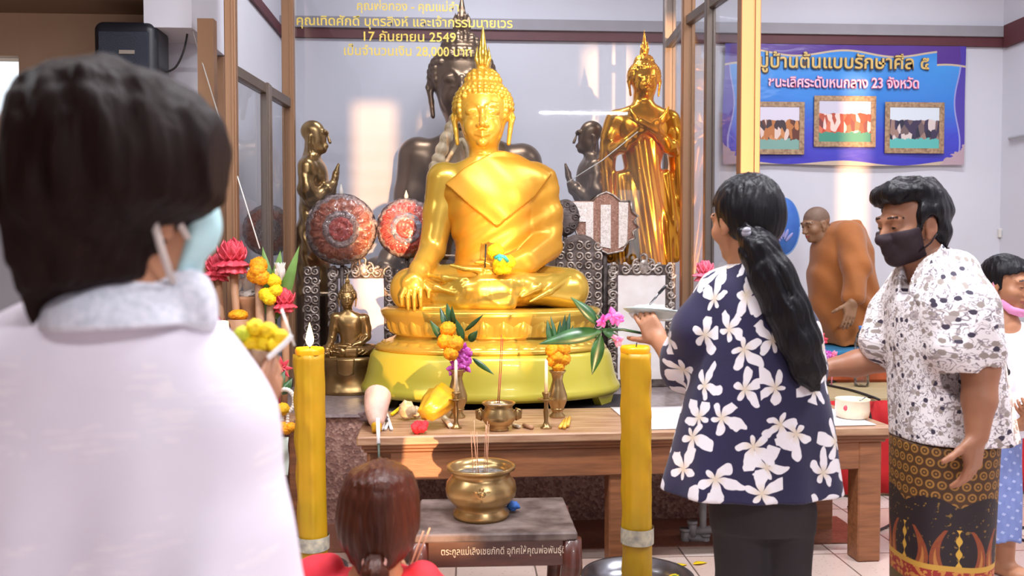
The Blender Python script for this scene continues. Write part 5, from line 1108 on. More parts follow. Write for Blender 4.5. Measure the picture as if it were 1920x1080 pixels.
def candlestick(label, px, py, ytop_h, ytop_c, cx):
    b = tpt(px, py); d = float((b-CAM) @ FW); k = d/F_PX; H = (py-ytop_h)*k; t = thing('candlestick', label, 'candlestick', b)
    part(t, 'stem', MB().lathe([(11*k, 0), (11*k, 0.004), (7*k, 0.012), (4*k, 0.03), (5.5*k, H*0.45), (4*k, H*0.6), (4*k, H*0.72), (7*k, H*0.78), (5*k, H*0.85), (8*k, H*0.97), (8*k, H), (5*k, H)], b, 24).geo(), BRONZE_L)
    part(t, 'drip_dish', MB().lathe([(3*k, H*0.76), (15*k, H*0.80), (17*k, H*0.82), (15*k, H*0.83), (3*k, H*0.80)], b, 28).geo(), BRONZE_L)
    ct = single('taper_candle', label.replace('candlestick', 'taper candle standing in its candlestick').replace('brass', 'thin white'), 'candle', MB().lathe([(3.4*k, 0), (3*k, (ytop_h-ytop_c)*k*0.95), (1*k, (ytop_h-ytop_c)*k)], b+np.array([0, 0, H]), 14).geo(), WHITE_WAX)
candlestick('brass candlestick in front of the left flower vase', 855, 803, 735, 674, 857)
candlestick('brass candlestick in front of the right flower vase', 1024, 803, 735, 674, 1026)
b = tpt(935, 806); d = float((b-CAM) @ FW); k = d/F_PX; t = thing('incense_bowl', 'small squat brass incense bowl with two handles on the altar table', 'incense bowl', b); R = 31*k; H = 52*k
part(t, 'bowl', MB().lathe([(R*0.6, 0), (R*0.62, H*0.04), (R*0.55, H*0.10), (R*0.8, H*0.22), (R*1.05, H*0.42), (R*1.06, H*0.55), (R*0.85, H*0.78), (R*0.82, H*0.86), (R*1.0, H*0.95), (R*1.02, H*0.99), (R*0.98, H), (R*0.85, H*0.95), (R*0.8, H*0.85)], b, 40, cap1=False).geo(), BRASS)
part(t, 'ash', MB().lathe([(0, H*0.88), (R*0.82, H*0.87)], b, 32, cap0=False, cap1=False).geo(), mat('pale_ash', (176, 168, 160), 0.9))
for sg in (-1, 1): part(t, 'handle', MB().ball(b+np.array([sg*R*1.12, 0, H*0.55]), (R*0.22, R*0.16, H*0.2), 14, 10).tube([b+np.array([sg*R*1.0, 0, H*0.75]), b+np.array([sg*R*1.35, 0, H*0.7]), b+np.array([sg*R*1.3, 0, H*0.45]), b+np.array([sg*R*1.0, 0, H*0.38])], 0.007, 8).geo(), BRONZE_L)
for (x0, x1, yt) in ((933, 940, 628), (936, 943, 634)): single('incense_stick', 'long red-footed incense stick standing in the small brass bowl', 'incense', MB().tube([at(x0, 756, d), at((x0+x1)/2, 700, d+0.01)], 0.0022, 6).tube([at((x0+x1)/2, 700, d+0.01), at(x1, yt, d+0.02)], 0.0017, 6).geo(), REDWOOD, 'incense sticks in the small bowl')
def rod(name, label, cat, px0, py0, px1, py1, r, m, group=None, lift=0.0):
    a, b = tpt(px0, py0)+np.array([0, 0, r+lift]), tpt(px1, py1)+np.array([0, 0, r+lift]); return single(name, label, cat, MB().tube([a, b], r, 10).geo(), m, group)
rod('candle_stub', 'short white candle stub with a burnt yellow end lying by the left candlestick', 'candle', 832, 786, 845, 804, 0.011, WHITE_WAX)
rod('candle_stub', 'short brown stub lying between the incense bowl and the right candlestick', 'stub', 982, 801, 998, 806, 0.009, STEM)
rod('candle_stub', 'tiny pale stub at the foot of the incense bowl', 'stub', 962, 800, 974, 804, 0.008, WHITE_WAX)
for i, (a, b_) in enumerate((((1050, 805), (1058, 792)), ((1058, 806), (1062, 790)), ((1064, 803), (1068, 788)))): rod('yellow_taper', 'short yellow taper in the little bundle right of the right candlestick', 'candle', a[0], a[1], b_[0], b_[1], 0.008, mat('amber_wax', (236, 180, 70), 0.4), 'yellow tapers by the right candlestick', 0.002*i)
rod('yellow_taper', 'yellow taper lying among the wrapped offerings', 'candle', 735, 782, 752, 768, 0.008, MARI_Y, None, 0.005)
b = tpt(706, 806); k = float((b-CAM) @ FW)/F_PX; t = thing('wrapped_bundle', 'pale pink paper-wrapped bundle of incense at the left end of the altar table', 'bundle', b)
part(t, 'wrapper', MB().xf(lambda p: p).tube(smooth_path([b+np.array([0, 0.10, 0.15]), b+np.array([-0.002, 0.07, 0.13]), b+np.array([0, 0.0, 0.09]), b+np.array([0.008, -0.06, 0.03])], 16), [0.02, 0.042, 0.052, 0.056, 0.058, 0.058, 0.057, 0.056, 0.054, 0.052, 0.05, 0.047, 0.043, 0.038, 0.033, 0.024], 18).geo(), PINKPAPER)
part(t, 'inner_wrapper', MB().tube([b+np.array([0.0, -0.01, 0.075]), b+np.array([0.01, -0.085, 0.012])], [0.03, 0.02], 12).geo(), ORANGEWRAP)
q = tpt(688, 800); single('plastic_bag', 'crumpled grey-purple plastic bag under the pink wrapped bundle', 'bag', MB().ball(q+np.array([0.02, 0.08, 0.03]), (0.075, 0.10, 0.034), 26, 16, disp=lambda v: 0.8+0.35*noise.noise(Vector(v)*3)).geo(), PURPLE_BAG)
z1 = tpt(692, 778)[2]; p0 = tb(0.085, 0.04, ZT+0.07); p1 = atY(711, 872, A0[1]-0.035)
single('incense_tube', 'white-capped stick hanging over the front edge of the table above the kneeling child', 'stick', MB().tube([p0, p0+(p1-p0)*0.55], 0.0085, 8, mi=0).tube([p0+(p1-p0)*0.55, p1], [0.0055, 0.005], 8, mi=1).geo(), [PAPER, mat('dark_green_stick', (74, 84, 72), 0.5)])
for i, (x, y, x2, y2) in enumerate(((724, 776, 734, 808), (716, 808, 720, 796), (722, 808, 727, 797))): rod('cigarette', 'white paper-wrapped stick lying in front of the pink bundle', 'stick', x, y, x2, y2, 0.007, PAPER, 'white sticks by the pink bundle', 0.001)
for i, (x, y, r) in enumerate(((762, 790, 20), (779, 788, 13))): q = tpt(x, y); kk = r*float((q-CAM) @ FW)/F_PX; single('wrapped_parcel', ('larger' if i == 0 else 'smaller')+' pale clear-wrapped parcel behind the yellow wrapped bouquet', 'parcel', MB().ball(q+np.array([0, 0.03, kk*0.95]), (kk*0.9, kk*0.8, kk), 18, 12, disp=lambda v: 0.85+0.3*noise.noise(Vector(v)*2.4+Vector((i*5, 0, 0)))).geo(), mat('pale_wrap', (226, 206, 170), 0.35, rgb2=(190, 160, 120), vscale=20, bump=0.3, bscale=24))
b = tpt(792, 812); t = thing('wrapped_bouquet', 'yellow cellophane bouquet with red tips lying on the altar table', 'bouquet', b); R_ = frame(unit(np.array([-0.35, -0.75, -0.28])))
part(t, 'wrapper', MB().lathe([(0.07, -0.14), (0.066, -0.08), (0.05, -0.01), (0.04, 0.03)], b+np.array([0.03, 0.05, 0.085]), 24, 1.0, 0.8, R=R_, wob=lambda a, z: 1+0.13*math.sin(5*a)+0.06*math.sin(11*a+z*60)).geo(), ORANGEWRAP)
tp = MB()
for i in range(9): q = b+np.array([0.0+0.05*math.cos(i*0.7)*0.7-0.01, -0.01+0.02*math.sin(i*2.1), 0.028+0.02*math.cos(i)]); tp.ball(q*0.55+(b+np.array([-0.012, -0.012, 0.026]))*0.45, (0.022, 0.03, 0.02), 12, 8, disp=lambda v: 0.8+0.4*noise.noise(Vector(v)*4+Vector((i, 0, 0))))
part(t, 'red_tips', tp.geo(), RED_SHIRT)
b = tpt(1598, 786); k = float((b-CAM) @ FW)/F_PX; t = thing('enamel_pot', 'small round cream enamel pot on the white table cloth at the table\'s right end', 'pot', b+np.array([0, 0, 0.008])); R = 31*k; H = 36*k; b2 = b+np.array([0, 0, 0.008])
part(t, 'bowl', MB().lathe([(R*0.82, 0), (R*0.95, H*0.12), (R*1.0, H*0.4), (R*0.98, H*0.9), (R*1.03, H*0.97), (R*1.0, H), (R*0.9, H*0.9), (R*0.88, H*0.5), (0, H*0.45)], b2, 40).geo(), ENAMEL)
part(t, 'spoon', MB().tube([b2+np.array([0.0, 0.0, H*0.6]), b2+np.array([R*0.8, 0.0, H*1.06])], 0.003, 6).geo(), STEEL); part(t, 'painted_flower', MB().ball(b2+np.array([-R*0.72, -R*0.70, H*0.6]), (0.012, 0.004, 0.012), 8, 6).geo(), GINGER)

# ------------------------------------------------------------------ marigolds and sprig in the gold statue's hands
def pend(px, py, dd): return at(px, py, dd)
garl = thing('marigold_garland', 'yellow marigold garland with a turquoise ribbon laid on the gold statue\'s hand', 'garland', pend(935, 512, 4.34))
for i, (x, y, r) in enumerate(((929, 472, 17), (939, 494, 16), (953, 492, 15), (936, 505, 12), (948, 503, 13))): part(garl, 'marigold', mari(MB(), pend(x, y, 4.28), r*4.28/F_PX, seed=i+20).geo(), MARI_Y)
part(garl, 'ribbon', MB().tube([pend(928, 484, 4.22), pend(937, 479, 4.21), pend(946, 482, 4.21), pend(952, 490, 4.23)], 0.009, 8).tube([pend(934, 484, 4.21), pend(940, 488, 4.21)], 0.01, 8).geo(), mat('turquoise_ribbon', (60, 196, 190), 0.5))
part(garl, 'incense', MB().tube([pend(909, 508, 4.33), pend(911, 458, 4.35)], 0.004, 6).geo(), CABLE)

# ------------------------------------------------------------------ flowers and offerings at the left
OD = 4.0; ok_ = OD/F_PX; G = lambda x, y, o=0.0: at(x, y, OD)+np.array([0, o, 0]); oa, ob = G(375, 790), G(548, 790); ZO = oa[2]
t = thing('offering_table', 'narrow wooden side table carrying the flower offerings behind the woman in white', 'table', ((oa[0]+ob[0])/2, oa[1], 0))
part(t, 'tabletop', boxg((oa[0], oa[1]-0.2, ZO-0.03), (ob[0], oa[1]+0.2, ZO), 0.005), WOOD_TOP)
for sx in (oa[0]+0.03, ob[0]-0.03):
    for sy in (-0.17, 0.17): part(t, 'leg', MB().box((sx, oa[1]+sy, (ZO-0.03)/2), (0.045, 0.045, ZO-0.03), bev=0.004).geo(), WOOD)
def torch(label, px, py, r, base, dy=0.0, m=GINGER, seed=0):
    c = G(px, py, dy); b = G(*base); b[2] = ZO; b[1] = c[1]; R = r*ok_; t = thing('torch_ginger', label, 'flower', b); mb = MB(); rr = np.random.default_rng(seed)
    for ring in range(5):
        n = (11, 10, 9, 7, 5)[ring]; el = (-0.35, 0.05, 0.45, 0.85, 1.2)[ring]
        for i in range(n):
            a = 2*PI*(i+0.5*(ring % 2))/n; dd = np.array([math.cos(a)*math.cos(el), math.sin(a)*math.cos(el), math.sin(el)]); mb.leaf(c-np.array([0, 0, R*0.25])+dd*R*0.15, dd, (0, 0, 1), R*(0.86+0.12*rr.uniform(-1, 1))*(1 if ring < 3 else 1.1), R*0.72, (0.5 if ring < 2 else -0.35), 6, -0.35, 0.006, tip=0.55)
    mb.ball(c+np.array([0, 0, R*0.1]), (R*0.55, R*0.55, R*0.75), 16, 12, disp=lambda v: 0.85+0.3*abs(noise.noise(Vector(v)*3))); part(t, 'petals', mb.geo(), m); part(t, 'stem', MB().tube([b, (b*0.5+c*0.5)+np.array([0.01, 0, 0]), c-np.array([0, 0, R*0.3])], [0.016, 0.017, 0.02], 8).geo(), STEM); return t
torch('large pinkish red torch ginger flower, highest of the left offerings', 436, 478, 33, (446, 790))
torch('pinkish red torch ginger flower half hidden behind the blue mask', 400, 500, 26, (418, 790), 0.05, seed=1)
torch('dark red torch ginger flower low beside the white sleeve', 402, 612, 26, (405, 790), -0.02, mat('dark_red_petals', (176, 30, 56), 0.45), 2)
torch('small coral red torch ginger flower next to the yellow bouquet', 531, 562, 24, (528, 790), 0.02, seed=3)
def bouquet(label, blooms, base, m, tipm=None, tip=None):
    t = thing('marigold_bunch', label, 'flowers', np.array([G(*base)[0], G(*base)[1], ZO])); lf = MB()
    for i, (x, y, r) in enumerate(blooms): part(t, 'marigold', mari(MB(), G(x, y, -0.01*i), r*ok_, seed=i+blooms[0][0]).geo(), m)
    if tip: 
        mb = MB(); c = G(*tip)
        for i in range(6): a = i*1.047; mb.leaf(c+np.array([0.01*math.cos(a), 0.01*math.sin(a), -0.05]), (0.25*math.cos(a), 0.25*math.sin(a), 1), (math.cos(a), math.sin(a), 0.1), 0.085, 0.05, 0.05, 6, -0.3)
        part(t, 'bud', mb.geo(), tipm)
    s0 = G(base[0], base[1]); s0[2] = ZO; part(t, 'stem', MB().tube([s0, G(blooms[-1][0], blooms[-1][1])], [0.025, 0.02], 8).geo(), KRAFT); return t
bouquet('orange marigold bunch on a stick left of the glass post', ((485, 497, 17), (480, 516, 17), (492, 520, 16), (486, 508, 15)), (492, 790), MARI)
bouquet('bright yellow marigold bunch with a white lotus bud on top', ((514, 526, 15), (518, 545, 14), (500, 552, 14), (508, 560, 13)), (505, 790), MARI_Y, PORC, (525, 505))
lf = thing('leaf_fan', 'upright broad green leaves behind the marigold bunches', 'leaves', np.array([G(512, 790)[0], G(512, 790)[1]+0.08, ZO]))
for (x0, y0, x1, y1, w_) in ((508, 600, 486, 462, 26), (512, 600, 556, 462, 22), (505, 600, 520, 470, 30), (500, 600, 470, 500, 20)): p0, p1 = G(x0, y0, 0.08), G(x1, y1, 0.06); part(lf, 'leaf', MB().leaf(p0, p1-p0, (0.2, -1, 0), np.linalg.norm(p1-p0), w_*ok_, 0.1, 10).geo(), LEAF_L)
part(lf, 'stalk', MB().tube([np.array([G(508, 790)[0], G(508, 790)[1]+0.08, ZO]), G(508, 600, 0.08)], 0.012, 8).geo(), LEAF)
# small white seated figurine
e0 = G(455, 558, 0.08); el = thing('figurine', 'small white seated figurine among the flower offerings', 'figurine', (e0[0], e0[1], ZO)); part(el, 'body', place(dk, e0, 0.115), PORC); part(el, 'pedestal', MB().lathe([(0.06, ZO), (0.06, ZO+0.02), (0.045, ZO+0.05), (0.045, e0[2]-0.05), (0.066, e0[2]-0.012), (0.066, e0[2]+0.003)], (e0[0], e0[1], 0), 28).geo(), STEM)
q = G(450, 590, -0.03); t = thing('marigold_cup', 'orange marigold in a brown clay cup under the white figurine', 'flower', (q[0], q[1], ZO)); part(t, 'bloom', mari(MB(), q, 19*ok_, seed=3).xf(lambda p: np.array([p[0], p[1], q[2]+(p[2]-q[2])*0.6])).geo(), MARI)
part(t, 'cup', MB().lathe([(0.035, ZO), (0.035, ZO+0.02), (0.028, ZO+0.06), (0.03, q[2]-0.08), (0.048, q[2]-0.02)], (q[0], q[1], 0), 24).geo(), STEM)
q = G(426, 660, -0.06); single('pillar_candle', 'pale thick unlit candle standing behind the white sleeve', 'candle', MB().lathe([(0.026, ZO), (0.026, G(426, 600)[2]), (0.005, G(426, 600)[2]+0.004)], (q[0], q[1], 0), 20).geo(), WHITE_WAX)
q = G(383, 580, -0.05); single('glass_vase', 'dark blue-violet glass vase behind the woman\'s collar', 'vase', MB().lathe([(0.04, ZO), (0.045, ZO+0.04), (0.05, ZO+0.3), (0.04, G(383, 545)[2]), (0.034, G(383, 545)[2])], (q[0], q[1], 0), 24).geo(), mat('violet_glass', (60, 56, 110), 0.1, var=0.3, coat=0.5))
# garland hanging at the table's right end
gx = lambda x, y, o=0.0: at(x, y, 3.76)+np.array([0, o, 0]); gk = 3.76/F_PX
t = thing('jasmine_garland', 'white jasmine and marigold garland hanging from the end of the side table', 'garland', gx(534, 812))
part(t, 'leaves', MB().leaf(gx(515, 735), gx(528, 705)-gx(515, 735), (0, -1, 0), 0.1, 0.05).leaf(gx(524, 745), gx(505, 725)-gx(524, 745), (0, -1, 0), 0.1, 0.05).leaf(gx(530, 740), gx(545, 712)-gx(530, 740), (0, -1, 0), 0.08, 0.04).geo(), LEAF)
ja = MB()
for i in range(22): a = i/21*PI*1.6-0.3; ja.ball(gx(534+18*math.sin(a)*1.0, 752-22*math.cos(a)), 0.011, 8, 6)
for i in range(10): ja.ball(gx(530+(i % 2)*9, 772+i*2.6), 0.009, 8, 6)
part(t, 'jasmine_buds', ja.geo(), PORC)
for i, (x, y, r) in enumerate(((531, 766, 13), (530, 800, 11), (546, 800, 10), (538, 804, 11))): part(t, 'marigold', mari(MB(), gx(x, y, -0.01), r*gk, seed=i+60).geo(), mat('golden_petals', (222, 170, 10), 0.7) if i == 0 else MARI)
q = at(527, 690, 3.8); mb = MB()
for i in range(8): a = i*0.785; mb.leaf(q, (math.cos(a), -0.4, math.sin(a)), (0, -1, 0), 0.055, 0.022, 0.2, 5)
single('red_flower', 'small red star-shaped flower above the jasmine garland', 'flower', mb.tube([q, at(524, 740, 3.8), np.array([at(522, 790, 3.85)[0], at(522, 790, 3.85)[1], ZO])], 0.005, 6).geo(), GINGER)
def hang(u, v): p = at(530-8*u+4*math.sin(v*7), 822+64*v, 3.74); return p+np.array([0.02*u, 0.006*math.sin(v*9+u*4), 0])
single('paper_sheet', 'pale greenish paper hanging beside the woman\'s white sleeve', 'paper', MB().sheet(lambda u, v: at(519+22*u, 820+70*v, 3.74)+np.array([0, 0.012*math.sin(v*8+u*3), 0]), 6, 12, 0.002).geo(), mat('pale_green_paper', (206, 216, 206), 0.7))
# pink torch ginger by the right post
pc_ = at(1322, 512, 4.3); t = thing('torch_ginger', 'pink torch ginger flower showing over the shoulder of the navy blouse', 'flower', (pc_[0], pc_[1], ZP)); mb = MB(); R = 25*4.3/F_PX
for ring in range(4):
    for i in range(9): a = 2*PI*(i+0.5*(ring % 2))/9; el_ = (-0.3, 0.15, 0.6, 1.0)[ring]; dd = np.array([math.cos(a)*math.cos(el_), math.sin(a)*math.cos(el_), math.sin(el_)]); mb.leaf(pc_, dd, (0, 0, 1), R*0.95, R*0.7, 0.35 if ring < 2 else -0.3, 6, -0.3, 0.005, tip=0.55)
part(t, 'petals', mb.geo(), mat('pink_ginger_petals', (240, 96, 130), 0.5, rgb2=(236, 130, 150), vscale=20)); part(t, 'stem', MB().tube([pc_, pc_+np.array([0.02, 0, -0.3])], [0.02, 0.014], 8).geo(), STEM)
part(t, 'vase', MB().lathe([(0.06, ZP), (0.065, ZP+0.03), (0.08, ZP+0.16), (0.04, ZP+0.27), (0.05, pc_[2]-0.28)], (pc_[0]+0.02, pc_[1], 0), 24).geo(), PORC)

# ------------------------------------------------------------------ dais things, pipes, cables
DQ = lambda x, y: atZ(x, y, dz)
q = at(1592, 668, 5.75); mx0, mx1 = at(1500, 668, 5.75)[0], at(1665, 668, 5.75)[0]
single('seat_mat', 'orange-brown mat under the blue cushion on the dais', 'mat', boxg((mx0, q[1]-0.34, dz), (mx1, q[1]+0.5, at(1592, 674, 5.42)[2]), 0.02), ORANGEMAT)
zc = at(1592, 674, 5.42)[2]-0.004; Sx = SDF((mx0-0.05, q[1]-0.4, zc-0.05), (mx1+0.1, q[1]+0.5, zc+0.12), 0.01); Sx.box(((mx0+mx1)/2, q[1]+0.08, zc+0.028), ((mx1-mx0)/2-0.02, 0.38, 0.03), 0.025, 0).wave(lambda X, Y, Z: 0.004*np.sin(X*26)*np.sin(Y*22)); single('seat_cushion', 'blue patterned cushion the monk sits on', 'cushion', Sx.mesh(), BLUEMAT); ZC = zc+0.056
for i, (x, y, m) in enumerate(((1534, 640, PINK), (1549, 662, ORCHID), (1562, 667, PINK), (1538, 632, GINGER))): q2 = at(x, y, 5.2); single('cut_flower', ('pink blossom by the monk\'s cushion', 'purple blossom in front of the orange mat', 'pale pink blossom in front of the orange mat', 'coral blossom close to the long ponytail')[i], 'flower', orchid(orchid(MB(), q2, 0.035, i), q2+np.array([0.02, 0, -0.02]), 0.03, i+3).tube([q2, (q2[0], q2[1]+0.02, dz)], 0.004, 6).geo(), m)
q = at(1616, 668, 5.25); t = thing('water_bottle', 'clear plastic water bottle standing on the dais beside the monk', 'bottle', (q[0], q[1], dz)); hb = at(1616, 612, 5.25)[2]-dz
part(t, 'body', MB().lathe([(0.042, 0), (0.045, 0.02), (0.045, hb*0.72), (0.03, hb*0.88), (0.018, hb*0.94), (0.018, hb*0.96)], (q[0], q[1], dz), 24).geo(), FILM); part(t, 'cap', MB().lathe([(0.021, hb*0.95), (0.021, hb), (0.018, hb+0.004)], (q[0], q[1], dz), 20).geo(), mat('blue_cap', (90, 130, 200), 0.4)); part(t, 'label', MB().lathe([(0.0465, hb*0.3), (0.0465, hb*0.6)], (q[0], q[1], dz), 24, cap0=False, cap1=False).geo(), mat('pale_blue_label', (176, 200, 216), 0.5))
q = DQ(1622, 716); single('plastic_bag', 'pale green-white plastic bag of offerings on the dais', 'bag', MB().ball(q+np.array([0, 0.08, 0.06]), (0.12, 0.09, 0.075), 26, 16, disp=lambda v: 0.82+0.35*noise.noise(Vector(v)*2.6)).geo(), mat('pale_green_bag', (206, 216, 206), 0.3, var=0.15, vscale=14, bump=0.3, bscale=20))
single('power_cable', 'black cable lying on the dais and dropping over its red skirt', 'cable', MB().tube(smooth_path([DQ(1535, 712)+[0, 0, 0.008], DQ(1556, 706)+[0, 0, 0.008], DQ(1580, 714)+[0, 0, 0.008], DQ(1548, 722)+[0, 0, 0.008], DQ(1600, 735)+[0, 0, 0.008], DQ(1648, 752)+[0, 0, 0.008], np.array([DQ(1655, 760)[0], 4.6, dz]), np.array([DQ(1655, 760)[0]+0.03, 4.59, 0.3]), np.array([DQ(1655, 760)[0]-0.1, 4.55, 0.01])], 90), 0.007, 6).geo(), CABLE)
FQ = lambda x, y: atZ(x, y, 0.008)
single('power_cable', 'black cable looping across the floor behind the right table legs', 'cable', MB().tube(smooth_path([FQ(1590, 950), FQ(1630, 972), FQ(1600, 985), FQ(1640, 996), FQ(1690, 975), FQ(1720, 985)], 60), 0.006, 6).geo(), CABLE)
single('power_cable', 'black cable loop on the floor by the girl\'s feet', 'cable', MB().tube(smooth_path([FQ(1960, 985), FQ(1915, 990), FQ(1903, 1002), FQ(1925, 1014), FQ(1970, 1010)], 40), 0.006, 6).geo(), CABLE)
PD = 4.02; PQ = lambda x, y: at(x, y, PD); pk = PD/F_PX
t = thing('pipe_stand', 'grey plastic pipe fittings standing under the altar table', 'pipe stand', (PQ(1310, 1000)[0], PQ(1310, 1000)[1], 0)); r = 8.5*pk
zf = lambda x, y: PQ(x, y)
for (a, b_) in (((1318, 905), (1318, 942)), ((1284, 990), (1284, 1024)), ((1298, 976), (1298, 1006)), ((1322, 1000), (1322, 1044))): part(t, 'upright_pipe', MB().tube([zf(*a), zf(*b_)], r, 14).tube([zf(*a), zf(a[0], a[1]+6)], r*1.18, 14).geo(), PVC)
for (a, b_) in (((1300, 932), (1342, 928)), ((1282, 1004), (1326, 1012)), ((1296, 996), (1340, 992))): part(t, 'cross_pipe', MB().tube([zf(*a), zf(*b_)], r*0.9, 14).geo(), PVC)
part(t, 'base_pipe', MB().tube([zf(1318, 940), np.array([zf(1318, 940)[0], zf(1318, 940)[1], 0.0])], r*0.8, 12).tube([zf(1298, 1000), np.array([zf(1298, 1000)[0], zf(1298, 1000)[1], 0.0])], r*0.8, 12).geo(), PVC)
# ------------------------------------------------------------------ people
def headframe(f, roll=0.0):              # columns: right, forward (face), up
    f = unit(f); r = unit(np.cross(f, (0, 0, 1))); u = np.cross(r, f); c, s_ = math.cos(roll), math.sin(roll)
    return np.stack([c*r+s_*u, f, -s_*r+c*u], 1)
def human_head(S, c, R, s=1.0, neck=None, ear=True, nr=0.054):
    q = lambda x, y, z: c+R @ (s*np.array([x, y, z], float)); E = lambda p, r, k, op='u': S.ell(q(*p), np.array(r)*s, k*s, R=R, op=op)
    E((0, -0.012, 0.03), (0.076, 0.097, 0.090), 0.01); E((0, 0.030, -0.035), (0.060, 0.064, 0.080), 0.03); E((0, 0.070, -0.098), (0.024, 0.020, 0.018), 0.03)
    E((0, 0.080, 0.020), (0.052, 0.016, 0.014), 0.02)
    for sg in (-1, 1):
        E((0.042*sg, 0.058, -0.03), (0.026, 0.028, 0.026), 0.02); E((0.032*sg, 0.098, 0.004), (0.019, 0.013, 0.011), 0.010, 's'); E((0.032*sg, 0.080, 0.002), (0.0155, 0.0135, 0.0125), 0.002)
        S.chain([q(0.014*sg, 0.094, 0.022), q(0.034*sg, 0.092, 0.029), q(0.054*sg, 0.078, 0.022)], [0.005*s, 0.006*s, 0.004*s], 0.008*s)
        E((0.011*sg, 0.104, -0.038), (0.010, 0.010, 0.008), 0.008)
        if ear: E((0.077*sg, -0.006, -0.012), (0.011, 0.021, 0.033), 0.006); E((0.087*sg, -0.002, -0.008), (0.006, 0.010, 0.018), 0.006, 's'); E((0.076*sg, 0.004, -0.042), (0.007, 0.010, 0.011), 0.004)
    S.chain([q(0, 0.090, 0.010), q(0, 0.100, -0.015), q(0, 0.113, -0.034)], [0.008*s, 0.009*s, 0.012*s], 0.010*s)
    S.chain([q(-0.024, 0.084, -0.062), q(0, 0.098, -0.059), q(0.024, 0.084, -0.062)], [0.005*s, 0.008*s, 0.005*s], 0.008*s); S.chain([q(-0.02, 0.084, -0.074), q(0, 0.095, -0.074), q(0.02, 0.084, -0.074)], [0.005*s, 0.008*s, 0.005*s], 0.008*s)
    S.chain([q(-0.024, 0.092, -0.067), q(0, 0.106, -0.0665), q(0.024, 0.092, -0.067)], [0.0018*s]*3, 0.003*s, op='s')
    if neck is not None: S.cap(q(0, -0.02, -0.06), neck, nr*s, nr*1.06*s, 0.025*s)
def local(S, c, R, s=1.0):
    X, Y, Z = S.xyz(); X = X-c[0]; Y = Y-c[1]; Z = Z-c[2]
    return [(R[0, i]*X+R[1, i]*Y+R[2, i]*Z)/s for i in range(3)]
def eyes_mi(V, Q, c, R, s, lips=True):   # dark irises and lips are painted on the head's own surface
    P = (V[Q].mean(1)-c) @ R/s; mi = np.zeros(len(Q), int)
    for sg in (-1, 1):
        e = ((P[:, 0]-0.032*sg)/0.0115)**2+((P[:, 2]+0.001)/0.0034)**2; mi[(e < 1) & (P[:, 1] > 0.07)] = 1
        b = ((P[:, 0]-0.034*sg)/0.019)**2+((P[:, 2]-0.031+0.18*(np.abs(P[:, 0])-0.03)**2*60)/0.0034)**2; mi[(b < 1) & (P[:, 1] > 0.06)] = 1
    if lips: mi[(((P[:, 0])/0.026)**2+((P[:, 2]+0.067)/0.0115)**2 < 1) & (P[:, 1] > 0.07)] = 2
    return mi
def hand(S, w_, d, n, ts, curl=0.35, sc=1.0, spread=0.10, tcurl=0.4, tout=0.9):
    """w_ wrist, d finger direction, n palm normal, ts side of the thumb along cross(d, n)"""
    d = unit(d); n = unit(np.asarray(n)-d*np.dot(n, d)); t = np.cross(d, n)*ts; A = np.stack([t, d, n], 1)
    S.ell(w_+d*0.012*sc, np.array([0.027, 0.03, 0.019])*sc, 0.012*sc, R=A); S.box(w_+d*0.05*sc, np.array([0.036, 0.042, 0.0125])*sc, 0.012*sc, 0.012*sc, R=A); S.ell(w_+d*0.04*sc+t*0.026*sc+n*0.008*sc, np.array([0.017, 0.03, 0.015])*sc, 0.01*sc, R=A)
    for i in range(4):
        off = (0.028, 0.0095, -0.0095, -0.027)[i]; L = (0.068, 0.076, 0.070, 0.055)[i]*sc; r = (0.0088, 0.0092, 0.0088, 0.0078)[i]*sc; p = w_+d*(0.088-0.006*(i == 3))*sc+t*off*sc; dd = unit(d+t*spread*off/0.028); a = 0.0
        for j, fr in enumerate((0.44, 0.32, 0.24)):
            a += curl*(0.8, 1.1, 0.8)[j]*(1+0.1*i); v = dd*math.cos(a)+n*math.sin(a); p2 = p+v*L*fr; S.cap(p, p2, r*(1.02-0.1*j), r*(0.95-0.12*j), 0.003*sc); p = p2
    p = w_+d*0.022*sc+t*0.03*sc+n*0.006*sc; a = 0.0
    for j, (L, r) in enumerate(((0.036, 0.0115), (0.028, 0.0098), (0.022, 0.0085))):
        a += (0.0, tcurl*0.6, tcurl)[j]; v = unit(t*(tout-0.35*a)+d*0.75+n*(0.25+0.6*a)); p2 = p+v*L*sc; S.cap(p, p2, r*sc, r*0.9*sc, 0.006*sc); p = p2
def prow(d, y, xl, xr, ry, oy=0.0): a, b = at(xl, y, d), at(xr, y, d); return (a[2], (a[0]+b[0])/2, (a[1]+b[1])/2+oy, (b[0]-a[0])/2, ry)
def box_of(pts, pad): P = np.array(pts); return P.min(0)-pad, P.max(0)+pad
def bx2(q, x0, y0, o0, x1, y1, o1, pad):
    P = np.array([q(x0, y0), q(x1, y1)]); lo, hi = P.min(0), P.max(0); return np.array([lo[0]-pad, lo[1]+min(o0, o1)-pad, lo[2]-pad]), np.array([hi[0]+pad, hi[1]+max(o0, o1)+pad, hi[2]+pad])
def cyl_uv(V, c, R, ry=None, exp=2.2):       # length along the garment's outline, and height
    ry = R if ry is None else ry; a = np.linspace(-PI, PI, 721); r = (np.abs(np.sin(a)/R)**exp+np.abs(np.cos(a)/ry)**exp)**(-1/exp); P = np.stack([r*np.sin(a), r*np.cos(a)], 1)
    L = np.concatenate([[0], np.cumsum(np.linalg.norm(np.diff(P, axis=0), axis=1))]); L -= L[360]
    return np.stack([np.interp(np.arctan2(V[:, 0]-c[0], -(V[:, 1]-c[1])), a, L), V[:, 2]], 1)
hn = pnoise(3, 1.0); hn2 = pnoise(5, 1.0); cn = pnoise(9, 1.0)
def strands(S, amp, sx=170, sz=16): S.wave(lambda X, Y, Z: amp*hn(X*sx, Y*sx, Z*sz)); return S
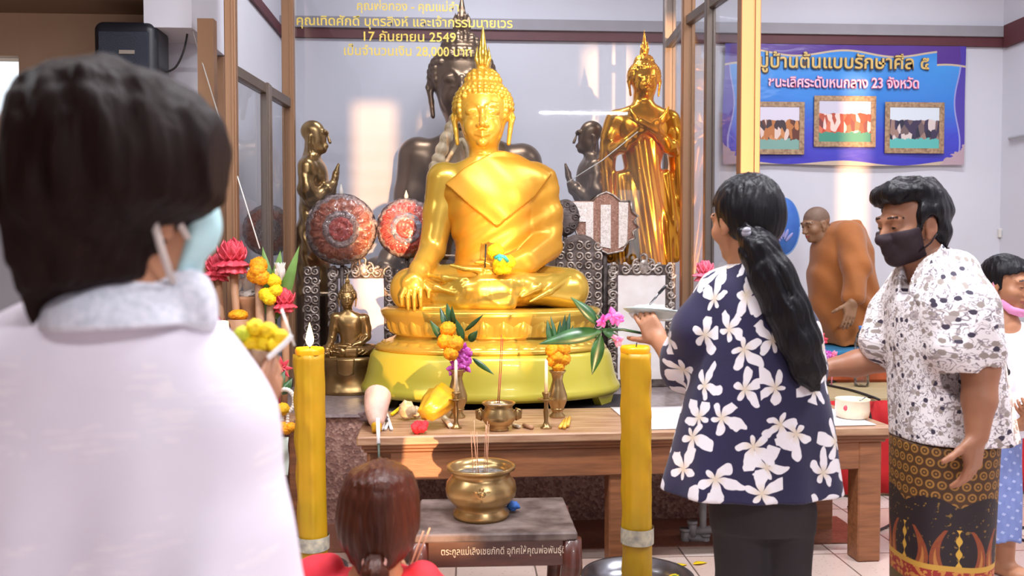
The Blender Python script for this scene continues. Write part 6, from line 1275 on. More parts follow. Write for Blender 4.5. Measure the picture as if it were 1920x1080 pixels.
# ---- woman in white, seen from behind, nearest to the camera
dA = 0.90; A = lambda x, y, d=dA: at(x, y, d)
wa = thing('person', 'nearest woman, in a white blouse with dark bobbed hair and pale blue mask', 'person', (A(200, 800)[0], A(200, 800)[1], 0))
hc = A(210, 352, 0.88); HR = headframe((0.52, 0.85, -0.12)); nb = A(235, 600, 0.90)
S = SDF(hc-np.array([0.25, 0.2, 0.28]), hc+np.array([0.25, 0.22, 0.2]), 0.0042); human_head(S, hc, HR, 1.05, nb, nr=0.045); H0 = S.F.copy(); X, Y, Z = local(S, hc, HR, 1.05)
lo, hi = box_of([A(420, 1120, 1.0), A(560, 600, 1.32)], 0.06); 
wr = A(470, 782, 1.2)
# lower body and torso skin in one continuous mesh with head and arm
M = SDF(np.minimum(hc-np.array([0.26, 0.2, 0.62]), lo), np.maximum(hc+np.array([0.26, 0.22, 0.18]), hi), 0.0048)
human_head(M, hc, HR, 1.05, nb, nr=0.045); M.chain([nb, nb-np.array([0.0, -0.02, 0.12])], [0.048, 0.06], 0.03); shr = A(345, 740, 0.93)
M.chain([nb-np.array([0, -0.02, 0.12]), shr], [0.06, 0.042], 0.03); M.chain([shr, A(420, 1060, 0.96)], [0.042, 0.038], 0.02); M.chain([A(420, 1060, 0.96), A(462, 900, 1.08), wr], [0.042, 0.036, 0.026], 0.012); hand(M, wr, A(516, 700, 1.25)-wr, np.array([-0.75, 0.6, 0.25]), 1, 0.30, 0.78, spread=0.03, tcurl=0.6, tout=0.5)
V, Q = M.mesh(); part(wa, 'body', (V, Q, {'mi': eyes_mi(V, Q, hc, HR, 1.05)}), [SKIN, EYE, LIP])
K = S.like(); K.F = np.maximum(H0-0.007, np.maximum(np.maximum(Z+0.012-0.18*np.abs(X), -(Z+0.135)), -(Y-0.040+0.15*(Z+0.05))).astype(np.float32)*1.05); K.F = np.minimum(K.F, 0.4).astype(np.float32)
mk = part(wa, 'face_mask', K.mesh(), BLUE_MASK, label='pale blue surgical mask')
qh = lambda x, y, z: hc+HR @ (1.05*np.array([x, y, z]))
mbx = MB(); ex = qh(-0.083, -0.012, 0.015) if (HR[:, 0] @ (CAM-hc)) < 0 else qh(0.083, -0.012, 0.015)
sg = -1 if (HR[:, 0] @ (CAM-hc)) < 0 else 1
mbx.tube([qh(sg*0.088, -0.022, 0.012), qh(sg*0.084, 0.0, -0.02), qh(sg*0.07, 0.036, -0.045)], 0.0028, 6, flat=1.6).tube([qh(sg*0.088, -0.022, -0.03), qh(sg*0.078, 0.0, -0.06), qh(sg*0.062, 0.03, -0.09)], 0.0028, 6, flat=1.6); part(mk, 'ear_loop', mbx.geo(), WHITE_EL)
rows = [prow(0.86, y, a, b, r) for y, a, b, r in ((128, 150, 275, 0.05), (148, 105, 325, 0.085), (195, 58, 382, 0.11), (250, 28, 416, 0.122), (300, 4, 430, 0.125), (345, -10, 426, 0.125), (385, -20, 408, 0.122), (415, -24, 352, 0.112), (450, -25, 305, 0.10), (490, -25, 282, 0.092), (525, -22, 268, 0.08), (560, -18, 160, 0.07), (605, -8, 125, 0.06), (655, 15, 80, 0.03))]
S = SDF(A(-110, 690, 0.68)-np.array([0, 0, 0.02]), A(480, 60, 1.08)+np.array([0.02, 0, 0.02]), 0.0036); S.loft(rows, 0.01)
X, Y, Z = local(S, hc, HR, 1.05); S.F = np.maximum(S.F, np.minimum(np.minimum(Y-0.05-0.3*np.maximum(Z+0.02, 0), 0.055-Z), 0.2)).astype(np.float32)
S.wave(lambda X, Y, Z: 0.0035*hn(X*120+Z*30, Y*120, Z*18)+0.002*hn2(X*300, Y*300, Z*40)); part(wa, 'hair', S.mesh(), HAIR_BR)
trow = [prow(0.93, y, a, b, r, -0.03*max(0, (700-y)/180)) for y, a, b, r in ((522, 180, 300, 0.058), (545, 120, 322, 0.075), (572, 60, 350, 0.09), (605, 10, 378, 0.104), (650, -50, 412, 0.118), (720, -95, 446, 0.13), (800, -125, 468, 0.135), (900, -145, 488, 0.14), (1000, -155, 512, 0.145), (1180, -165, 560, 0.15), (1400, -155, 560, 0.15))]
S = SDF(A(-260, 1400, 0.72), A(720, 520, 1.12), 0.0065); S.loft(trow, 0.02, exp=2.2); S.chain([A(350, 680, 0.93), A(385, 800, 0.93), A(420, 1010, 0.94), A(445, 1120, 0.96)], [0.052, 0.060, 0.060, 0.06], 0.05)
S.wave(lambda X, Y, Z: 0.006*cn(X*14, Y*14, Z*9)+(0.010*np.sin(X*34+Z*6+1.0)+0.005*np.sin(X*71-Z*9))*np.clip((A(0, 760)[2]-Z)*4, 0, 1)); V, Q = S.mesh(); part(wa, 'blouse', (V, Q, {'uv': V[:, [0, 2]]*np.array([1, 1])}), BLOUSE)
S = SDF(A(70, 660, 0.76)-np.array([0.03, 0, 0]), A(440, 470, 1.06)+np.array([0.02, 0, 0.02]), 0.0045)
S.loft([prow(0.905, y, a, b, r) for y, a, b, r in ((496, 150, 302, 0.066), (530, 120, 335, 0.080), (566, 100, 362, 0.098), (604, 90, 380, 0.106))], 0.01); S.chain([A(350, 555, 0.9), A(385, 590, 0.9)], [0.03, 0.02], 0.02)
S.wave(lambda X, Y, Z: 0.0022*cn(X*40, Y*40, Z*30)); part(wa, 'collar', S.mesh(), LACE)
S = SDF((A(200, 800)[0]-0.32, A(200, 800)[1]-0.22, 0), (A(200, 800)[0]+0.32, A(200, 800)[1]+0.26, 0.9), 0.012); cx_, cy_ = A(225, 800)[0], A(225, 800)[1]+0.02
S.loft([(0.01, cx_, cy_, 0.2, 0.15), (0.4, cx_, cy_, 0.2, 0.15), (0.88, cx_, cy_, 0.19, 0.14)], 0.01); part(wa, 'skirt', S.mesh(), TROUSERS)
# what she holds
bq = A(488, 660, 1.26); t = thing('flower_bouquet', 'yellow chrysanthemum bouquet in brown paper held by the woman in white', 'bouquet', bq-np.array([0, 0, 0.07]))
kk = 1.26/F_PX
for i, (x, y, r) in enumerate(((455, 630, 17), (478, 618, 18), (503, 624, 18), (526, 634, 15), (470, 648, 18), (495, 648, 19), (516, 650, 16), (484, 664, 15), (448, 645, 13))): part(t, 'bloom', mari(MB(), at(x, y-3, 1.245+0.004*(i % 3)), r*kk, seed=i+80).geo(), MARI_Y if i not in (0, 8) else mat('lime_petals_%d' % i, (206, 206, 40), 0.7, rgb2=(170, 180, 40), vscale=60))
ax = unit(at(490, 640, 1.26)-at(468, 745, 1.24)); part(t, 'paper_cone', MB().lathe([(0.008, 0.0), (0.022, 0.045), (0.034, 0.066), (0.032, 0.065), (0.02, 0.045)], at(468, 745, 1.25), 24, R=frame(ax), wob=lambda a, z: 1+0.12*math.sin(3*a)+0.05*math.sin(9*a)).geo(), KRAFT)
single('incense_stick', 'thin white incense stick held up beside the yellow bouquet', 'incense', MB().tube([at(552, 648, 1.27), at(528, 580, 1.28)], 0.0016, 6).geo(), PAPER)
single('folded_paper', 'curled white paper strip held between the fingers of the woman in white', 'paper', MB().tube(smooth_path([at(x, y, 1.225) for x, y in ((502, 672), (518, 658), (532, 646), (543, 634), (546, 628))], 20), [0.004]*20, 8, flat=0.5).geo(), PAPER)

# ---- woman in the navy flowered blouse
dB = 2.5; B = lambda x, y, d=dB: at(x, y, d)
wb = thing('person', 'woman with a long black ponytail and navy white-flowered blouse, holding out a plate', 'person', (B(1420, 900)[0], B(1420, 900)[1], 0))
hc = B(1394, 412); HR = headframe((-0.40, 0.91, -0.14)); nb = B(1412, 505, 2.5); sB = 0.98
plc = B(1226, 588, 2.92); wr = B(1236, 640, 2.80); elb = B(1292, 690, 2.62)
lo, hi = box_of([B(1150, 930, 2.4), B(1560, 320, 3.05), np.array([hc[0], hc[1], 0.0])], 0.10); lo[2] = 0.0
M = SDF(lo, hi, 0.0062); human_head(M, hc, HR, sB, nb); M.chain([nb, B(1415, 620), B(1420, 900)], [0.06, 0.10, 0.09], 0.04); shl = B(1340, 560, 2.5); M.chain([B(1410, 530), shl, elb], [0.07, 0.055, 0.046], 0.03); M.chain([elb, B(1262, 668, 2.72), wr], [0.044, 0.04, 0.028], 0.015); hand(M, wr, np.array([-0.30, 0.35, 0.62]), np.array([0.1, 0.75, 0.25]), 1, 0.45, 0.98, tcurl=0.2)
shr = B(1462, 580, 2.52); M.chain([B(1410, 545), shr, B(1500, 690, 2.55), B(1470, 760, 2.75)], [0.06, 0.045, 0.04, 0.028], 0.02); hand(M, B(1470, 760, 2.75), np.array([-0.4, 0.8, 0.2]), np.array([0, 0, 1]), 1, 0.4)
for x in (-1, 1): 
    hp_ = B(1425+38*x, 940); ft = np.array([hp_[0], hp_[1], 0.0]); M.chain([hp_, ft+np.array([0, 0, 0.45]), ft+np.array([0, 0.0, 0.07])], [0.06, 0.045, 0.036], 0.02); M.chain([ft+np.array([0, -0.02, 0.03]), ft+np.array([-0.02, 0.16, 0.022])], [0.035, 0.028], 0.02)
V, Q = M.mesh(); part(wb, 'body', (V, Q, {'mi': eyes_mi(V, Q, hc, HR, sB)}), [SKIN, EYE, LIP])
S = SDF(B(1290, 470, 2.34), B(1490, 320, 2.68), 0.0036); q = lambda x, y, z: hc+HR @ (sB*np.array([x, y, z]))
S.ell(q(0, -0.018, 0.036), np.array([0.090, 0.112, 0.100])*sB, 0.01, R=HR); S.ell(q(0, -0.06, -0.02), np.array([0.078, 0.072, 0.075])*sB, 0.03, R=HR); S.ell(q(0, -0.05, 0.02), np.array([0.09, 0.085, 0.1])*sB, 0.02, R=HR)
X, Y, Z = local(S, hc, HR, sB); S.F = np.maximum(S.F, np.minimum(np.minimum(Y-0.03, 0.052-Z), 0.2)).astype(np.float32); S.F = np.maximum(S.F, -(Z+0.075-0.55*np.minimum(Y+0.03, 0.02))).astype(np.float32)
S.wave(lambda X, Y, Z: 0.0018*hn(X*260, Y*260, Z*30)); hb = part(wb, 'hair', S.mesh(), HAIR_BK)
pt = [B(x, y, d) for x, y, d in ((1404, 436, 2.40), (1424, 468, 2.37), (1448, 520, 2.355), (1474, 580, 2.35), (1496, 640, 2.35), (1512, 690, 2.36), (1526, 728, 2.37))]; S = SDF(*box_of(pt, 0.09), 0.0042); S.chain(pt, [0.03, 0.05, 0.06, 0.06, 0.056, 0.048, 0.014], 0.02)
S.wave(lambda X, Y, Z: 0.004*hn((X+0.45*Z)*150, Y*130, Z*14)+0.002*hn2((X+0.45*Z)*330, Y*300, Z*30)); part(wb, 'ponytail', S.mesh(), HAIR_BK)
cq = B(1408, 441, 2.37); cm = MB(); cm.ball(cq, (0.028, 0.014, 0.016), 14, 10, R=roty(0.3)).ball(cq+np.array([0.034, 0.004, 0.004]), (0.02, 0.01, 0.009), 12, 8).ball(cq+np.array([-0.012, -0.002, 0.012]), (0.014, 0.01, 0.011), 12, 8); part(wb, 'hair_clip', cm.geo(), mat('grey_silk_clip', (150, 146, 158), 0.4))
rows = [prow(dB, y, a, b, r) for y, a, b, r in ((484, 1384, 1436, 0.052), (498, 1362, 1462, 0.085), (522, 1342, 1480, 0.105), (560, 1324, 1496, 0.122), (620, 1310, 1514, 0.135), (700, 1294, 1534, 0.148), (780, 1276, 1554, 0.158), (860, 1258, 1568, 0.165), (915, 1244, 1577, 0.17), (934, 1242, 1580, 0.172))]
S = SDF(B(1205, 950, 2.26)-np.array([0.02, 0, 0.02]), B(1625, 470, 2.8)+np.array([0.02, 0.02, 0.02]), 0.0052); S.loft(rows, 0.01, exp=2.2); S.chain([B(1352, 548), B(1312, 620, 2.52), B(1290, 672, 2.60), B(1282, 696, 2.63)], [0.075, 0.082, 0.074, 0.066], 0.035); S.chain([B(1462, 552), B(1488, 620, 2.5), B(1510, 690, 2.54)], [0.062, 0.064, 0.060], 0.035)
zc_ = B(0, 900)[2]; S.wave(lambda X, Y, Z: 0.0045*cn(X*18, Y*18, Z*9)+0.007*np.sin(np.arctan2(X-B(1410, 900)[0], -(Y-B(1410, 900)[1]))*9+0.6)*np.clip((B(0, 720)[2]-Z)*3, 0, 1)); S.F = np.maximum(S.F, (B(0, 930)[2]+0.012*0-0)-S.xyz()[2]+0.02*np.sin((S.xyz()[0]-B(1250, 900)[0])*6.5)).astype(np.float32)
V, Q = S.mesh(); part(wb, 'blouse', (V, Q, {'uv': cyl_uv(V, B(1412, 700), 0.23, 0.155)}), NAVY_PRINT)
S = SDF((B(1300, 900)[0], B(1425, 0)[1]-0.22, 0.02), (B(1570, 900)[0], B(1425, 0)[1]+0.25, 0.78), 0.0075)
S.loft([prow(dB, y, a, b, r) for y, a, b, r in ((880, 1335, 1520, 0.13), (940, 1334, 1522, 0.13), (985, 1336, 1520, 0.12))], 0.01)
for (x0, x1, x2) in ((1388, 1394, 1396), (1470, 1466, 1462)): S.chain([B(x0, 960), B(x1, 1100), B(x2, 1240)], [0.088, 0.078, 0.07], 0.02); p = B(x2, 1240); S.cap(p, (p[0], p[1], 0.09), 0.07, 0.062, 0.01)
S.wave(lambda X, Y, Z: 0.004*cn(X*24, Y*24, Z*16)); part(wb, 'trousers', S.mesh(), TROUSERS)
br = MB(); bc = B(1272, 674, 2.70); br.lathe([(0.043, -0.006), (0.048, 0.0), (0.043, 0.006)], bc, 24, R=frame(wr-elb), cap0=False, cap1=False).ball(bc+np.array([0.012, -0.044, 0.004]), 0.013, 12, 8); part(wb, 'bracelet', br.geo(), PORC)
t = thing('plate', 'pale plate of white food held out by the woman in the navy blouse', 'plate', plc-np.array([0, 0, 0.025])); pz = plc-np.array([0, 0, 0.02])
part(t, 'dish', MB().lathe([(0.0, 0.006), (0.05, 0.004), (0.055, 0.0), (0.062, 0.004), (0.09, 0.018), (0.106, 0.028), (0.105, 0.031), (0.088, 0.023), (0.06, 0.01), (0.0, 0.01)], pz, 44, R=rotx(-0.12) @ roty(0.10)).geo(), mat('pale_aqua_dish', (206, 226, 224), 0.25, coat=0.4))
part(t, 'food', MB().ball(pz+np.array([-0.015, 0, 0.022]), (0.078, 0.07, 0.034), 30, 18, disp=lambda v: 0.88+0.2*noise.noise(Vector(v)*3.2)).geo(), mat('white_food', (246, 240, 236), 0.6, var=0.05)); part(t, 'spoon', MB().tube([pz+np.array([-0.02, -0.02, 0.05]), pz+np.array([0.01, -0.03, 0.09])], 0.004, 8, mi=0).tube([pz+np.array([0.01, -0.03, 0.09]), pz+np.array([0.032, -0.035, 0.116])], 0.0055, 8, mi=1).geo(), [STEEL, BLACK_PL])
sd_ = 2.86; t = thing('orchid_sprig', 'sprig of dark green leaves and purple orchids held below the plate', 'flowers', B(1196, 640, sd_)); lf = MB(); kk = sd_/F_PX
for (x0, y0, x1, y1, w_) in ((1128, 622, 1012, 640, 30), (1125, 610, 1075, 556, 22), (1126, 628, 1112, 702, 24), (1130, 618, 1165, 640, 16), (1140, 605, 1150, 580, 14), (1135, 612, 1120, 590, 14)):
    p0, p1 = B(x0, y0, sd_), B(x1, y1, sd_-0.03); lf.leaf(p0, p1-p0, (0.1, -1, 0.45), np.linalg.norm(p1-p0), w_*kk, 0.14, 12, 0.1)
part(t, 'leaves', lf.geo(), LEAF)
for i, (x, y, r) in enumerate(((1150, 592, 17), (1130, 602, 14), (1158, 598, 13))): part(t, 'orchid', orchid(MB(), B(x, y, sd_-0.02), r*kk, i+30).geo(), ORCHID)
part(t, 'pink_blossom', orchid(MB(), B(1158, 638, sd_-0.02), 13*kk, 44).geo(), PINK); part(t, 'stem', MB().tube([B(1128, 618, sd_), B(1168, 618, sd_), B(1205, 625, sd_)], 0.005, 6).geo(), LEAF)

# ---- woman in the white and grey print, right
dC = 2.65; C_ = lambda x, y, d=dC: at(x, y, d)
wc = thing('person', 'woman in a white shirt with small grey flowers, black mask and patterned brown sarong', 'person', (C_(1770, 900)[0], C_(1770, 900)[1], 0))
hc = C_(1709, 420); HR = headframe((-0.97, -0.18, -0.14)); nb = C_(1742, 500); sC = 1.0
lo, hi = box_of([C_(1500, 930, 2.3), C_(1920, 320, 2.95)], 0.06); lo[2] = 0.0; M = SDF(lo, hi, 0.0062); human_head(M, hc, HR, sC, nb)
Hd = SDF(hc-0.17, hc+0.17, 0.0035); human_head(Hd, hc, HR, sC, nb)
M.chain([nb, C_(1766, 600), C_(1765, 840)], [0.06, 0.10, 0.09], 0.04); shn = C_(1806, 528, 2.50); eln = C_(1838, 690, 2.44); wrn = C_(1832, 815, 2.42); M.chain([C_(1762, 560), C_(1798, 545, 2.52), eln], [0.06, 0.05, 0.05], 0.03); M.chain([eln, C_(1836, 750, 2.43), wrn], [0.05, 0.045, 0.031], 0.015); hand(M, wrn, np.array([-0.12, 0.02, -1]), np.array([-0.55, 0.8, 0]), -1, 0.32, 1.08)
shf = C_(1700, 545, 2.80); elf = C_(1655, 668, 2.82); wrf = C_(1552, 690, 2.86); M.chain([C_(1760, 540), shf, elf], [0.08, 0.058, 0.05], 0.03); M.chain([elf, C_(1605, 682, 2.84), wrf], [0.05, 0.043, 0.03], 0.015); hand(M, wrf, np.array([-1, -0.1, 0.05]), np.array([0, 0.3, -1]), 1, 0.4)
for x in (-1, 1): ft = np.array([C_(1765, 900)[0]+0.02, C_(1765, 0)[1]+0.09*x, 0]); M.chain([ft+np.array([-0.01, 0, 0.75]), ft+np.array([0, 0, 0.45]), ft+np.array([0, 0, 0.07])], [0.06, 0.05, 0.038], 0.02); M.chain([ft+np.array([0.02, 0, 0.03]), ft+np.array([-0.16, 0, 0.022])], [0.034, 0.028], 0.02)
V, Q = M.mesh(); part(wc, 'body', (V, Q, {'mi': eyes_mi(V, Q, hc, HR, sC)}), [SKIN_D, EYE, LIP])
q = lambda x, y, z: hc+HR @ (sC*np.array([x, y, z])); H0 = Hd.F.copy(); X, Y, Z = local(Hd, hc, HR, sC)
K = Hd.like(); K.F = np.minimum(np.maximum(H0-0.007, np.maximum(np.maximum(Z+0.018-0.12*np.maximum(0.06-Y, 0)-0.1*np.abs(X), -(Z+0.128+0.3*(Y-0.08))), -(Y-0.012-0.28*(Z+0.07)))), 0.4).astype(np.float32); mk = part(wc, 'face_mask', K.mesh(), BLACK_MASK, label='black cloth mask')
sg = 1 if (HR[:, 0] @ (CAM-hc)) > 0 else -1
part(mk, 'ear_loop', MB().tube([q(sg*0.064, 0.04, -0.02), q(sg*0.078, 0.015, 0.01), q(sg*0.084, -0.01, 0.022)], 0.0024, 6, flat=1.6).tube([q(sg*0.058, 0.03, -0.085), q(sg*0.076, 0.0, -0.06), q(sg*0.084, -0.018, -0.035)], 0.0024, 6, flat=1.6).geo(), BLACK_MASK)
S = SDF(hc-np.array([0.17, 0.17, 0.15]), hc+np.array([0.17, 0.17, 0.19]), 0.0036); S.ell(q(0, -0.015, 0.042), np.array([0.094, 0.116, 0.100]), 0.01, R=HR); S.ell(q(0, 0.035, 0.105), (0.072, 0.07, 0.040), 0.03, R=HR); S.ell(q(0, 0.078, 0.092), (0.058, 0.03, 0.024), 0.02, R=HR); S.ell(q(0, -0.06, -0.02), (0.072, 0.058, 0.085), 0.03, R=HR)
X, Y, Z = local(S, hc, HR, sC); S.F = np.maximum(S.F, np.minimum(np.minimum(Y-0.028+0.55*np.minimum(Z+0.0, 0.0), 0.060+0.1*Y-Z), 0.2)).astype(np.float32); ear = np.sqrt(((Y+0.004)/0.026)**2+((Z+0.016)/0.042)**2)-1; S.F = np.maximum(S.F, np.where(np.abs(X) > 0.05, -ear*0.026, -1)).astype(np.float32); S.F = np.maximum(S.F, -(Z+0.085)).astype(np.float32)
S.wave(lambda X, Y, Z: 0.006*hn(X*60, Y*60, Z*75)+0.002*hn2(X*230, Y*230, Z*120)); part(wc, 'hair', S.mesh(), HAIR_BK)
rows = [prow(dC, y, a, b, r) for y, a, b, r in ((462, 1728, 1772, 0.05), (480, 1704, 1792, 0.085), (512, 1686, 1822, 0.125), (560, 1674, 1842, 0.168), (620, 1672, 1852, 0.178), (690, 1676, 1862, 0.178), (760, 1678, 1876, 0.18), (836, 1680, 1894, 0.184))]
S = SDF(C_(1590, 860, 2.36), C_(1945, 445, 3.0), 0.0052); S.loft(rows, 0.01, exp=2.3)
S.chain([C_(1790, 515, 2.54), C_(1806, 580, 2.48), C_(1812, 652, 2.46)], [0.075, 0.094, 0.105], 0.04); S.chain([C_(1712, 530, 2.78), C_(1678, 590, 2.80), C_(1660, 640, 2.80)], [0.075, 0.08, 0.085], 0.03)
S.cap(C_(1806, 668, 2.46), C_(1822, 705, 2.45), 0.074, 0.08, 0.004, op='s'); X, Y, Z = S.xyz(); nr_ = ((Y < C_(0, 0, 2.585)[1]) & (Z < C_(0, 652)[2])); 
S.cap(nb+np.array([-0.015, -0.01, 0.035]), C_(1698, 552, 2.60), 0.066, 0.022, 0.006, op='s')
S.wave(lambda X, Y, Z: 0.0035*cn(X*22, Y*22, Z*11)+0.004*np.sin((X+0.6*Y)*60)*np.clip((C_(0, 620)[2]-Z)*4, 0, 1)); S.F = np.maximum(S.F, C_(0, 834)[2]-Z).astype(np.float32)
V, Q = S.mesh(); part(wc, 'shirt', (V, Q, {'uv': cyl_uv(V, C_(1765, 700), 0.16, 0.178)}), WHITE_PRINT)
cm = MB(); 
def lapel(u, v): p = C_(1766-10*v-58*u, 458+8*v*0+92*u, 2.53+0.02*u); o = np.array([0.034*(1-u*0.2)*v, -0.035*v, -0.036*v-0.01*v*v]); return p+o+np.array([0, -0.012*math.sin(u*PI), 0.01*math.sin(u*PI)])
cm.sheet(lapel, 14, 6, 0.004); V, Fc, exx = cm.geo(); exx['uv'] = cyl_uv(V, C_(1765, 700), 0.16, 0.178); part(wc, 'collar', (V, Fc, exx), WHITE_PRINT)
bt = MB()
for i in range(5): u = i/4; p = C_(1697+2*u, 585+220*u, 2.6); bt.ball(p+np.array([-0.02, -0.11, 0]), (0.006, 0.004, 0.006), 10, 6)
S = SDF(C_(1640, 1300, 2.4), C_(1900, 800, 2.95), 0.0075); S.ax[2] = S.ax[2]; S = SDF((C_(1650, 900)[0], C_(1765, 0)[1]-0.22, 0.06), (C_(1890, 900)[0], C_(1765, 0)[1]+0.24, C_(0, 815)[2]), 0.0072); zt_ = C_(0, 820)[2]
S.loft([(0.07, C_(1764, 900)[0], C_(1764, 900)[1], 0.142, 0.155), (0.3, C_(1764, 900)[0], C_(1764, 900)[1], 0.14, 0.155), (0.55, C_(1766, 900)[0], C_(1766, 900)[1], 0.142, 0.16), (zt_, C_(1768, 900)[0], C_(1768, 900)[1], 0.145, 0.165)], 0.01, exp=2.3)
S.wave(lambda X, Y, Z: 0.003*cn(X*16, Y*16, Z*5)+0.006*np.sin((X-0.5*Y)*38)*np.clip((0.8-Z)*2, 0, 1)); V, Q = S.mesh(); part(wc, 'sarong', (V, Q, {'uv': cyl_uv(V, C_(1765, 900), 0.142, 0.158)}), SARONG)

# ---- monk on the dais
dD = 5.9; D = lambda x, y, o=0.0: at(x, y, dD+o)
mo = thing('person', 'shaven-headed monk in an orange-brown robe kneeling on the dais, looking down', 'person', D(1585, 642))
hc = D(1530, 420); HR = headframe((-0.93, -0.24, -0.26)); nb = D(1556, 452); M = SDF(*bx2(D, 1490, 645, -0.4, 1660, 375, 0.4, 0.03), 0.0062); human_head(M, hc, HR, 0.98, nb, nr=0.062)
M.chain([nb, D(1580, 500), D(1585, 620)], [0.08, 0.15, 0.17], 0.05); wr = D(1598, 566, -0.37); M.chain([D(1588, 445, -0.14), D(1602, 505, -0.27), wr], [0.06, 0.05, 0.034], 0.02); hand(M, wr, np.array([-0.18, -0.02, -1]), np.array([-0.15, 1, 0]), -1, 0.18, 1.15, spread=0.05)
V, Q = M.mesh(); P = (V[Q].mean(1)-hc) @ HR/0.98; mi = eyes_mi(V, Q, hc, HR, 0.98); mi[(P[:, 2] > 0.02+0.5*np.maximum(P[:, 1]-0.02, 0)) & (P[:, 2] > -0.1)] = np.where(mi[(P[:, 2] > 0.02+0.5*np.maximum(P[:, 1]-0.02, 0)) & (P[:, 2] > -0.1)] == 1, 1, 3); part(mo, 'body', (V, Q, {'mi': mi}), [SKIN_M, EYE, LIP, STUBBLE])
def mrow(y, xl, xr, ry, cy=0.0): a, b = D(xl, y), D(xr, y); return (a[2], (a[0]+b[0])/2, a[1]+cy, (b[0]-a[0])/2, ry)
S = SDF(*bx2(D, 1480, 650, -0.42, 1690, 400, 0.42, 0.03), 0.0062); S.loft([mrow(414, 1566, 1596, 0.08), mrow(424, 1548, 1612, 0.15), mrow(445, 1534, 1622, 0.20), mrow(480, 1524, 1632, 0.22), mrow(530, 1518, 1640, 0.225), mrow(570, 1520, 1645, 0.235), mrow(605, 1526, 1646, 0.27), mrow(630, 1532, 1640, 0.29), mrow(642, 1534, 1636, 0.29)], 0.02, exp=2.2)
S.cap(nb+np.array([-0.02, 0, 0.05]), nb+np.array([-0.03, 0, -0.02]), 0.064, 0.06, 0.01, op='s')
S.chain([D(1590, 440, -0.13), D(1606, 500, -0.27), D(1600, 556, -0.34)], [0.10, 0.088, 0.07], 0.025); S.chain([D(1612, 560, -0.22), D(1634, 580, -0.2), D(1640, 620, -0.2)], [0.03, 0.04, 0.03], 0.04); S.chain([D(1608, 420, -0.06), D(1626, 470, -0.1), D(1638, 540, -0.12)], [0.03, 0.03, 0.03], 0.03)
fo_ = pnoise(21, 1.0); S.wave(lambda X, Y, Z: 0.0065*np.sin((X*0.9-Y*0.3+0.55*Z)*44+2.2*fo_(X*7, Y*7, Z*5))*np.clip((D(0, 425)[2]-Z)*4, 0, 1)+0.004*fo_(X*24, Y*24, Z*16)); V, Q = S.mesh(); part(mo, 'robe', (V, Q), ROBE_M)

# ---- girl at the right edge
dE = 3.6; E_ = lambda x, y, o=0.0: at(x, y, dE+o)
gi = thing('person', 'girl in a white top and blue skirt with a pink mask pulled under her chin', 'person', (E_(1878, 1000)[0], E_(1878, 1000)[1], 0))
hc = E_(1888, 532); HR = headframe((0.42, -0.88, -0.14)); nb = E_(1888, 615); sE = 0.94; lo, hi = bx2(E_, 1800, 1076, -0.25, 2010, 465, 0.25, 0.03); lo[2] = 0.0
M = SDF(lo, hi, 0.0056); human_head(M, hc, HR, sE, nb, nr=0.046); M.chain([nb, E_(1892, 690), E_(1872, 820)], [0.045, 0.066, 0.07], 0.04); M.chain([E_(1858, 645, -0.0), E_(1856, 735, -0.03), E_(1898, 800, -0.15)], [0.042, 0.034, 0.026], 0.02); hand(M, E_(1898, 800, -0.15), np.array([0.75, -0.3, 0.1]), np.array([0.1, 0.5, 0.6]), 1, 0.45, 0.85)
M.chain([E_(1935, 640, 0.0), E_(1945, 720, -0.04), E_(1930, 775, -0.15)], [0.045, 0.036, 0.026], 0.02); hand(M, E_(1930, 775, -0.15), np.array([-0.5, -0.5, 0.2]), np.array([0.1, 0.5, 0.6]), -1, 0.45, 0.85)
for x, o in ((1852, 0.03), (1884, -0.02)): h_ = E_(x, 900, o); f_ = np.array([h_[0], h_[1], 0]); M.chain([h_, f_+np.array([0, 0, 0.30]), f_+np.array([0.01, 0, 0.05])], [0.065, 0.05, 0.033], 0.02); M.chain([f_+np.array([0.01, 0.02, 0.03]), f_+np.array([0.06, -0.12, 0.02])], [0.032, 0.026], 0.02)
V, Q = M.mesh(); part(gi, 'body', (V, Q, {'mi': eyes_mi(V, Q, hc, HR, sE)}), [SKIN, EYE, LIP]); q = lambda x, y, z: hc+HR @ (sE*np.array([x, y, z]))
S = SDF(hc-np.array([0.16, 0.18, 0.2]), hc+np.array([0.16, 0.16, 0.16]), 0.0038); S.ell(q(0, -0.016, 0.036), np.array([0.090, 0.110, 0.098])*sE, 0.01, R=HR); S.ell(q(0, -0.06, -0.05), np.array([0.082, 0.06, 0.10])*sE, 0.03, R=HR); X, Y, Z = local(S, hc, HR, sE); S.F = np.maximum(S.F, np.minimum(np.minimum(Y-0.022, 0.066-Z-0.5*np.maximum(np.abs(X)-0.03, 0)), 0.2)).astype(np.float32); S.wave(lambda X, Y, Z: 0.002*hn(X*220, Y*220, Z*30)); part(gi, 'hair', S.mesh(), HAIR_BK)
mm = MB(); mm.tube([q(-0.062, 0.02, -0.075), q(-0.045, 0.066, -0.108), q(0, 0.092, -0.118), q(0.045, 0.066, -0.108), q(0.062, 0.02, -0.075)], [0.012, 0.018, 0.02, 0.018, 0.012], 12, flat=0.6); fm = part(gi, 'face_mask', mm.geo(), PINK_MASK, label='pink mask pulled under the chin')
part(fm, 'ear_loop', MB().tube([q(-0.062, 0.02, -0.075), q(-0.08, 0.0, -0.03), q(-0.084, -0.014, 0.01)], 0.002, 6).tube([q(0.062, 0.02, -0.075), q(0.08, 0.0, -0.03), q(0.084, -0.014, 0.01)], 0.002, 6).geo(), PINK_MASK)
def erow(y, xl, xr, ry): a, b = E_(xl, y), E_(xr, y); return (a[2], (a[0]+b[0])/2, a[1], (b[0]-a[0])/2, ry)
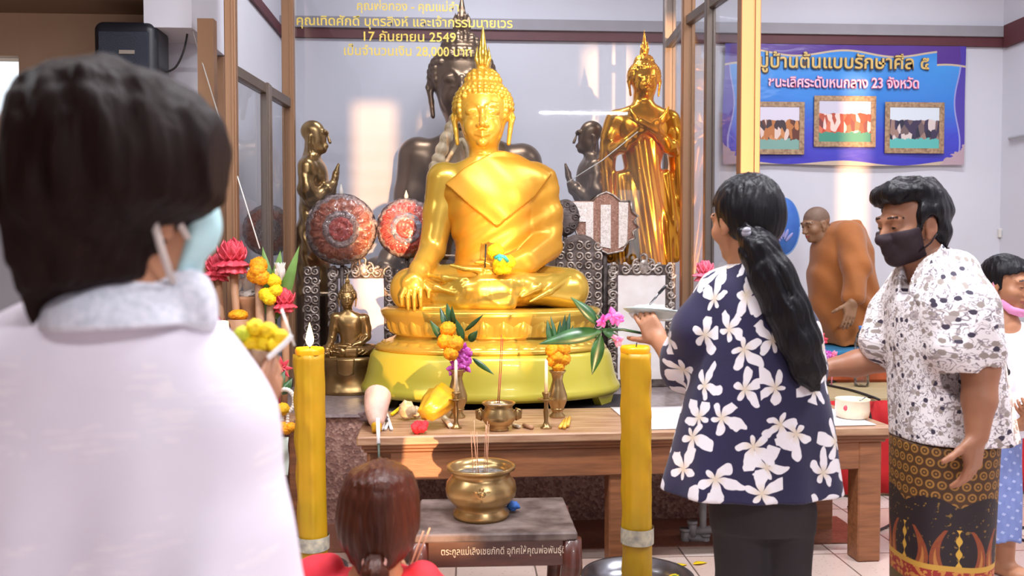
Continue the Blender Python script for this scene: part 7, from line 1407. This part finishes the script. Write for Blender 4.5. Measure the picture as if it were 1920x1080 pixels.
S = SDF(*bx2(E_, 1810, 815, -0.2, 1980, 590, 0.2, 0.02), 0.006); S.loft([erow(604, 1868, 1916, 0.055), erow(620, 1850, 1936, 0.085), erow(650, 1846, 1944, 0.10), erow(700, 1850, 1940, 0.105), erow(745, 1848, 1936, 0.112), erow(812, 1828, 1922, 0.125)], 0.01); S.chain([E_(1860, 630, -0.01), E_(1852, 705, -0.03)], [0.052, 0.058], 0.03); S.chain([E_(1934, 630, 0.0), E_(1942, 690, -0.03)], [0.052, 0.056], 0.03); S.ell(E_(1892, 604, -0.06), (0.07, 0.06, 0.05), 0.01, op='s'); S.wave(lambda X, Y, Z: 0.003*cn(X*30, Y*30, Z*18)); part(gi, 'top', S.mesh(), WHITE_CLOTH)
S = SDF(*bx2(E_, 1800, 1005, -0.2, 1925, 785, 0.2, 0.02), 0.006); S.loft([erow(790, 1826, 1912, 0.11), erow(830, 1818, 1908, 0.12), erow(920, 1820, 1903, 0.13), erow(1002, 1824, 1899, 0.13)], 0.01); S.wave(lambda X, Y, Z: 0.006*np.sin((X+0.4*Y)*50)*np.clip((E_(0, 800)[2]-Z)*4, 0, 1)); V, Q = S.mesh(); part(gi, 'skirt', (V, Q, {'uv': cyl_uv(V, E_(1862, 900), 0.11)}), BLUESKIRT)
part(gi, 'necklace', MB().tube([E_(1870, 618, -0.085), E_(1882, 665, -0.118), E_(1890, 695, -0.122)], 0.0025, 6).ball(E_(1890, 698, -0.124), (0.01, 0.006, 0.014), 10, 6).geo(), CABLE)

# ---- kneeling child, bottom centre
dF = 1.9; Fq = lambda x, y, o=0.0: at(x, y, dF+o)
ch = thing('person', 'kneeling child in a red shirt with a tied reddish-brown ponytail, seen from behind', 'person', (Fq(705, 1080)[0], Fq(705, 1080)[1], 0))
hc = Fq(712, 964); HR = headframe((0.14, 0.95, -0.16)); nb = Fq(706, 1090, -0.01); sF = 0.9; lo, hi = bx2(Fq, 560, 1080, -0.25, 850, 860, 0.42, 0.02); lo[2] = 0.0; M = SDF(lo, hi, 0.0062); human_head(M, hc, HR, sF, nb, nr=0.05)
M.chain([nb, Fq(705, 1200), Fq(705, 1380)], [0.05, 0.10, 0.12], 0.04); wrl, wrr = Fq(690, 1120, 0.27), Fq(762, 1112, 0.27)
for (sx, wr) in ((-1, wrl), (1, wrr)):
    sh_ = Fq(705+82*sx, 1125); el_ = Fq(705+100*sx, 1230, 0.12); M.chain([Fq(705, 1110), sh_, el_, wr], [0.06, 0.042, 0.036, 0.025], 0.02); hand(M, wr, np.array([0.1*-sx, 0.25, 0.95]), np.array([-sx, 0, 0.1]), 1, 0.25, 0.75)
    kn = np.array([Fq(705+75*sx, 1100)[0], Fq(705, 0)[1]+0.22, 0.07]); an = np.array([kn[0]*0.6+Fq(705, 1100)[0]*0.4, Fq(705, 0)[1]-0.16, 0.06]); M.chain([Fq(705+35*sx, 1390), kn], [0.09, 0.066], 0.03); M.chain([kn, an], [0.06, 0.04], 0.02)
V, Q = M.mesh(); part(ch, 'body', (V, Q, {'mi': eyes_mi(V, Q, hc, HR, sF)}), [SKIN, EYE, LIP])
def frow(y, xl, xr, ry, cy=0.0): a, b = Fq(xl, y), Fq(xr, y); return (a[2], (a[0]+b[0])/2, a[1]+cy, (b[0]-a[0])/2, ry)
S = SDF(*bx2(Fq, 615, 1085, -0.14, 805, 862, 0.14, 0.015), 0.0032); S.loft([frow(869, 692, 734, 0.05), frow(880, 664, 760, 0.08), frow(905, 644, 778, 0.10), frow(940, 634, 786, 0.108), frow(980, 632, 787, 0.106, -0.006), frow(1010, 640, 780, 0.09, -0.014), (Fq(0, 1035)[2],)+frow(1035, 656, 764, 0.07, -0.022)[1:], frow(1058, 676, 730, 0.05, -0.04)], 0.01)
X, Y, Z = local(S, hc, HR, sF); S.F = np.maximum(S.F, np.minimum(np.minimum(Y-0.04, 0.055-Z), 0.2)).astype(np.float32)
S.wave(lambda X, Y, Z: 0.0016*hn((X-Fq(702, 0)[0])*np.clip(1+(Fq(0, 1040)[2]-Z)*-1.5, 0.4, 3)*230, Y*160, Z*14)+0.003*np.exp(-((X-Fq(690, 0)[0]+0.2*(Z-hc[2]))/0.006)**2)); part(ch, 'hair', S.mesh(), HAIR_RED)
pt = [Fq(702, 1050, -0.092), Fq(701, 1075, -0.105), Fq(700, 1150, -0.10), Fq(700, 1210, -0.10)]; S = SDF(*box_of(pt, 0.06), 0.0038); S.chain(pt, [0.018, 0.028, 0.032, 0.01], 0.01); S.wave(lambda X, Y, Z: 0.002*hn(X*250, Y*200, Z*16)); part(ch, 'ponytail', S.mesh(), HAIR_RED)
part(ch, 'hair_tie', MB().lathe([(0.022, -0.006), (0.027, 0.0), (0.022, 0.006)], Fq(702, 1054, -0.096), 20, R=frame(unit(np.array([0, -0.5, 0.85]))), cap0=False, cap1=False).geo(), mat('pale_pink_hair_tie', (206, 150, 136), 0.6))
S = SDF(*bx2(Fq, 545, 1420, -0.2, 860, 1035, 0.25, 0.02), 0.0062); S.loft([frow(1066, 668, 748, 0.055), frow(1080, 630, 782, 0.075), frow(1105, 600, 808, 0.095), frow(1160, 590, 818, 0.115), frow(1300, 600, 808, 0.125), frow(1400, 595, 815, 0.14)], 0.015)
S.chain([Fq(620, 1062, 0.02), Fq(596, 1085, 0.03), Fq(592, 1130, 0.03), Fq(606, 1200, 0.10)], [0.03, 0.05, 0.055, 0.055], 0.03); S.chain([Fq(792, 1090, 0.0), Fq(815, 1135, 0.03), Fq(806, 1200, 0.10)], [0.045, 0.055, 0.055], 0.03); S.ell(nb+np.array([0, 0.0, 0.03]), (0.052, 0.055, 0.06), 0.01, op='s'); S.wave(lambda X, Y, Z: 0.004*cn(X*26, Y*26, Z*16)); part(ch, 'shirt', S.mesh(), RED_SHIRT)
S = SDF((Fq(560, 1100)[0], Fq(705, 0)[1]-0.26, 0.0), (Fq(850, 1100)[0], Fq(705, 0)[1]+0.34, 0.36), 0.008); cF = Fq(705, 1100); S.ell((cF[0], cF[1], 0.2), (0.16, 0.17, 0.15), 0.02)
for sx in (-1, 1): S.chain([(cF[0]+0.05*sx, cF[1], 0.2), (cF[0]+0.09*sx, cF[1]+0.23, 0.085)], [0.105, 0.082], 0.03); S.chain([(cF[0]+0.09*sx, cF[1]+0.23, 0.08), (cF[0]+0.06*sx, cF[1]-0.18, 0.07)], [0.075, 0.062], 0.03)
part(ch, 'trousers', S.mesh(), mat('dark_blue_trousers', (46, 52, 84), 0.8, bump=0.1))
for i, (x0, x1, y1) in enumerate(((770, 806, 990), (764, 794, 996))): single('incense_stick', 'pale incense stick held up by the kneeling child', 'incense', MB().tube([Fq(x0-14, 1115, 0.26), Fq(x0, 1078, 0.22), Fq(x1, y1, 0.20)], 0.0026, 6).geo(), INCENSE, 'incense sticks in the child\'s hands')
